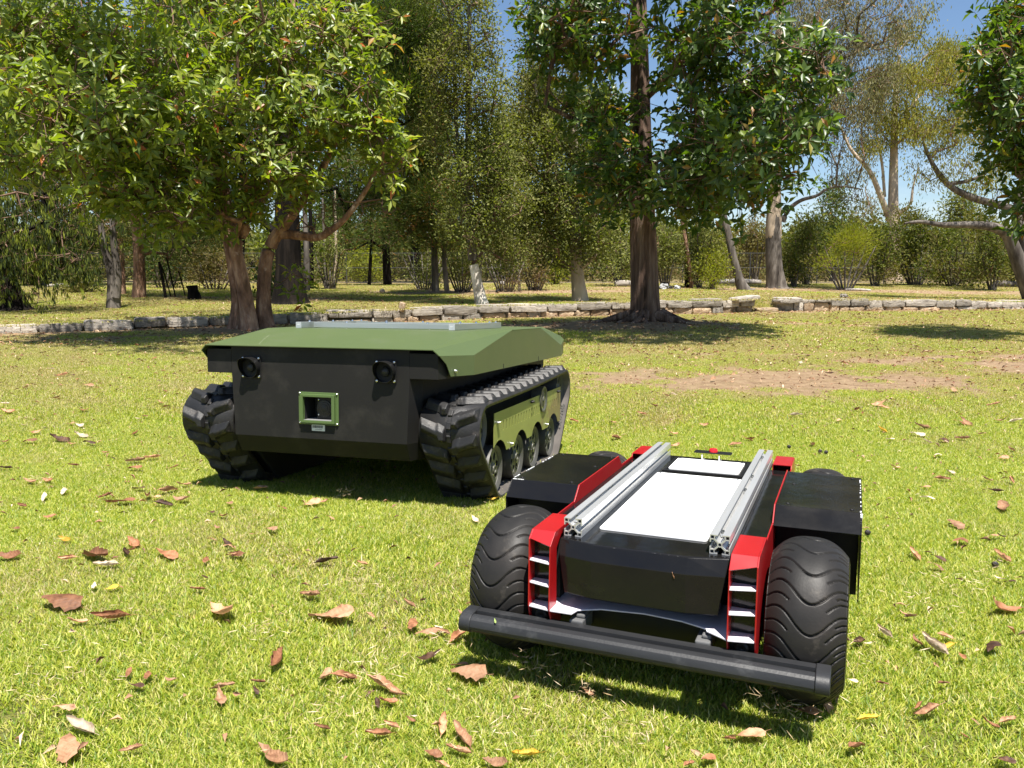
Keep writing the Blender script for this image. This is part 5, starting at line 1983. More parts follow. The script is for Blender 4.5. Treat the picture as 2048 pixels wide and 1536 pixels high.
tree('dead_tree', 'forked grey trunk standing alone on the upper lawn at the left', 'tree',
     [[(228, 617, 16.3, 0.150), (228, 580, 16.3, 0.115), (222, 545, 16.3, 0.08), (208, 500, 16.3, 0.075), (200, 440, 16.3, 0.05)],
      [(231, 600, 16.25, 0.10), (236, 550, 16.25, 0.085), (229, 500, 16.25, 0.070), (224, 440, 16.25, 0.05), (222, 330, 16.3, 0.03)]],
     [(215, 380, 80, 50, 16.3, 0.9, 24)],
     'bark_grey', 'leaf_olive', style='fine', n=90, ln=0.08, wd=0.028, spread=0.24, seed=61, foot=0)
tree('gum_tree', 'reddish brown trunk just behind the forked grey one', 'tree',
     [[(276, 602, 19.5, 0.17), (280, 540, 19.5, 0.13), (274, 440, 19.5, 0.11), (270, 250, 19.5, 0.08)]],
     [(280, 340, 110, 100, 19.8, 1.6, 46), (330, 480, 80, 50, 20.5, 1.2, 26)],
     'bark_tan', 'leaf_pine', style='pine', n=140, ln=0.17, wd=0.018, spread=0.32, r_tip=0.007, seed=67)
tree('gum_tree', 'slim tan trunk half hidden between the grey fork and the reddish trunk', 'tree',
     [[(244, 598, 20.5, 0.10), (243, 560, 20.5, 0.09), (240, 470, 20.5, 0.07)]],
     [(235, 440, 60, 40, 20.5, 0.9, 14)],
     'bark_tan', 'leaf_scrub', style='fine', n=120, ln=0.11, wd=0.035, spread=0.3, seed=71)

# burnt stump and leaning poles
st = MB()
for k in range(1):
    v, q = tube([P(388, 604, 19.2) - V3(0, 0, 0.1), P(387, 590, 19.2), P(385, 578, 19.2), P(384, 570, 19.2)], [0.20, 0.14, 0.115, 0.12], 14, 0.16, 4)
so = link('tree_stump', fast_mesh('tree_stump', v, quads=q, mat=M['bark_dark'], smooth=True))
tag(so, 'short charred black stump on the shaded upper lawn left of the broadleaf trunks', 'stump')
v, q = tube([P(384, 571, 19.2), P(384, 569.5, 19.2)], [0.12, 0.02], 14, 0.1, 4)
for i, (u0, v0, u1, v1) in enumerate([(333, 598, 318, 520), (352, 590, 332, 512), (344, 592, 322, 530), (372, 588, 356, 540)]):
    v, q = tube([P(u0, v0, 19.4 + i * 0.3) - V3(0, 0, 0.15), P((u0 + u1) / 2, (v0 + v1) / 2, 19.4 + i * 0.3), P(u1, v1, 19.4 + i * 0.3)], [0.035 if i == 0 else 0.016] * 3, 7, 0.1, i)
    o = link('leaning_pole', fast_mesh('leaning_pole', v, quads=q, mat=M['bark_dark'], smooth=True))
    tag(o, ['thickest dark pole leaning left of the charred stump', 'thin dark pole leaning between the thick pole and the stump', 'thin dark pole crossing low behind the thick one', 'short thin dark pole leaning closest to the charred stump'][i], 'pole', 'dark saplings leaning beside the stump')

# --- paperbarks
tree('paperbark_tree', 'paperbark with a bright white leaning foot behind the wall, nearer the robot', 'tree',
     [[(966, 611, 15.7, 0.125), (955, 570, 15.7, 0.100), (946, 525, 15.7, 0.088)]],
     [(945, 480, 10, 10, 15.7, 0.1, 1)],
     'bark_white', 'leaf_olive', style='fine', n=4, ln=0.07, wd=0.028, spread=0.2, seed=73, foot=1, knots=0.05, fine_twigs=False)
pb = bpy.data.objects['paperbark_tree']


def add_crown(root, trunks, lobes, bark, leaf, style, n, ln, wd, spread, r_tip, seed, up=0.5, twigmat='twig', simple=True, seglen=0.6):
    tk = [(np.array([P(u, v, D) for (u, v, D, _) in t]), [q[3] for q in t]) for t in trunks]
    for i, (path, rad) in enumerate(tk):
        v, q = tube(path, rad, 10, 0.10, seed + i, 0.03)
        link('upper_trunk', fast_mesh('upper_trunk', rel(root, v), quads=q, mat=M[bark], smooth=True), root)
    cl, cen = sample_lobes(lobes, seed)
    segs, tips = grow(tk, cl, r_tip, seed + 3, up=up, seglen=seglen)
    dd = np.linalg.norm(tips[:, None] - cl[None], axis=2).argmin(1)
    r = np.random.default_rng(seed + 9)
    for _ in range(2):
        e = tips + r.normal(0, spread * 0.9, tips.shape)
        segs = segs + [(a, b, r_tip * 0.8, r_tip * 0.4) for a, b in zip(tips, e)]
    v, q = seg_mesh(segs, 5)
    link('twigs', fast_mesh('twigs', rel(root, v), quads=q, mat=M[twigmat]), root)['kind'] = 'stuff'
    pos, d, nrm, L, W, tw = foliage(tips, cen[dd], style, n, ln, wd, spread, seed + 5)
    o = link('crown', leaf_mesh('crown', rel(root, pos), d, nrm, L, W, M[leaf], simple=simple), root)
    o['kind'] = 'stuff'


add_crown(pb, [[(946, 527, 15.7, 0.090), (941, 470, 15.7, 0.08), (938, 380, 15.7, 0.065), (936, 250, 15.7, 0.055), (938, 100, 15.7, 0.045), (940, -80, 15.7, 0.03)],
               [(938, 400, 15.7, 0.04), (915, 300, 15.6, 0.035), (908, 150, 15.6, 0.028), (905, 0, 15.6, 0.02)]],
          [(930, 60, 60, 120, 15.7, 0.9, 46), (960, 180, 60, 90, 15.6, 0.9, 40), (910, 260, 70, 100, 15.6, 0.9, 48), (960, 360, 70, 70, 15.6, 0.9, 48), (940, 450, 70, 55, 15.7, 0.9, 44), (1010, 420, 50, 70, 15.8, 0.8, 30), (995, 300, 40, 50, 15.7, 0.7, 18), (900, -60, 90, 80, 15.8, 1.2, 34), (1010, 500, 50, 40, 15.9, 0.7, 18), (890, 150, 40, 70, 15.7, 0.8, 20)],
          'bark_grey', 'leaf_olive', 'fine', 95, 0.075, 0.032, 0.135, 0.006, 74)
tree('paperbark_tree', 'paperbark with a tan and grey flared foot on the wall, left of the thick trunk', 'tree',
     [[(1161, 605, 16.9, 0.175), (1157, 570, 16.9, 0.145), (1152, 520, 16.9, 0.12), (1149, 430, 16.9, 0.10), (1148, 300, 16.9, 0.085), (1146, 120, 16.9, 0.06), (1145, -80, 16.9, 0.04)],
      [(1149, 440, 16.9, 0.05), (1105, 330, 16.8, 0.04), (1070, 180, 16.8, 0.03), (1055, 20, 16.8, 0.02)]],
     [(1110, 130, 80, 100, 16.8, 1.1, 60), (1150, 250, 80, 90, 16.8, 1.1, 60), (1090, 320, 60, 80, 16.7, 1.0, 48), (1140, 410, 80, 60, 16.7, 1.0, 60), (1190, 470, 50, 50, 16.8, 0.9, 32), (1080, 450, 60, 50, 16.8, 0.9, 34), (1130, 500, 50, 34, 16.9, 0.8, 22), (1200, 350, 50, 60, 16.8, 0.9, 26), (1120, 0, 90, 80, 16.9, 1.2, 40), (1060, 220, 40, 70, 16.9, 0.7, 18)],
     'bark_gum', 'leaf_olive', style='fine', n=100, ln=0.080, wd=0.034, spread=0.14, r_tip=0.006, seed=79, foot=1, knots=0.05)

# --- right half of the upper lawn
tree('gum_tree', 'leaning slim grey trunk left of the stout gum, bending up to the left', 'tree',
     [[(1490, 580, 24.5, 0.19), (1478, 555, 24.5, 0.13), (1468, 520, 24.5, 0.115), (1457, 470, 24.5, 0.11), (1446, 425, 24.5, 0.10), (1438, 380, 24.5, 0.09), (1432, 250, 24.5, 0.06)],
      [(1446, 432, 24.5, 0.05), (1425, 415, 24.5, 0.035), (1412, 395, 24.5, 0.02)]],
     [(1430, 330, 60, 60, 24.5, 1.0, 20), (1450, 200, 70, 60, 24.5, 1.2, 24)],
     'bark_grey', 'leaf_gum', style='hang', n=70, ln=0.13, wd=0.026, spread=0.34, r_tip=0.008, seed=83, foot=1, knots=0.06)
tree('gum_tree', 'stout gum with a dark rough foot and pale upper trunk right of the leaning one', 'tree',
     [[(1554, 577, 26.5, 0.33), (1550, 545, 26.5, 0.275), (1547, 480, 26.5, 0.245), (1548, 430, 26.5, 0.215), (1549, 390, 26.5, 0.19), (1552, 250, 26.5, 0.15), (1560, 80, 26.5, 0.11), (1565, -100, 26.5, 0.06)],
      [(1563, 446, 26.5, 0.10), (1575, 420, 26.4, 0.075), (1600, 400, 26.2, 0.06), (1635, 392, 26.0, 0.05), (1655, 375, 25.9, 0.04), (1690, 372, 25.8, 0.03), (1730, 380, 25.7, 0.015)],
      [(1556, 200, 26.5, 0.09), (1620, 140, 26.2, 0.07), (1690, 100, 26.0, 0.05), (1750, 40, 25.9, 0.03)]],
     [(1680, 90, 120, 90, 26, 2.0, 80), (1640, 200, 90, 90, 26, 1.8, 60), (1740, 40, 90, 80, 25.8, 1.8, 50), (1700, 230, 70, 60, 25.8, 1.3, 34), (1600, 20, 100, 80, 26.3, 2.0, 44), (1560, 120, 90, 110, 26.6, 2.0, 34), (1690, 330, 60, 40, 25.9, 1.0, 14), (1720, 170, 80, 70, 25.8, 1.4, 34), (1740, 410, 40, 30, 25.9, 0.7, 8), (1690, -80, 200, 90, 26, 2.4, 60)],
     'bark_grey', 'leaf_gum', style='hang', n=84, ln=0.135, wd=0.030, spread=0.22, r_tip=0.007, seed=89, foot=1, knots=0.04)
# its dark lower bark comes off in plates: a rough sleeve round the foot
v, q = tube([P(1547, 478, 26.5), P(1547, 462, 26.5), P(1548, 430, 26.5), P(1549, 390, 26.5), P(1552, 250, 26.5), P(1560, 80, 26.5), P(1565, -100, 26.5)], [0.232, 0.252, 0.232, 0.206, 0.166, 0.126, 0.075], 18, 0.05, 90, 0.02)
root_g = [o for o in bpy.data.objects if o.name.startswith('gum_tree') and 'stout' in o.get('label', '')][0]
link('smooth_bark', fast_mesh('smooth_bark', rel(root_g, v), quads=q, mat=M['bark_gum'], smooth=True), root_g)
tree('gum_tree', 'tall orange-barked gum with golden crown rising behind the lime shrub', 'tree',
     [[(1787, 575, 38, 0.36), (1787, 480, 38, 0.27), (1786, 400, 38, 0.22), (1788, 300, 38, 0.17), (1790, 200, 38, 0.12), (1800, 100, 38, 0.07)],
      [(1784, 450, 38, 0.15), (1765, 400, 37.8, 0.13), (1740, 340, 37.6, 0.10), (1700, 300, 37.4, 0.07), (1680, 250, 37.3, 0.04)],
      [(1789, 440, 38, 0.14), (1800, 424, 37.8, 0.12), (1822, 412, 37.6, 0.07), (1826, 370, 37.6, 0.04), (1840, 330, 37.5, 0.03)],
      [(1770, 400, 38, 0.07), (1765, 330, 38.1, 0.06), (1750, 250, 38.2, 0.04)]],
     [(1790, 160, 75, 34, 37.5, 1.8, 50), (1820, 250, 55, 34, 37.3, 1.6, 34), (1770, 230, 60, 34, 37.8, 1.6, 34), (1850, 150, 45, 26, 37.5, 1.4, 20), (1880, 110, 40, 20, 38, 1.2, 18), (1740, 290, 40, 24, 37.6, 1.2, 14), (1830, 60, 50, 40, 38.2, 1.4, 18)],
     'bark_gum', 'leaf_gold', style='hang', n=105, ln=0.17, wd=0.045, spread=0.27, r_tip=0.012, seed=97, foot=1)
tree('gum_tree', 'spreading gum with golden tufts and long dark limbs in front of the right-edge tree', 'tree',
     [[(2075, 600, 20.5, 0.24), (2045, 545, 20.5, 0.18), (2030, 500, 20.5, 0.16), (2015, 465, 20.5, 0.14), (1985, 452, 20.3, 0.11), (1940, 449, 20.1, 0.085), (1880, 450, 19.9, 0.065), (1840, 442, 19.8, 0.045), (1805, 447, 19.7, 0.02)],
      [(2062, 575, 20.6, 0.19), (2052, 500, 20.6, 0.16), (2038, 440, 20.6, 0.14), (2036, 400, 20.6, 0.11), (2060, 300, 20.6, 0.08)],
      [(2036, 420, 20.6, 0.10), (1990, 408, 20.4, 0.09), (1940, 395, 20.2, 0.08), (1900, 375, 20.0, 0.07), (1878, 350, 19.9, 0.06), (1860, 320, 19.8, 0.045), (1845, 280, 19.8, 0.03)],
      [(1895, 368, 20.0, 0.05), (1940, 362, 20.0, 0.04), (1985, 340, 20.1, 0.03), (1960, 260, 20.0, 0.025), (1930, 210, 20, 0.02)]],
     [(1900, 160, 60, 50, 20, 1.2, 34), (1940, 240, 60, 60, 20, 1.2, 38), (1870, 260, 50, 50, 19.9, 1.0, 22), (1920, 110, 50, 24, 20, 1.0, 16), (1960, 330, 50, 40, 20.1, 1.0, 16), (1860, 350, 34, 24, 19.9, 0.7, 7), (2000, 300, 50, 60, 20.2, 1.0, 14)],
     'bark_grey', 'leaf_gold', style='hang', n=90, ln=0.10, wd=0.024, spread=0.18, r_tip=0.006, seed=101, foot=1, knots=0.04)

# --- shrubs along the back of the lawn
SHR = 'shrubs along the back of the lawn'


def shrub(u, v, D, w, h, leaf, label, seed, n=66, ln=0.095, wd=0.036, style='fine', clusters=46, name='shrub', lift=0.0, cat='shrub', stems=4, depth=None, bark='bark_grey'):
    r = np.random.default_rng(seed)
    dm = depth or (w * D / F_PX * 0.8)
    trunks = []
    for k in range(stems):
        du = (k - (stems - 1) / 2) * w * 0.30
        trunks.append([(u + du * 0.15, v, D, 0.035 * D / 25), (u + du * 0.6, v - h * 0.35, D + r.normal(0, 0.2), 0.024 * D / 25), (u + du, v - h * 0.75, D + r.normal(0, 0.4), 0.012 * D / 25)])
    lb_ = []
    for k in range(9):
        hh = r.uniform(0.22, 0.98)
        lb_.append((u + r.normal(0, 0.42) * w * (1.15 - 0.6 * hh), v - h * hh, w * r.uniform(0.20, 0.46), h * r.uniform(0.09, 0.20), D + r.normal(0, dm * 0.5), dm * 0.5, max(2, int(clusters * r.uniform(0.07, 0.20)))))
    tree(name, label, cat, trunks, lb_,
         bark, leaf, style=style, n=n, ln=ln * D / 22, wd=wd * D / 22, spread=0.0075 * D, r_tip=0.0045, seed=seed, group=SHR, foot=0, shell=0.3, sides=6)


shrub(1690, 577, 26, 72, 120, 'leaf_lime', 'feathery lime green shrub in front of the darker bushes', 201, n=130, ln=0.10, wd=0.014, style='pine', clusters=50, stems=7)
shrub(1612, 572, 30, 52, 138, 'leaf_bush', 'dark dense bush between the stout gum and the lime shrub', 203, clusters=60)
shrub(1588, 572, 27.5, 26, 60, 'leaf_bush', 'small mid green bush at the foot of the dark dense bush', 204, clusters=20)
shrub(1665, 560, 34, 46, 180, 'leaf_pine', 'tall dark bush with a pointed top behind the lime shrub', 205, clusters=50)
shrub(1750, 576, 29, 60, 140, 'leaf_bush', 'wide olive bush right of the lime shrub', 206, clusters=58)
shrub(1830, 574, 30, 62, 148, 'leaf_bush', 'olive bush showing thin pale stems, fourth along from the stout gum', 207, clusters=58, stems=7)
shrub(1905, 574, 29, 62, 112, 'leaf_bush', 'dense bush under the long horizontal limb', 208, clusters=58, stems=6)
shrub(1985, 580, 27, 66, 150, 'leaf_bush', 'darkest bush with deep shade beneath it near the right edge', 209, clusters=60)
shrub(2060, 576, 29, 50, 120, 'leaf_bush', 'bush cut off by the right edge behind the double trunk', 210, clusters=50)
shrub(1930, 560, 36, 60, 165, 'leaf_olive', 'soft green tree top rising above the bushes at the right', 211, clusters=60, name='small_tree', cat='tree')
shrub(1330, 578, 25.5, 46, 150, 'leaf_olive', 'loose olive bush just right of the thick brown trunk', 212, clusters=50, stems=5)
shrub(1395, 578, 26, 52, 160, 'leaf_olive', 'olive bush with a dark leaning stem beside the white ash heap', 213, clusters=60, stems=5)
shrub(1425, 576, 24.5, 30, 75, 'leaf_lime', 'low bright bush left of the leaning grey trunk', 214, clusters=22, ln=0.07)
shrub(1510, 560, 34, 40, 110, 'leaf_scrub', 'dry olive bush in the gap between leaning and stout trunks', 215, clusters=40)
shrub(1235, 575, 27, 46, 150, 'leaf_olive', 'olive bush seen left of the thick brown trunk', 216, clusters=55)
shrub(1112, 572, 29, 26, 50, 'leaf_lime', 'small bright lime bush between the two paperbarks', 217, clusters=20)
shrub(1070, 585, 23.5, 40, 110, 'leaf_scrub', 'twiggy olive scrub right of the white paperbark foot', 218, clusters=34, stems=8, n=70, ln=0.07)
shrub(1010, 590, 22.5, 40, 120, 'leaf_scrub', 'twiggy scrub with bare stems behind the white paperbark foot', 219, clusters=32, stems=9, n=60, ln=0.07)
shrub(925, 590, 22.5, 40, 120, 'leaf_olive', 'thin olive sapling thicket left of the white paperbark foot', 220, clusters=36, stems=9, n=65, ln=0.07)
shrub(850, 585, 24, 46, 105, 'leaf_olive', 'airy olive sapling thicket beyond the rusty pine', 221, clusters=32, stems=8, n=60, ln=0.07)
shrub(660, 585, 24, 34, 110, 'leaf_olive', 'airy scrub right of the black pine trunk', 222, clusters=26, stems=7, n=60, ln=0.07)
shrub(170, 605, 21, 46, 60, 'leaf_bush', 'low rounded bush left of the forked grey trunk', 223, clusters=44)
shrub(60, 590, 26, 60, 80, 'leaf_bush', 'dark low bush behind the pine at the left edge', 224, clusters=40)
shrub(430, 592, 23, 56, 100, 'leaf_scrub', 'dry scrub behind the leaning poles', 225, clusters=40, stems=7)
shrub(330, 590, 24, 56, 110, 'leaf_pine', 'dark green thicket between reddish trunk and charred stump', 226, clusters=44, stems=6)
shrub(735, 572, 33, 50, 60, 'leaf_lime', 'bright yellow-green bushes beyond the fence in the clearing', 227, clusters=36)
shrub(540, 596, 20.5, 24, 50, 'leaf_dark', 'young broad-leaved sapling beside the black pine trunk', 228, clusters=10, n=30, ln=0.16, wd=0.07)

# thin bare trunks scattered along the edge of the wood
for i, (u, v, D, u2, v2, rr, bk, lb) in enumerate([
        (614, 580, 23, 610, 430, 0.085, 'bark_grey', 'pale grey-green slim trunk immediately right of the black pine trunk'),
        (622, 578, 24, 620, 420, 0.07, 'bark_dark', 'thin dark trunk just right of the pale slim one'),
        (650, 576, 27, 646, 440, 0.045, 'bark_grey', 'thin grey sapling left of the clearing'),
        (666, 574, 28, 672, 480, 0.06, 'bark_gum', 'short pale sapling at the left of the clearing'),
        (738, 572, 29, 742, 440, 0.055, 'bark_dark', 'thin dark sapling left of the slim dark pine'),
        (1040, 585, 23, 1030, 500, 0.04, 'bark_grey', 'bare grey sapling behind the two paperbarks'),
        (1375, 578, 26, 1370, 470, 0.08, 'bark_dark', 'dark upright stem beside the ash heap'),
        (1385, 578, 25.5, 1360, 420, 0.06, 'bark_tan', 'brown stem leaning left beside the dark upright one'),
        (1310, 576, 27, 1316, 440, 0.045, 'bark_tan', 'slender reddish stem next to the thick brown trunk')]):
    v_, q_ = tube([P(u, v, D) - V3(0, 0, 0.1), P((u + u2) / 2 + 2, (v + v2) / 2, D), P(u2, v2, D), P(u2 - 2, v2 - 120, D)], [rr * 1.2, rr, rr * 0.8, rr * 0.4], 8, 0.12, i + 300)
    o = link('slim_trunk', fast_mesh('slim_trunk', v_, quads=q_, mat=M[bk], smooth=True))
    tag(o, lb, 'tree', 'slim trunks at the edge of the wood')


# --- far wood as one mass, and taller trees one can still tell apart
def far_mass(name, spans, mat, seed, ln, wd):
    r = np.random.default_rng(seed)
    pos = []
    for (x0, x1, y0, y1, z0, z1, n) in spans:
        c = np.stack([r.uniform(x0, x1, n), r.uniform(y0, y1, n), np.zeros(n)], 1)
        top = z1 * (0.72 + 0.45 * vnoise(c[:, 0] * 0.55, c[:, 1] * 0.4, seed + 1))
        c[:, 2] = z0 + (top - z0) * r.random(n) ** 0.8
        k = 26
        pos.append(np.repeat(c, k, 0) + r.normal(0, 0.55, (n * k, 3)) * np.array([1.2, 1.2, 0.8]))
    pos = np.concatenate(pos)
    pos = pos[pos[:, 2] > 0.3]
    m = len(pos)
    me = leaf_mesh(name, pos, r.normal(size=(m, 3)), r.normal(size=(m, 3)) + np.array([0, 0, 0.6]), ln * r.uniform(0.6, 1.2, m), wd * r.uniform(0.6, 1.2, m), mat, simple=True)
    o = link(name, me)
    tag(o, kind='stuff')


far_mass('far_wood', [(-48, 60, 44, 62, 0.4, 3.9, 4000), (-60, 75, 62, 80, 0.4, 5.6, 3000)], M['leaf_bush'], 401, 0.42, 0.20)
far_mass('far_scrub', [(-30, 34, 34, 42, 0.4, 1.9, 1500)], M['leaf_scrub'], 402, 0.22, 0.06)
for i, (u, D, w, h, lf, lb) in enumerate([
        (150, 34, 110, 560, 'leaf_pine', 'tall dark forest tree behind the left pine'),
        (330, 36, 120, 620, 'leaf_pine', 'tall dark forest tree behind the broadleaf crown'),
        (480, 38, 110, 560, 'leaf_dark_pine', 'darkest tall forest tree behind the twin trunks'),
        (690, 40, 90, 330, 'leaf_pine', 'lower forest tree behind the clearing'),
        (830, 34, 80, 640, 'leaf_olive', 'tall olive forest tree left of the white paperbark'),
        (1010, 36, 60, 330, 'leaf_olive', 'olive forest tree between the paperbarks'),
        (1090, 40, 70, 420, 'leaf_bush', 'dark forest tree behind the second paperbark'),
        (1210, 38, 60, 360, 'leaf_olive', 'olive forest tree just left of the thick trunk')]):
    tree('forest_tree', lb, 'tree', [[(u, 570, D, 0.22), (u + 6, 570 - h * 0.5, D, 0.16), (u, 570 - h * 0.95, D, 0.05)]],
         [(u + w * math.sin(k * 2.3 + i) * 0.75 * (1.2 - k / 13), 570 - h * (0.16 + 0.082 * k), w * (0.30 + 0.16 * math.sin(k * 5.1 + i) ** 2), h * 0.062, D + 1.2 * math.sin(k * 1.7 + i * 2), 1.3, 13) for k in range(11)],
         'bark_dark', lf, style='fine', n=130, ln=0.20, wd=0.080, spread=0.38, r_tip=0.014, seed=500 + i, group='tall trees of the wood', foot=0, sides=7)

# ---------------------------------------------------------------- fence, logs, rocks
def fence():
    root = empty('wire_fence', (-22, 31.5, 0.4))
    tag(root, 'dark chain-link fence with thin posts along the far side of the lawn', 'fence')
    m = surf('dark_fence_wire', [(0.03, 0.03, 0.03), (0.05, 0.05, 0.05)], rough=(0.6, 0.7))
    me = None
    for k in range(24):
        x = k * 2.6
        b = MB()
        b.cyl((0, 0, -0.2), (0, 0, 1.22), 0.022, n=6)
        if me is None:
            o = b.build('post', m, root)
            me = o.data
        else:
            o = link('post', me, root)
        o.location = (x, 0, 0)
    for z_ in (1.18, 0.62, 0.06):
        b = MB()
        b.cyl((0, 0, z_), (60, 0, z_), 0.008, n=4)
        b.build('wire', m, root)
    # mesh: crossing diagonals
    A, B = [], []
    for k in range(600):
        x = k * 0.105
        A.append((x, 0, 0.05)); B.append((x + 1.12, 0, 1.17))
        A.append((x + 1.12, 0, 0.05)); B.append((x, 0, 1.17))
    v, q = seg_mesh([(np.array(a), np.array(b), 0.0022, 0.0022) for a, b in zip(A, B)], 3)
    o = link('mesh', fast_mesh('mesh', v, quads=q, mat=m), root)
    o['kind'] = 'stuff'


fence()


def log(u0, v0, u1, v1, D, r, label, name='log', mat='deadwood', seed=0, D1=None):
    a, b = P(u0, v0, D), P(u1, v1, D1 or D)
    for p in (a, b):
        p[2] = float(ground_z(p[0], p[1])) + r * 0.8
    mid = (a + b) / 2 + V3(0, 0, 0.02)
    v, q = tube([a, a * 0.97 + b * 0.03, mid, a * 0.03 + b * 0.97, b], [r * 0.75, r, r * 1.05, r * 0.9, r * 0.7], 12, 0.12, seed, 0.05)
    n = len(v)
    c = np.array([v[:12].mean(0), v[-12:].mean(0)])
    v = np.concatenate([v, c])
    t = [(n, (i + 1) % 12, i) for i in range(12)] + [(n + 1, n - 12 + i, n - 12 + (i + 1) % 12) for i in range(12)]
    o = link(name, fast_mesh(name, v, quads=q, tris=t, mat=M[mat], smooth=True))
    tag(o, label, 'log')


log(1229, 569, 1266, 569, 26.5, 0.11, 'bleached log lying just left of the thick brown trunk', seed=1)
log(1433, 568, 1522, 568, 30, 0.10, 'long bleached log lying behind the leaning grey trunk', seed=2)
log(1000, 573, 1012, 566, 28, 0.07, 'small fallen log between the paperbarks', seed=3)
log(95, 599, 150, 596, 24, 0.06, 'pale fallen log at the left behind the pine', seed=4)
log(1690, 577, 1742, 576, 25.5, 0.035, 'thin bleached branch on the lawn below the lime shrub', seed=5)
log(1985, 566, 2040, 566, 29, 0.12, 'fallen log in shade near the right edge', seed=6, mat='bark_grey')

for i, (u, v, D, s, mt, lb) in enumerate([
        (1328, 577, 24.0, 0.20, 'a', 'larger whitish burnt block of the ash heap'), (1341, 576, 24.2, 0.13, 'b', 'dark burnt lump in the middle of the ash heap'),
        (1354, 577, 24.0, 0.15, 'a', 'smaller whitish block at the right of the ash heap'),
        (1688, 596, 19.6, 0.13, 'g', 'knobbly grey root lump sitting just above the right-hand wall'),
        (765, 588, 22.5, 0.11, 'g', 'small grey rock at the edge of the leaf litter'), (995, 589, 22, 0.10, 'b', 'small dark rock among the litter right of the white paperbark')]):
    if i == 0:
        M['ash'] = stone_mat('ash_white', [(0.35, (0.12, 0.12, 0.12)), (0.5, (0.50, 0.50, 0.50)), (0.7, (0.72, 0.72, 0.70))])
        M['char'] = stone_mat('charred', [(0.35, (0.02, 0.02, 0.02)), (0.7, (0.10, 0.09, 0.08))])
    me = rock_mesh('rock', {'a': M['ash'], 'b': M['char'], 'g': M['stone_grey']}[mt], 700 + i, rough=0.35, p=2.6, n=(6, 5, 5))
    o = link('rock', me)
    p = P(u, v, D)
    o.location = (p[0], p[1], float(ground_z(p[0], p[1])) + s * 0.32)
    o.scale = (s * 1.3, s, s * 0.95)
    o.rotation_euler = (0, 0, i)
    tag(o, lb, 'rock')

# exposed roots round the thick trunk
r_ = np.random.default_rng(77)
big = [o for o in bpy.data.objects if o.name.startswith('broadleaf_tree') and 'thick ridged' in o.get('label', '')][0]
for k in range(13):
    a = k / 13 * 2 * math.pi + r_.normal(0, 0.15)
    L = r_.uniform(0.35, 0.75)
    pts, rad = [], []
    for t in np.linspace(0, 1, 5):
        d = 0.20 + L * t
        x = big.location.x + d * math.cos(a + 0.35 * t * math.sin(k * 3)) * 1.15
        y = big.location.y + d * math.sin(a + 0.35 * t * math.sin(k * 3))
        zz = float(ground_z(x, y)) + 0.10 * (1 - t) ** 2 + 0.012 - 0.03 * t
        pts.append((x, y, zz))
        rad.append(0.085 * (1 - t) ** 1.2 + 0.012)
    v, q = tube(pts, rad, 8, 0.2, k)
    link('root', fast_mesh('root', rel(big, v), quads=q, mat=M['bark_brown'], smooth=True), big)

# ---------------------------------------------------------------- grass: patches of real blades, scattered over the lawn
def grassmat(name, stops, trans=0.38):
    return leafmat(name, stops, rough=0.45, trans=trans, tcol=(0.46, 0.52, 0.10), spec=0.35)


M['grass_fresh'] = grassmat('fresh_grass', [(0.0, (0.10, 0.18, 0.018)), (0.34, (0.26, 0.33, 0.034)), (0.66, (0.42, 0.44, 0.060)), (0.86, (0.56, 0.51, 0.14)), (0.97, (0.58, 0.50, 0.24)), (1.0, (0.66, 0.57, 0.36))])
M['grass_dry'] = grassmat('dry_grass', [(0.0, (0.19, 0.19, 0.050)), (0.40, (0.33, 0.285, 0.11)), (0.70, (0.47, 0.385, 0.20)), (1.0, (0.58, 0.48, 0.29))])
M['straw'] = leafmat('straw', [(0.0, (0.40, 0.28, 0.14)), (0.5, (0.58, 0.44, 0.27)), (1.0, (0.72, 0.60, 0.42))], rough=0.6, trans=0.2, tcol=(0.4, 0.33, 0.2))


def blade_patch(name, mat, n, radius, hmin, hmax, w, seed, lean=0.5, straw=0.0):
    r = np.random.default_rng(seed)
    a = r.uniform(0, 2 * np.pi, n)
    d = radius * np.sqrt(r.random(n))
    # blades grow in little tufts
    tx = r.normal(0, radius * 0.5, (max(4, n // 9), 2))
    pick = r.integers(0, len(tx), n)
    base = np.stack([d * np.cos(a), d * np.sin(a)], 1)
    m = r.random(n) < 0.55
    base[m] = tx[pick[m]] + r.normal(0, 0.008, (m.sum(), 2))
    az = r.uniform(0, 2 * np.pi, n)
    ln = np.abs(r.normal(lean, 0.3, n))
    L = r.uniform(hmin, hmax, n) * np.where(r.random(n) < 0.03, 1.35, 1.0)
    out = np.stack([np.cos(az), np.sin(az), np.zeros(n)], 1)
    up = np.array([[0, 0, 1.0]])
    s = np.stack([-np.sin(az), np.cos(az), np.zeros(n)], 1)
    tw = r.normal(0, 0.5, n)[:, None]
    s = unit(s + out * tw)
    p0 = np.concatenate([base, np.full((n, 1), -0.006)], 1)
    d1 = unit(up + out * (ln[:, None] * 0.6))
    d2 = unit(up * 0.75 + out * (ln[:, None] * 1.5))
    W = (w * r.uniform(0.7, 1.3, n))[:, None]
    p1 = p0 + d1 * (L * 0.55)[:, None]
    p2 = p1 + d2 * (L * 0.50)[:, None]
    V = np.stack([p0 - s * W * 0.5, p0 + s * W * 0.5, p1 - s * W * 0.45, p1 + s * W * 0.45, p2], 1)
    b = (np.arange(n) * 5)[:, None]
    q = b + np.array([[0, 1, 3, 2]])
    t = b + np.array([[2, 3, 4]])
    me = fast_mesh(name, V.reshape(-1, 3), quads=q, tris=t, mat=mat)
    return bpy.data.objects.new(name, me)


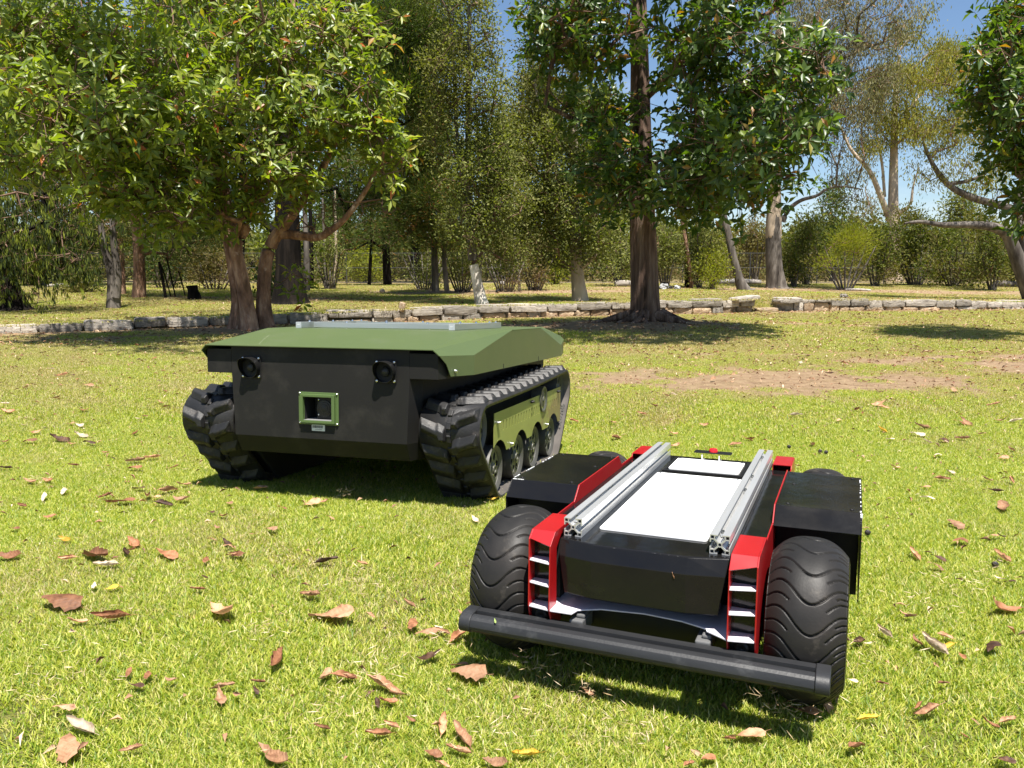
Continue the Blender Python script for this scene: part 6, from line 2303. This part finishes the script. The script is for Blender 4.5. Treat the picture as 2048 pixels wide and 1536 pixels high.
def scatter(name, pts, rotz, nrmtilt, scl, pidx, protos):
    """one lawn object: a point per patch, geometry nodes put the patch there"""
    col = bpy.data.collections.new(name + '_patches')
    for p in protos:
        col.objects.link(p)
    me = bpy.data.meshes.new(name)
    me.vertices.add(len(pts))
    me.vertices.foreach_set('co', np.asarray(pts, np.float32).ravel())
    for nm, ty, dat in (('rot', 'FLOAT_VECTOR', nrmtilt), ('scl', 'FLOAT', scl), ('pidx', 'INT', pidx)):
        a = me.attributes.new(nm, ty, 'POINT')
        a.data.foreach_set('vector' if ty == 'FLOAT_VECTOR' else 'value', np.asarray(dat, np.int32 if ty == 'INT' else np.float32).ravel())
    o = link(name, me)
    ng = bpy.data.node_groups.new(name, 'GeometryNodeTree')
    ng.interface.new_socket('Geometry', in_out='INPUT', socket_type='NodeSocketGeometry')
    ng.interface.new_socket('Geometry', in_out='OUTPUT', socket_type='NodeSocketGeometry')
    gi = ng.nodes.new('NodeGroupInput')
    go = ng.nodes.new('NodeGroupOutput')
    ci = ng.nodes.new('GeometryNodeCollectionInfo')
    ci.inputs['Collection'].default_value = col
    ci.inputs['Separate Children'].default_value = True
    ci.inputs['Reset Children'].default_value = True
    iop = ng.nodes.new('GeometryNodeInstanceOnPoints')
    iop.inputs['Pick Instance'].default_value = True
    mp = ng.nodes.new('GeometryNodeMeshToPoints')

    def attr(nm, ty):
        n = ng.nodes.new('GeometryNodeInputNamedAttribute')
        n.data_type = ty
        n.inputs['Name'].default_value = nm
        return n.outputs['Attribute']
    L = ng.links
    L.new(gi.outputs[0], mp.inputs['Mesh'])
    L.new(mp.outputs['Points'], iop.inputs['Points'])
    L.new(ci.outputs['Instances'], iop.inputs['Instance'])
    L.new(attr('pidx', 'INT'), iop.inputs['Instance Index'])
    e2r = ng.nodes.new('FunctionNodeEulerToRotation')
    L.new(attr('rot', 'FLOAT_VECTOR'), e2r.inputs['Euler'])
    L.new(e2r.outputs['Rotation'], iop.inputs['Rotation'])
    L.new(attr('scl', 'FLOAT'), iop.inputs['Scale'])
    L.new(iop.outputs['Instances'], go.inputs[0])
    md = o.modifiers.new('patches', 'NODES')
    md.node_group = ng
    tag(o, kind='stuff')
    return o


def wedge(n, y0, y1, seed, pad=0.5, power=1.0):
    r = np.random.default_rng(seed)
    y = (y0 ** 2 + (y1 ** 2 - y0 ** 2) * r.random(n)) ** 0.5
    hw = y * 0.66 + pad
    x = r.uniform(-1, 1, n) * hw
    return x, y


def put(name, x, y, seed, nproto, smin, smax, protos, kill=0.5, nfresh=4, dryk=0.9):
    r = np.random.default_rng(seed)
    dm = dirt_mask(x, y)
    keep = (dm < kill * r.uniform(0.5, 1.3, len(x))) & ~(np.abs(y - wall_y(x) - 0.13) < 0.17)
    # nothing grows through the tyres and belts
    x, y = x[keep], y[keep]
    z_ = ground_z(x, y)
    n = len(x)
    e = 0.08
    tx = (ground_z(x + e, y) - ground_z(x - e, y)) / (2 * e)
    ty = (ground_z(x, y + e) - ground_z(x, y - e)) / (2 * e)
    tx = np.clip(tx, -0.25, 0.25)
    ty = np.clip(ty, -0.25, 0.25)
    rz = r.uniform(0, 2 * np.pi, n)
    # tilt in the patch's own frame, after the spin
    a = np.arctan(ty * np.cos(rz) - tx * np.sin(rz))
    b = -np.arctan(tx * np.cos(rz) + ty * np.sin(rz))
    rot = np.stack([ty, -tx, np.zeros(n)], 1)
    eul = []
    for k in range(n):
        q = Euler((math.atan(ty[k]), -math.atan(tx[k]), 0)).to_matrix() @ Euler((0, 0, rz[k])).to_matrix()
        eul.append(tuple(q.to_euler()))
    dry = r.random(n) < np.clip(yellow_mask(x, y) * dryk, 0, 0.92)
    pi_ = np.where(dry, r.integers(nfresh, nproto, n), r.integers(0, nfresh, n))
    scatter(name, np.stack([x, y, z_], 1), rz, np.array(eul), r.uniform(smin, smax, n) * np.where(dirt_mask(x, y) > 0.35, 0.7, 1.0), pi_, protos)


near_p = [blade_patch('patch_%d' % i, M['grass_fresh'] if i < 6 else M['grass_dry'], 2300, 0.17, 0.010, 0.028, 0.0023, 800 + i, lean=0.80) for i in range(8)]
x, y = wedge(1500, 1.0, 4.6, 21, pad=0.45)
put('near_grass', x, y, 31, 8, 0.85, 1.25, near_p, kill=0.8, nfresh=6, dryk=0.45)
mid_p = [blade_patch('mpatch_%d' % i, M['grass_fresh'] if i < 4 else M['grass_dry'], 2000, 0.26, 0.010, 0.028, 0.0031, 820 + i, lean=0.62) for i in range(7)]
x, y = wedge(1900, 4.0, 9.5, 22, pad=0.8)
put('mid_grass', x, y, 32, 7, 0.8, 1.3, mid_p, kill=0.80, nfresh=4, dryk=0.8)
far_p = [blade_patch('fpatch_%d' % i, M['grass_fresh'] if i < 2 else M['grass_dry'], 1300, 0.40, 0.012, 0.032, 0.0055, 840 + i, lean=0.6) for i in range(6)]
x, y = wedge(2600, 8.8, 19.5, 23, pad=1.0)
put('far_grass', x, y, 33, 6, 0.8, 1.3, far_p, kill=0.6, nfresh=2, dryk=0.85)
up_p = [blade_patch('upatch_%d' % i, M['grass_dry'] if i > 1 else M['grass_fresh'], 900, 0.60, 0.014, 0.036, 0.010, 860 + i, lean=0.6) for i in range(6)]
x, y = wedge(2200, 12, 31, 24, pad=2.0)
k = y > wall_y(x) + 0.3
put('upper_grass', x[k], y[k], 34, 6, 0.8, 1.3, up_p, kill=0.55, nfresh=2, dryk=0.85)


# wisps of dead thatch lying in the turf
def thatch():
    r = np.random.default_rng(55)
    px = [(108, 1365, 0.16), (660, 1430, 0.14), (1173, 1384, 0.07), (1010, 1460, 0.09), (760, 1350, 0.10), (700, 1175, 0.12), (690, 990, 0.06), (1270, 1470, 0.09), (1560, 1410, 0.10), (75, 965, 0.08), (1430, 1290, 0.06),
          (1860, 1215, 0.09), (1700, 1310, 0.09), (1600, 1420, 0.08), (560, 1120, 0.08), (215, 1245, 0.08), (120, 1100, 0.08), (900, 1290, 0.08), (420, 935, 0.12), (1900, 1170, 0.09), (1990, 1150, 0.1), (360, 1180, 0.1), (520, 1270, 0.1), (1090, 1340, 0.08)]
    P0, D_, N_, L_, W_ = [], [], [], [], []
    for u, v, s in px:
        a = (u - 1024) / F_PX
        b = -(v - 768) / F_PX
        c_, s_ = math.cos(PITCH), math.sin(PITCH)
        d = np.array([a, c_ + b * s_, -s_ + b * c_])
        t = (CAM_H - 0.03) / -d[2]
        q = np.array([0, 0, CAM_H]) + d * t
        n = int(60 * s / 0.1)
        p = q + np.stack([r.normal(0, s * 0.42, n), r.normal(0, s * 0.42, n), r.uniform(0.000, 0.030, n)], 1)
        P0.append(p)
        az = r.uniform(0, 6.28, n)
        D_.append(np.stack([np.cos(az), np.sin(az), r.normal(0.0, 0.30, n)], 1))
        L_.append(r.uniform(0.010, 0.032, n))
    n = 2600
    x, y = wedge(n, 1.1, 6.5, 56)
    P0.append(np.stack([x, y, ground_z(x, y) + r.uniform(0.004, 0.030, n)], 1))
    az = r.uniform(0, 6.28, n)
    D_.append(np.stack([np.cos(az), np.sin(az), r.normal(0.0, 0.25, n)], 1))
    L_.append(r.uniform(0.008, 0.030, n))
    P0, D_, L_ = np.concatenate(P0), np.concatenate(D_), np.concatenate(L_)
    m = len(P0)
    me = leaf_mesh('thatch', P0, D_, r.normal(size=(m, 3)) + np.array([0, 0, 1]), L_, r.uniform(0.0010, 0.0022, m), M['straw'], simple=True)
    tag(link('thatch', me), kind='stuff')


thatch()

# ---------------------------------------------------------------- fallen leaves
def litter_mat(name, stops, rough=0.6):
    m, nd, lk = new_mat(name)
    out = nd.new('ShaderNodeOutputMaterial')
    bs = nd.new('ShaderNodeBsdfPrincipled')
    tc = nd.new('ShaderNodeTexCoord')
    oi = nd.new('ShaderNodeObjectInfo')
    no = nd.new('ShaderNodeTexNoise')
    no.inputs['Scale'].default_value = 4.0
    no.inputs['Detail'].default_value = 8
    no.inputs['Roughness'].default_value = 0.7
    ad = nd.new('ShaderNodeVectorMath')
    ml = nd.new('ShaderNodeMath')
    ml.operation = 'MULTIPLY'
    ml.inputs[1].default_value = 50
    lk.new(oi.outputs['Random'], ml.inputs[0])
    lk.new(tc.outputs['Object'], ad.inputs[0])
    lk.new(ml.outputs['Value'], ad.inputs[1])
    lk.new(ad.outputs['Vector'], no.inputs['Vector'])
    r = ramp(nd, stops)
    lk.new(no.outputs['Fac'], r.inputs['Fac'])
    # side veins as fine ridges, darker midrib
    wv = nd.new('ShaderNodeTexWave')
    wv.wave_type = 'BANDS'
    wv.bands_direction = 'Y'
    wv.inputs['Scale'].default_value = 3.2
    wv.inputs['Distortion'].default_value = 1.4
    sp = nd.new('ShaderNodeSeparateXYZ')
    lk.new(tc.outputs['Object'], sp.inputs['Vector'])
    ab = nd.new('ShaderNodeMath')
    ab.operation = 'ABSOLUTE'
    lk.new(sp.outputs['X'], ab.inputs[0])
    cm = nd.new('ShaderNodeMath')
    cm.operation = 'MULTIPLY_ADD'
    cm.inputs[1].default_value = -1.2
    lk.new(ab.outputs['Value'], cm.inputs[0])
    lk.new(sp.outputs['Y'], cm.inputs[2])
    cx = nd.new('ShaderNodeCombineXYZ')
    lk.new(cm.outputs['Value'], cx.inputs['Y'])
    lk.new(cx.outputs['Vector'], wv.inputs['Vector'])
    hs = nd.new('ShaderNodeHueSaturation')
    mr = nd.new('ShaderNodeMapRange')
    mr.inputs['To Min'].default_value = 0.65
    mr.inputs['To Max'].default_value = 1.25
    lk.new(oi.outputs['Random'], mr.inputs['Value'])
    lk.new(mr.outputs['Result'], hs.inputs['Value'])
    lk.new(r.outputs['Color'], hs.inputs['Color'])
    lk.new(hs.outputs['Color'], bs.inputs['Base Color'])
    bp = nd.new('ShaderNodeBump')
    bp.inputs['Strength'].default_value = 0.14
    bp.inputs['Distance'].default_value = 0.012
    lk.new(wv.outputs['Fac'], bp.inputs['Height'])
    lk.new(bp.outputs['Normal'], bs.inputs['Normal'])
    bs.inputs['Roughness'].default_value = rough
    bs.inputs['Specular IOR Level'].default_value = 0.35
    tr = nd.new('ShaderNodeBsdfTranslucent')
    lk.new(hs.outputs['Color'], tr.inputs['Color'])
    ms = nd.new('ShaderNodeMixShader')
    ms.inputs['Fac'].default_value = 0.22
    lk.new(bs.outputs['BSDF'], ms.inputs[1])
    lk.new(tr.outputs['BSDF'], ms.inputs[2])
    lk.new(ms.outputs['Shader'], out.inputs['Surface'])
    return m


LC = {'r': (litter_mat('rust_leaf', [(0.3, (0.13, 0.050, 0.024)), (0.5, (0.32, 0.140, 0.068)), (0.7, (0.45, 0.22, 0.12))]), 'rust brown'),
      't': (litter_mat('tan_leaf', [(0.3, (0.22, 0.10, 0.05)), (0.5, (0.50, 0.27, 0.15)), (0.7, (0.62, 0.38, 0.24))]), 'tan'),
      'p': (litter_mat('pale_leaf', [(0.3, (0.40, 0.28, 0.18)), (0.5, (0.66, 0.52, 0.38)), (0.7, (0.76, 0.66, 0.52))]), 'pale bleached'),
      'd': (litter_mat('dark_leaf', [(0.3, (0.03, 0.017, 0.012)), (0.5, (0.085, 0.042, 0.025)), (0.7, (0.18, 0.09, 0.05))]), 'dark brown'),
      'y': (litter_mat('yellow_leaf', [(0.3, (0.42, 0.20, 0.02)), (0.5, (0.66, 0.42, 0.04)), (0.7, (0.72, 0.52, 0.10))]), 'orange yellow')}


def dead_leaf_mesh(seed, torn):
    r = np.random.default_rng(seed)
    nu, nv = 7, 15
    cup = [0.5, 2.2, 1.4, -0.8, 1.9, 0.9, 2.6, 1.2, -1.3, 1.7][seed % 10]
    bend = [0.2, 0.6, 1.3, -0.9, 0.3, 1.6, 0.8, -0.4, 0.9, 1.1][seed % 10]
    twist = r.uniform(-1.3, 1.3)
    v = np.linspace(0, 1, nv)
    half = 0.205 * np.sin(np.pi * np.clip(v, 0.0, 1.0) ** (0.82)) ** 0.75
    half = half * (1 + 0.10 * np.sin(v * 21 + seed)) + 0.004
    if torn:
        half[r.integers(5, 11):] *= r.uniform(0.55, 0.85)
    X, Y, Z_ = [], [], []
    for j in range(nv):
        for i in range(nu):
            a = (i / (nu - 1) * 2 - 1)
            w = half[j] * (1 + (r.normal(0, 0.10) if abs(a) == 1 else 0))
            th = cup * a * 0.75
            x = w * (math.sin(th) / (cup * 0.75) if abs(cup) > 0.05 else a)
            z_ = w * (1 - math.cos(th)) / (cup * 0.75 if abs(cup) > 0.05 else 1)
            y = v[j]
            yy = math.sin(bend * (y - 0.5)) / bend if abs(bend) > 0.05 else y - 0.5
            zz = (1 - math.cos(bend * (y - 0.5))) / bend if abs(bend) > 0.05 else 0
            t = twist * (y - 0.5)
            x2 = x * math.cos(t) - z_ * math.sin(t)
            z2 = x * math.sin(t) + z_ * math.cos(t)
            X.append(x2)
            Y.append(yy)
            Z_.append(z2 + zz + 0.018 * math.sin(9 * y + 3 * a + seed) + r.normal(0, 0.006))
    V = np.stack([X, Y, Z_], 1)
    V[:, 2] -= V[:, 2].min()
    idx = np.arange(nu * nv).reshape(nv, nu)
    q = np.stack([idx[:-1, :-1], idx[:-1, 1:], idx[1:, 1:], idx[1:, :-1]], -1).reshape(-1, 4)
    # stalk
    s0 = V[idx[0, nu // 2]]
    st = [s0 + np.array([-0.008, 0, 0]), s0 + np.array([0.008, 0, 0.0]), s0 + np.array([0.006, -0.16, 0.03]), s0 + np.array([-0.004, -0.16, 0.03])]
    V = np.concatenate([V, np.array(st)])
    n = nu * nv
    q = np.concatenate([q, [[n, n + 1, n + 2, n + 3]]])
    return V, q


LEAFM = {}
for c in LC:
    LEAFM[c] = []
    for k in range(7):
        V, q = dead_leaf_mesh(900 + k, k % 3 == 2)
        LEAFM[c].append(fast_mesh('fallen_leaf', V, quads=q, mat=LC[c][0], smooth=True))


def ground_hit(u, v, h=0.02):
    a = (u - 1024) / F_PX
    b = -(v - 768) / F_PX
    c, s = math.cos(PITCH), math.sin(PITCH)
    d = np.array([a, c + b * s, -s + b * c])
    t = 1.0
    z0 = 0.0
    for _ in range(12):
        t = (CAM_H - h - z0) / -d[2]
        p = np.array([0, 0, CAM_H]) + d * t
        z0 = float(ground_z(p[0], p[1]))
    return p, t


PLACED = []


def place_leaf(u, v, px, c, rz=None, label=None, upright=0.0, r=random):
    p, t = ground_hit(u, v)
    depth = t
    size = 1.12 * px * depth / F_PX
    # a leaf lying flat and turned away looks shorter than it is
    kk = r.randrange(7)
    me = LEAFM[c][kk]
    o = link('fallen_leaf', me)
    ang = r.uniform(0, 2 * math.pi) if rz is None else rz
    fore = 0.45 + 0.55 * abs(math.sin(ang))
    s = min(0.19, size / fore)
    o.scale = (s * r.uniform(0.85, 1.25), s, s)
    o.rotation_euler = (r.uniform(-0.25, 0.45) + upright, r.uniform(-0.35, 0.35), ang)
    zg = float(ground_z(p[0], p[1]))
    o.location = (p[0], p[1], zg + 0.022)
    # what it lies near, in words
    if label is None:
        x, y = p[0], p[1]
        if v > 1330:
            where = 'in the lower left corner' if u < 500 else 'left of the bumper shadow' if u < 880 else 'just below the bumper shadow' if u < 1500 else 'in the lower right corner'
        elif v > 1050:
            where = 'midway up the left edge' if u < 250 else 'before the left track' if u < 560 else 'left of the wheeled robot' if u < 1000 else 'right of the wheeled robot'
        elif v > 860:
            where = 'left of the left track' if u < 420 else 'in the tracked robot\'s shade' if u < 960 else 'just behind the wheeled robot' if u < 1700 else 'right of the rear fender'
        elif v > 700:
            where = 'beyond the left track' if u < 420 else 'by the bare dirt strip' if u < 1500 else 'near the dirt strip\'s right end'
        else:
            where = 'on the lawn below the stone wall'
        size_w = 'large' if size > 0.085 else 'medium' if size > 0.045 else 'small'
        label = '%s %s %s leaf %s' % (size_w, ('flattish', 'curled', 'torn arched', 'cupped', 'rolled', 'torn bowed', 'tightly curled')[kk], LC[c][1], where)
    tag(o, label, 'leaf', 'dry leaves fallen on the lawn')
    PLACED.append((p[0], p[1]))
    return o


H = 1.5708
HAND = [(17, 1114, 48, 'r', 0.1 + H), (135, 1119, 36, 't', H), (191, 1114, 80, 'r', 1.0), (251, 1107, 30, 'd', 0.6), (333, 1110, 50, 'r', 1.2), (412, 1122, 15, 'r', 0.2), (470, 1112, 36, 'r', 1.3), (651, 1125, 45, 'd', 2.1), (410, 1156, 16, 'd', 1),
        (224, 1177, 22, 'y', 2), (395, 1180, 28, 'r', 1.7), (123, 1209, 90, 'r', 1.25), (219, 1237, 68, 'r', 2.0), (154, 1245, 36, 't', 2), (444, 1226, 78, 't', 0.8), (620, 1192, 45, 't', 1.1), (663, 1233, 90, 't', 1.35), (553, 1322, 34, 'r', 0.0),
        (687, 1355, 48, 'r', 1.7), (273, 1373, 30, 'd', 1.5), (296, 1353, 18, 'r', 0.3), (342, 1363, 28, 't', 1.2), (441, 1397, 32, 't', 0.4), (444, 1377, 48, 't', 1.57), (516, 1366, 30, 'r', 1.4), (128, 1419, 44, 't', 1.6), (160, 1455, 64, 'p', 1.2),
        (137, 1500, 50, 't', 0.4), (263, 1501, 42, 't', 1.8), (644, 1457, 32, 'r', 1.5), (547, 1517, 80, 't', 0.95), (166, 1496, 16, 't', 0), (741, 1232, 20, 't', 1), (818, 1210, 30, 't', 1), (826, 1251, 20, 'r', 0), (854, 1268, 44, 't', 1.5),
        (886, 1265, 30, 't', 1), (919, 1273, 44, 'r', 2.5), (768, 1258, 12, 'd', 1), (857, 1318, 50, 'd', 2.2), (919, 1332, 32, 't', 2.0), (939, 1350, 78, 't', 1.1), (700, 1355, 28, 'r', 1), (765, 1374, 72, 't', 1.3), (794, 1390, 30, 't', 2),
        (775, 1405, 38, 'r', 1.9), (821, 1441, 20, 'r', 1.2), (756, 1470, 50, 'r', 1.9), (885, 1451, 24, 't', 0), (922, 1473, 50, 't', 0.6), (917, 1504, 50, 't', 1.2), (867, 1509, 35, 'r', 1.3), (885, 1532, 30, 't', 1), (990, 1528, 50, 't', 1.35),
        (1052, 1511, 52, 'y', 1.5), (1377, 1531, 26, 'r', 2.2), (1030, 1313, 12, 't', 1), (1173, 1384, 26, 'r', 1), (1716, 1285, 40, 'd', 2.2), (1815, 1233, 28, 't', 0.8), (2001, 1219, 82, 'r', 1.75), (1889, 1274, 32, 't', 1.5), (1865, 1295, 40, 'p', 0.1),
        (1894, 1295, 32, 'y', 1.9), (1832, 1285, 16, 'r', 0), (1987, 1298, 42, 'd', 2.2), (1925, 1314, 11, 'r', 0), (1764, 1369, 24, 'r', 1.4), (1705, 1363, 18, 'p', 1), (1887, 1369, 25, 'r', 1.8), (1735, 1439, 40, 'y', 1.6), (1852, 1425, 60, 't', 1.9),
        (1837, 1415, 28, 'r', 2.2), (2009, 1523, 36, 'd', 1.2), (1713, 1497, 48, 'r', 2.3), (1495, 1475, 70, 't', 1.7), (1457, 1480, 25, 'r', 1), (1416, 1520, 36, 'r', 2.2), (2014, 1444, 40, 't', 1.9), (1928, 1474, 16, 'r', 1),
        (119, 880, 40, 'd', 1.57), (60, 884, 30, 'r', 1.5), (160, 851, 22, 'p', 1), (162, 872, 28, 'p', 1.5), (211, 906, 16, 'r', 1.5), (270, 923, 36, 't', 1.6), (270, 938, 30, 'r', 1.4), (12, 937, 24, 'd', 1.6), (96, 962, 28, 'r', 1.2), (59, 964, 30, 't', 1.3),
        (129, 984, 20, 'p', 0.4), (89, 995, 16, 'p', 0.3), (242, 1005, 50, 'r', 1.7), (211, 993, 22, 'r', 2.4), (363, 1001, 38, 't', 1.2), (326, 1009, 36, 'd', 1.6), (277, 978, 26, 'd', 1.4), (367, 970, 26, 't', 1.8), (312, 995, 16, 't', 2), (422, 1025, 18, 'd', 1),
        (447, 1033, 22, 'r', 1), (459, 1007, 16, 't', 1.2), (434, 1056, 16, 't', 1), (543, 1060, 28, 't', 1.2), (625, 1007, 30, 't', 2.1), (520, 978, 30, 't', 1.4), (566, 1017, 14, 'r', 1.6), (660, 1037, 18, 't', 1.5), (453, 1087, 24, 'd', 1), (473, 1111, 30, 't', 2.2),
        (268, 1087, 34, 'r', 0.9), (102, 1035, 26, 'r', 2), (29, 1058, 20, 'r', 1.6), (129, 1080, 28, 'y', 1.3), (10, 808, 18, 'p', 1.5), (16, 824, 28, 't', 1.5), (10, 884, 18, 'r', 1.5), (176, 771, 22, 't', 1.5), (332, 814, 16, 'r', 1.5), (125, 751, 25, 't', 1.5),
        (113, 796, 16, 'r', 1.5), (330, 783, 12, 't', 1), (1591, 831, 28, 'p', 1.6), (1283, 828, 18, 't', 1), (1308, 812, 18, 't', 2), (1496, 879, 25, 'r', 1.3), (1845, 856, 36, 't', 1.8), (1764, 861, 15, 'y', 0.3), (1755, 810, 30, 't', 1.7), (2003, 842, 28, 't', 1.6),
        (2030, 843, 26, 'p', 1.5), (1987, 810, 24, 't', 1.4), (1232, 875, 20, 't', 2), (1146, 842, 20, 'r', 1.5), (1780, 879, 15, 'p', 1.2), (1855, 884, 18, 'p', 1.5), (1919, 847, 26, 'r', 1.5), (1887, 882, 26, 'd', 1.9), (1535, 905, 22, 't', 1.5), (1470, 890, 24, 't', 1.2),
        (1350, 892, 20, 't', 1.8), (1920, 1085, 40, 'r', 2.0), (1870, 1135, 34, 't', 1.5), (1900, 945, 20, 'p', 1.5), (1855, 998, 26, 'p', 1.4), (1975, 960, 22, 't', 1.5), (1850, 975, 18, 't', 1.2), (1790, 935, 20, 't', 1.6), (2020, 1165, 22, 'd', 1.5), (1985, 1075, 26, 't', 1.7),
        (985, 1000, 22, 'y', 1.6), (645, 1005, 24, 't', 1.5), (950, 1040, 18, 'p', 0.6), (724, 1128, 22, 't', 1.7), (722, 1056, 12, 't', 1)]
for (u, v, px, c, rz) in HAND:
    place_leaf(u, v, px, c, rz)
place_leaf(1646, 1408, 62, 't', 1.2, 'large curled tan leaf leaning against the foot of the front right tyre', upright=0.9)
place_leaf(1606, 1424, 50, 't', 0.7, 'crumpled brown leaf just left of the big leaf at the front right tyre')
rr = random.Random(12)
n = 0
while n < 80:
    v = 545 + (rr.random() ** 1.3) * 560 + 110
    u = rr.uniform(0, 2048)
    if v > 1130 or (360 < u < 1160 and v > 640) or (900 < u < 1730 and v > 890):
        continue
    p, t = ground_hit(u, v)
    if p[1] > wall_y(p[0]) - 0.2 or t > 30:
        continue
    place_leaf(u, v, rr.uniform(0.028, 0.062) * F_PX / t, rr.choice('rrttttttppd'), rr.uniform(0, 3.14), r=rr)
    n += 1
for k in range(46):            # smaller leaves keep company with the big ones
    u, v, px, c, rz = HAND[rr.randrange(len(HAND))]
    u2, v2 = u + rr.gauss(0, 34), v + rr.gauss(0, 15)
    if not (0 < u2 < 2048 and v2 < 1530) or (900 < u2 < 1730 and v2 > 890) or (360 < u2 < 1160 and v2 < 1010):
        continue
    place_leaf(u2, v2, px * rr.uniform(0.35, 0.75), rr.choice('rtttpd'), rr.uniform(0, 3.14), r=rr)


# the uncounted rest: bits of leaf, bark and twig, thicker on the bare soil
def litter_mass():
    r = np.random.default_rng(66)
    X, Y = [], []
    for (n, y0, y1) in ((2600, 1.2, 5.0), (7000, 5.0, 10.5), (11000, 10.5, 20), (8000, 16, 31)):
        x, y = wedge(n, y0, y1, int(y0 * 10), pad=1.0)
        w = 0.42 + 0.45 * dirt_mask(x, y)
        k = r.random(n) < w
        X.append(x[k])
        Y.append(y[k])
    x, y = np.concatenate(X), np.concatenate(Y)
    # under the robots nothing that would cut them
    for (c, mcol) in (('leaf_litter', [(0.0, (0.10, 0.05, 0.03)), (0.4, (0.30, 0.15, 0.08)), (0.75, (0.46, 0.29, 0.17)), (1.0, (0.66, 0.52, 0.38))]),):
        mt = leafmat('litter_bits', mcol, rough=0.7, trans=0.12, tcol=(0.35, 0.25, 0.15))
        z_ = ground_z(x, y)
        n = len(x)
        az = r.uniform(0, 6.28, n)
        d = np.stack([np.cos(az), np.sin(az), r.normal(0, 0.25, n)], 1)
        far = np.clip(y / 8, 0.6, 1.6)
        me = leaf_mesh('leaf_litter', np.stack([x, y, z_ + r.uniform(0.006, 0.035, n)], 1), d, r.normal(0, 0.5, (n, 3)) + np.array([0, 0, 1]), r.uniform(0.018, 0.060, n) * far, r.uniform(0.005, 0.018, n) * far, mt, fold=0.5, droop=0.3)
        tag(link(c, me), kind='stuff')


litter_mass()
# where two leaves still read alike, say which is which by their order from the left
by = {}
for o in bpy.data.objects:
    if o.name.startswith('fallen_leaf') and o.get('label'):
        by.setdefault(o['label'], []).append(o)
ORD = ['leftmost', 'second from left', 'third from left', 'fourth from left', 'fifth from left', 'sixth from left', 'seventh from left', 'eighth from left']
for lb, os_ in by.items():
    if len(os_) > 1:
        os_.sort(key=lambda q: q.location.x / q.location.y)
        for i, o in enumerate(os_):
            o['label'] = (('left', 'right')[i] if len(os_) == 2 else ORD[min(i, 7)]) + ' ' + lb
# scraps lying on the machines
def scrap(name, me, base, rot, scl, label, cat='leaf'):
    o = link(name, me)
    o.location = base
    o.rotation_euler = rot
    o.scale = scl
    tag(o, label, cat)


def on_small(x, y, zz):
    return T_S + R_S @ Vector((x, y, zz))


M['leaf_green_scrap'] = surf('green_scrap', [(0.20, 0.28, 0.06), (0.26, 0.34, 0.09)], rough=(0.5, 0.6))
Vs, Qs = dead_leaf_mesh(903, False)
scrap('leaf_scrap', fast_mesh('leaf_scrap', Vs, quads=Qs, mat=M['leaf_green_scrap'], smooth=True), on_small(-0.290, -0.112, 0.0920), (0.7, 0.2, 0.4), (0.012, 0.012, 0.012), 'tiny green leaf scrap stuck on the left end of the bumper')
scrap('leaf_scrap', LEAFM['t'][1], on_small(0.072, -0.0565, 0.224), (1.2, 0.2, 1.3), (0.014, 0.014, 0.014), 'tiny orange leaf scrap on the front of the black body')
scrap('leaf_scrap', LEAFM['p'][4], on_small(0.318, -0.040, 0.172), (0.9, 0.1, 0.6), (0.013, 0.013, 0.013), 'tiny pale seed husk caught on the front right tyre')

# small dark seed pods
pod_me = None
for i, (u, v, lb) in enumerate([(1578, 894, 'dark seed pod in the grass behind the rear red box'), (1640, 903, 'left one of two dark seed pods lying together behind the wheeled robot'), (1652, 905, 'right one of two dark seed pods lying together behind the wheeled robot'),
                                (1735, 1066, 'dark seed pod in the grass beside the right fender'), (1990, 1130, 'dark seed pod in the grass near the right edge')]):
    p, t = ground_hit(u, v)
    if pod_me is None:
        pod_me = rock_mesh('seed_pod', surf('seed_pod', [(0.015, 0.012, 0.012), (0.03, 0.025, 0.022)], rough=(0.5, 0.6)), 950, rough=0.15, p=2.2, n=(5, 5, 5))
    o = link('seed_pod', pod_me)
    o.location = (p[0], p[1], float(ground_z(p[0], p[1])) + 0.022)
    o.scale = (0.019, 0.016, 0.018)
    tag(o, lb, 'seed pod', 'seed pods in the grass')
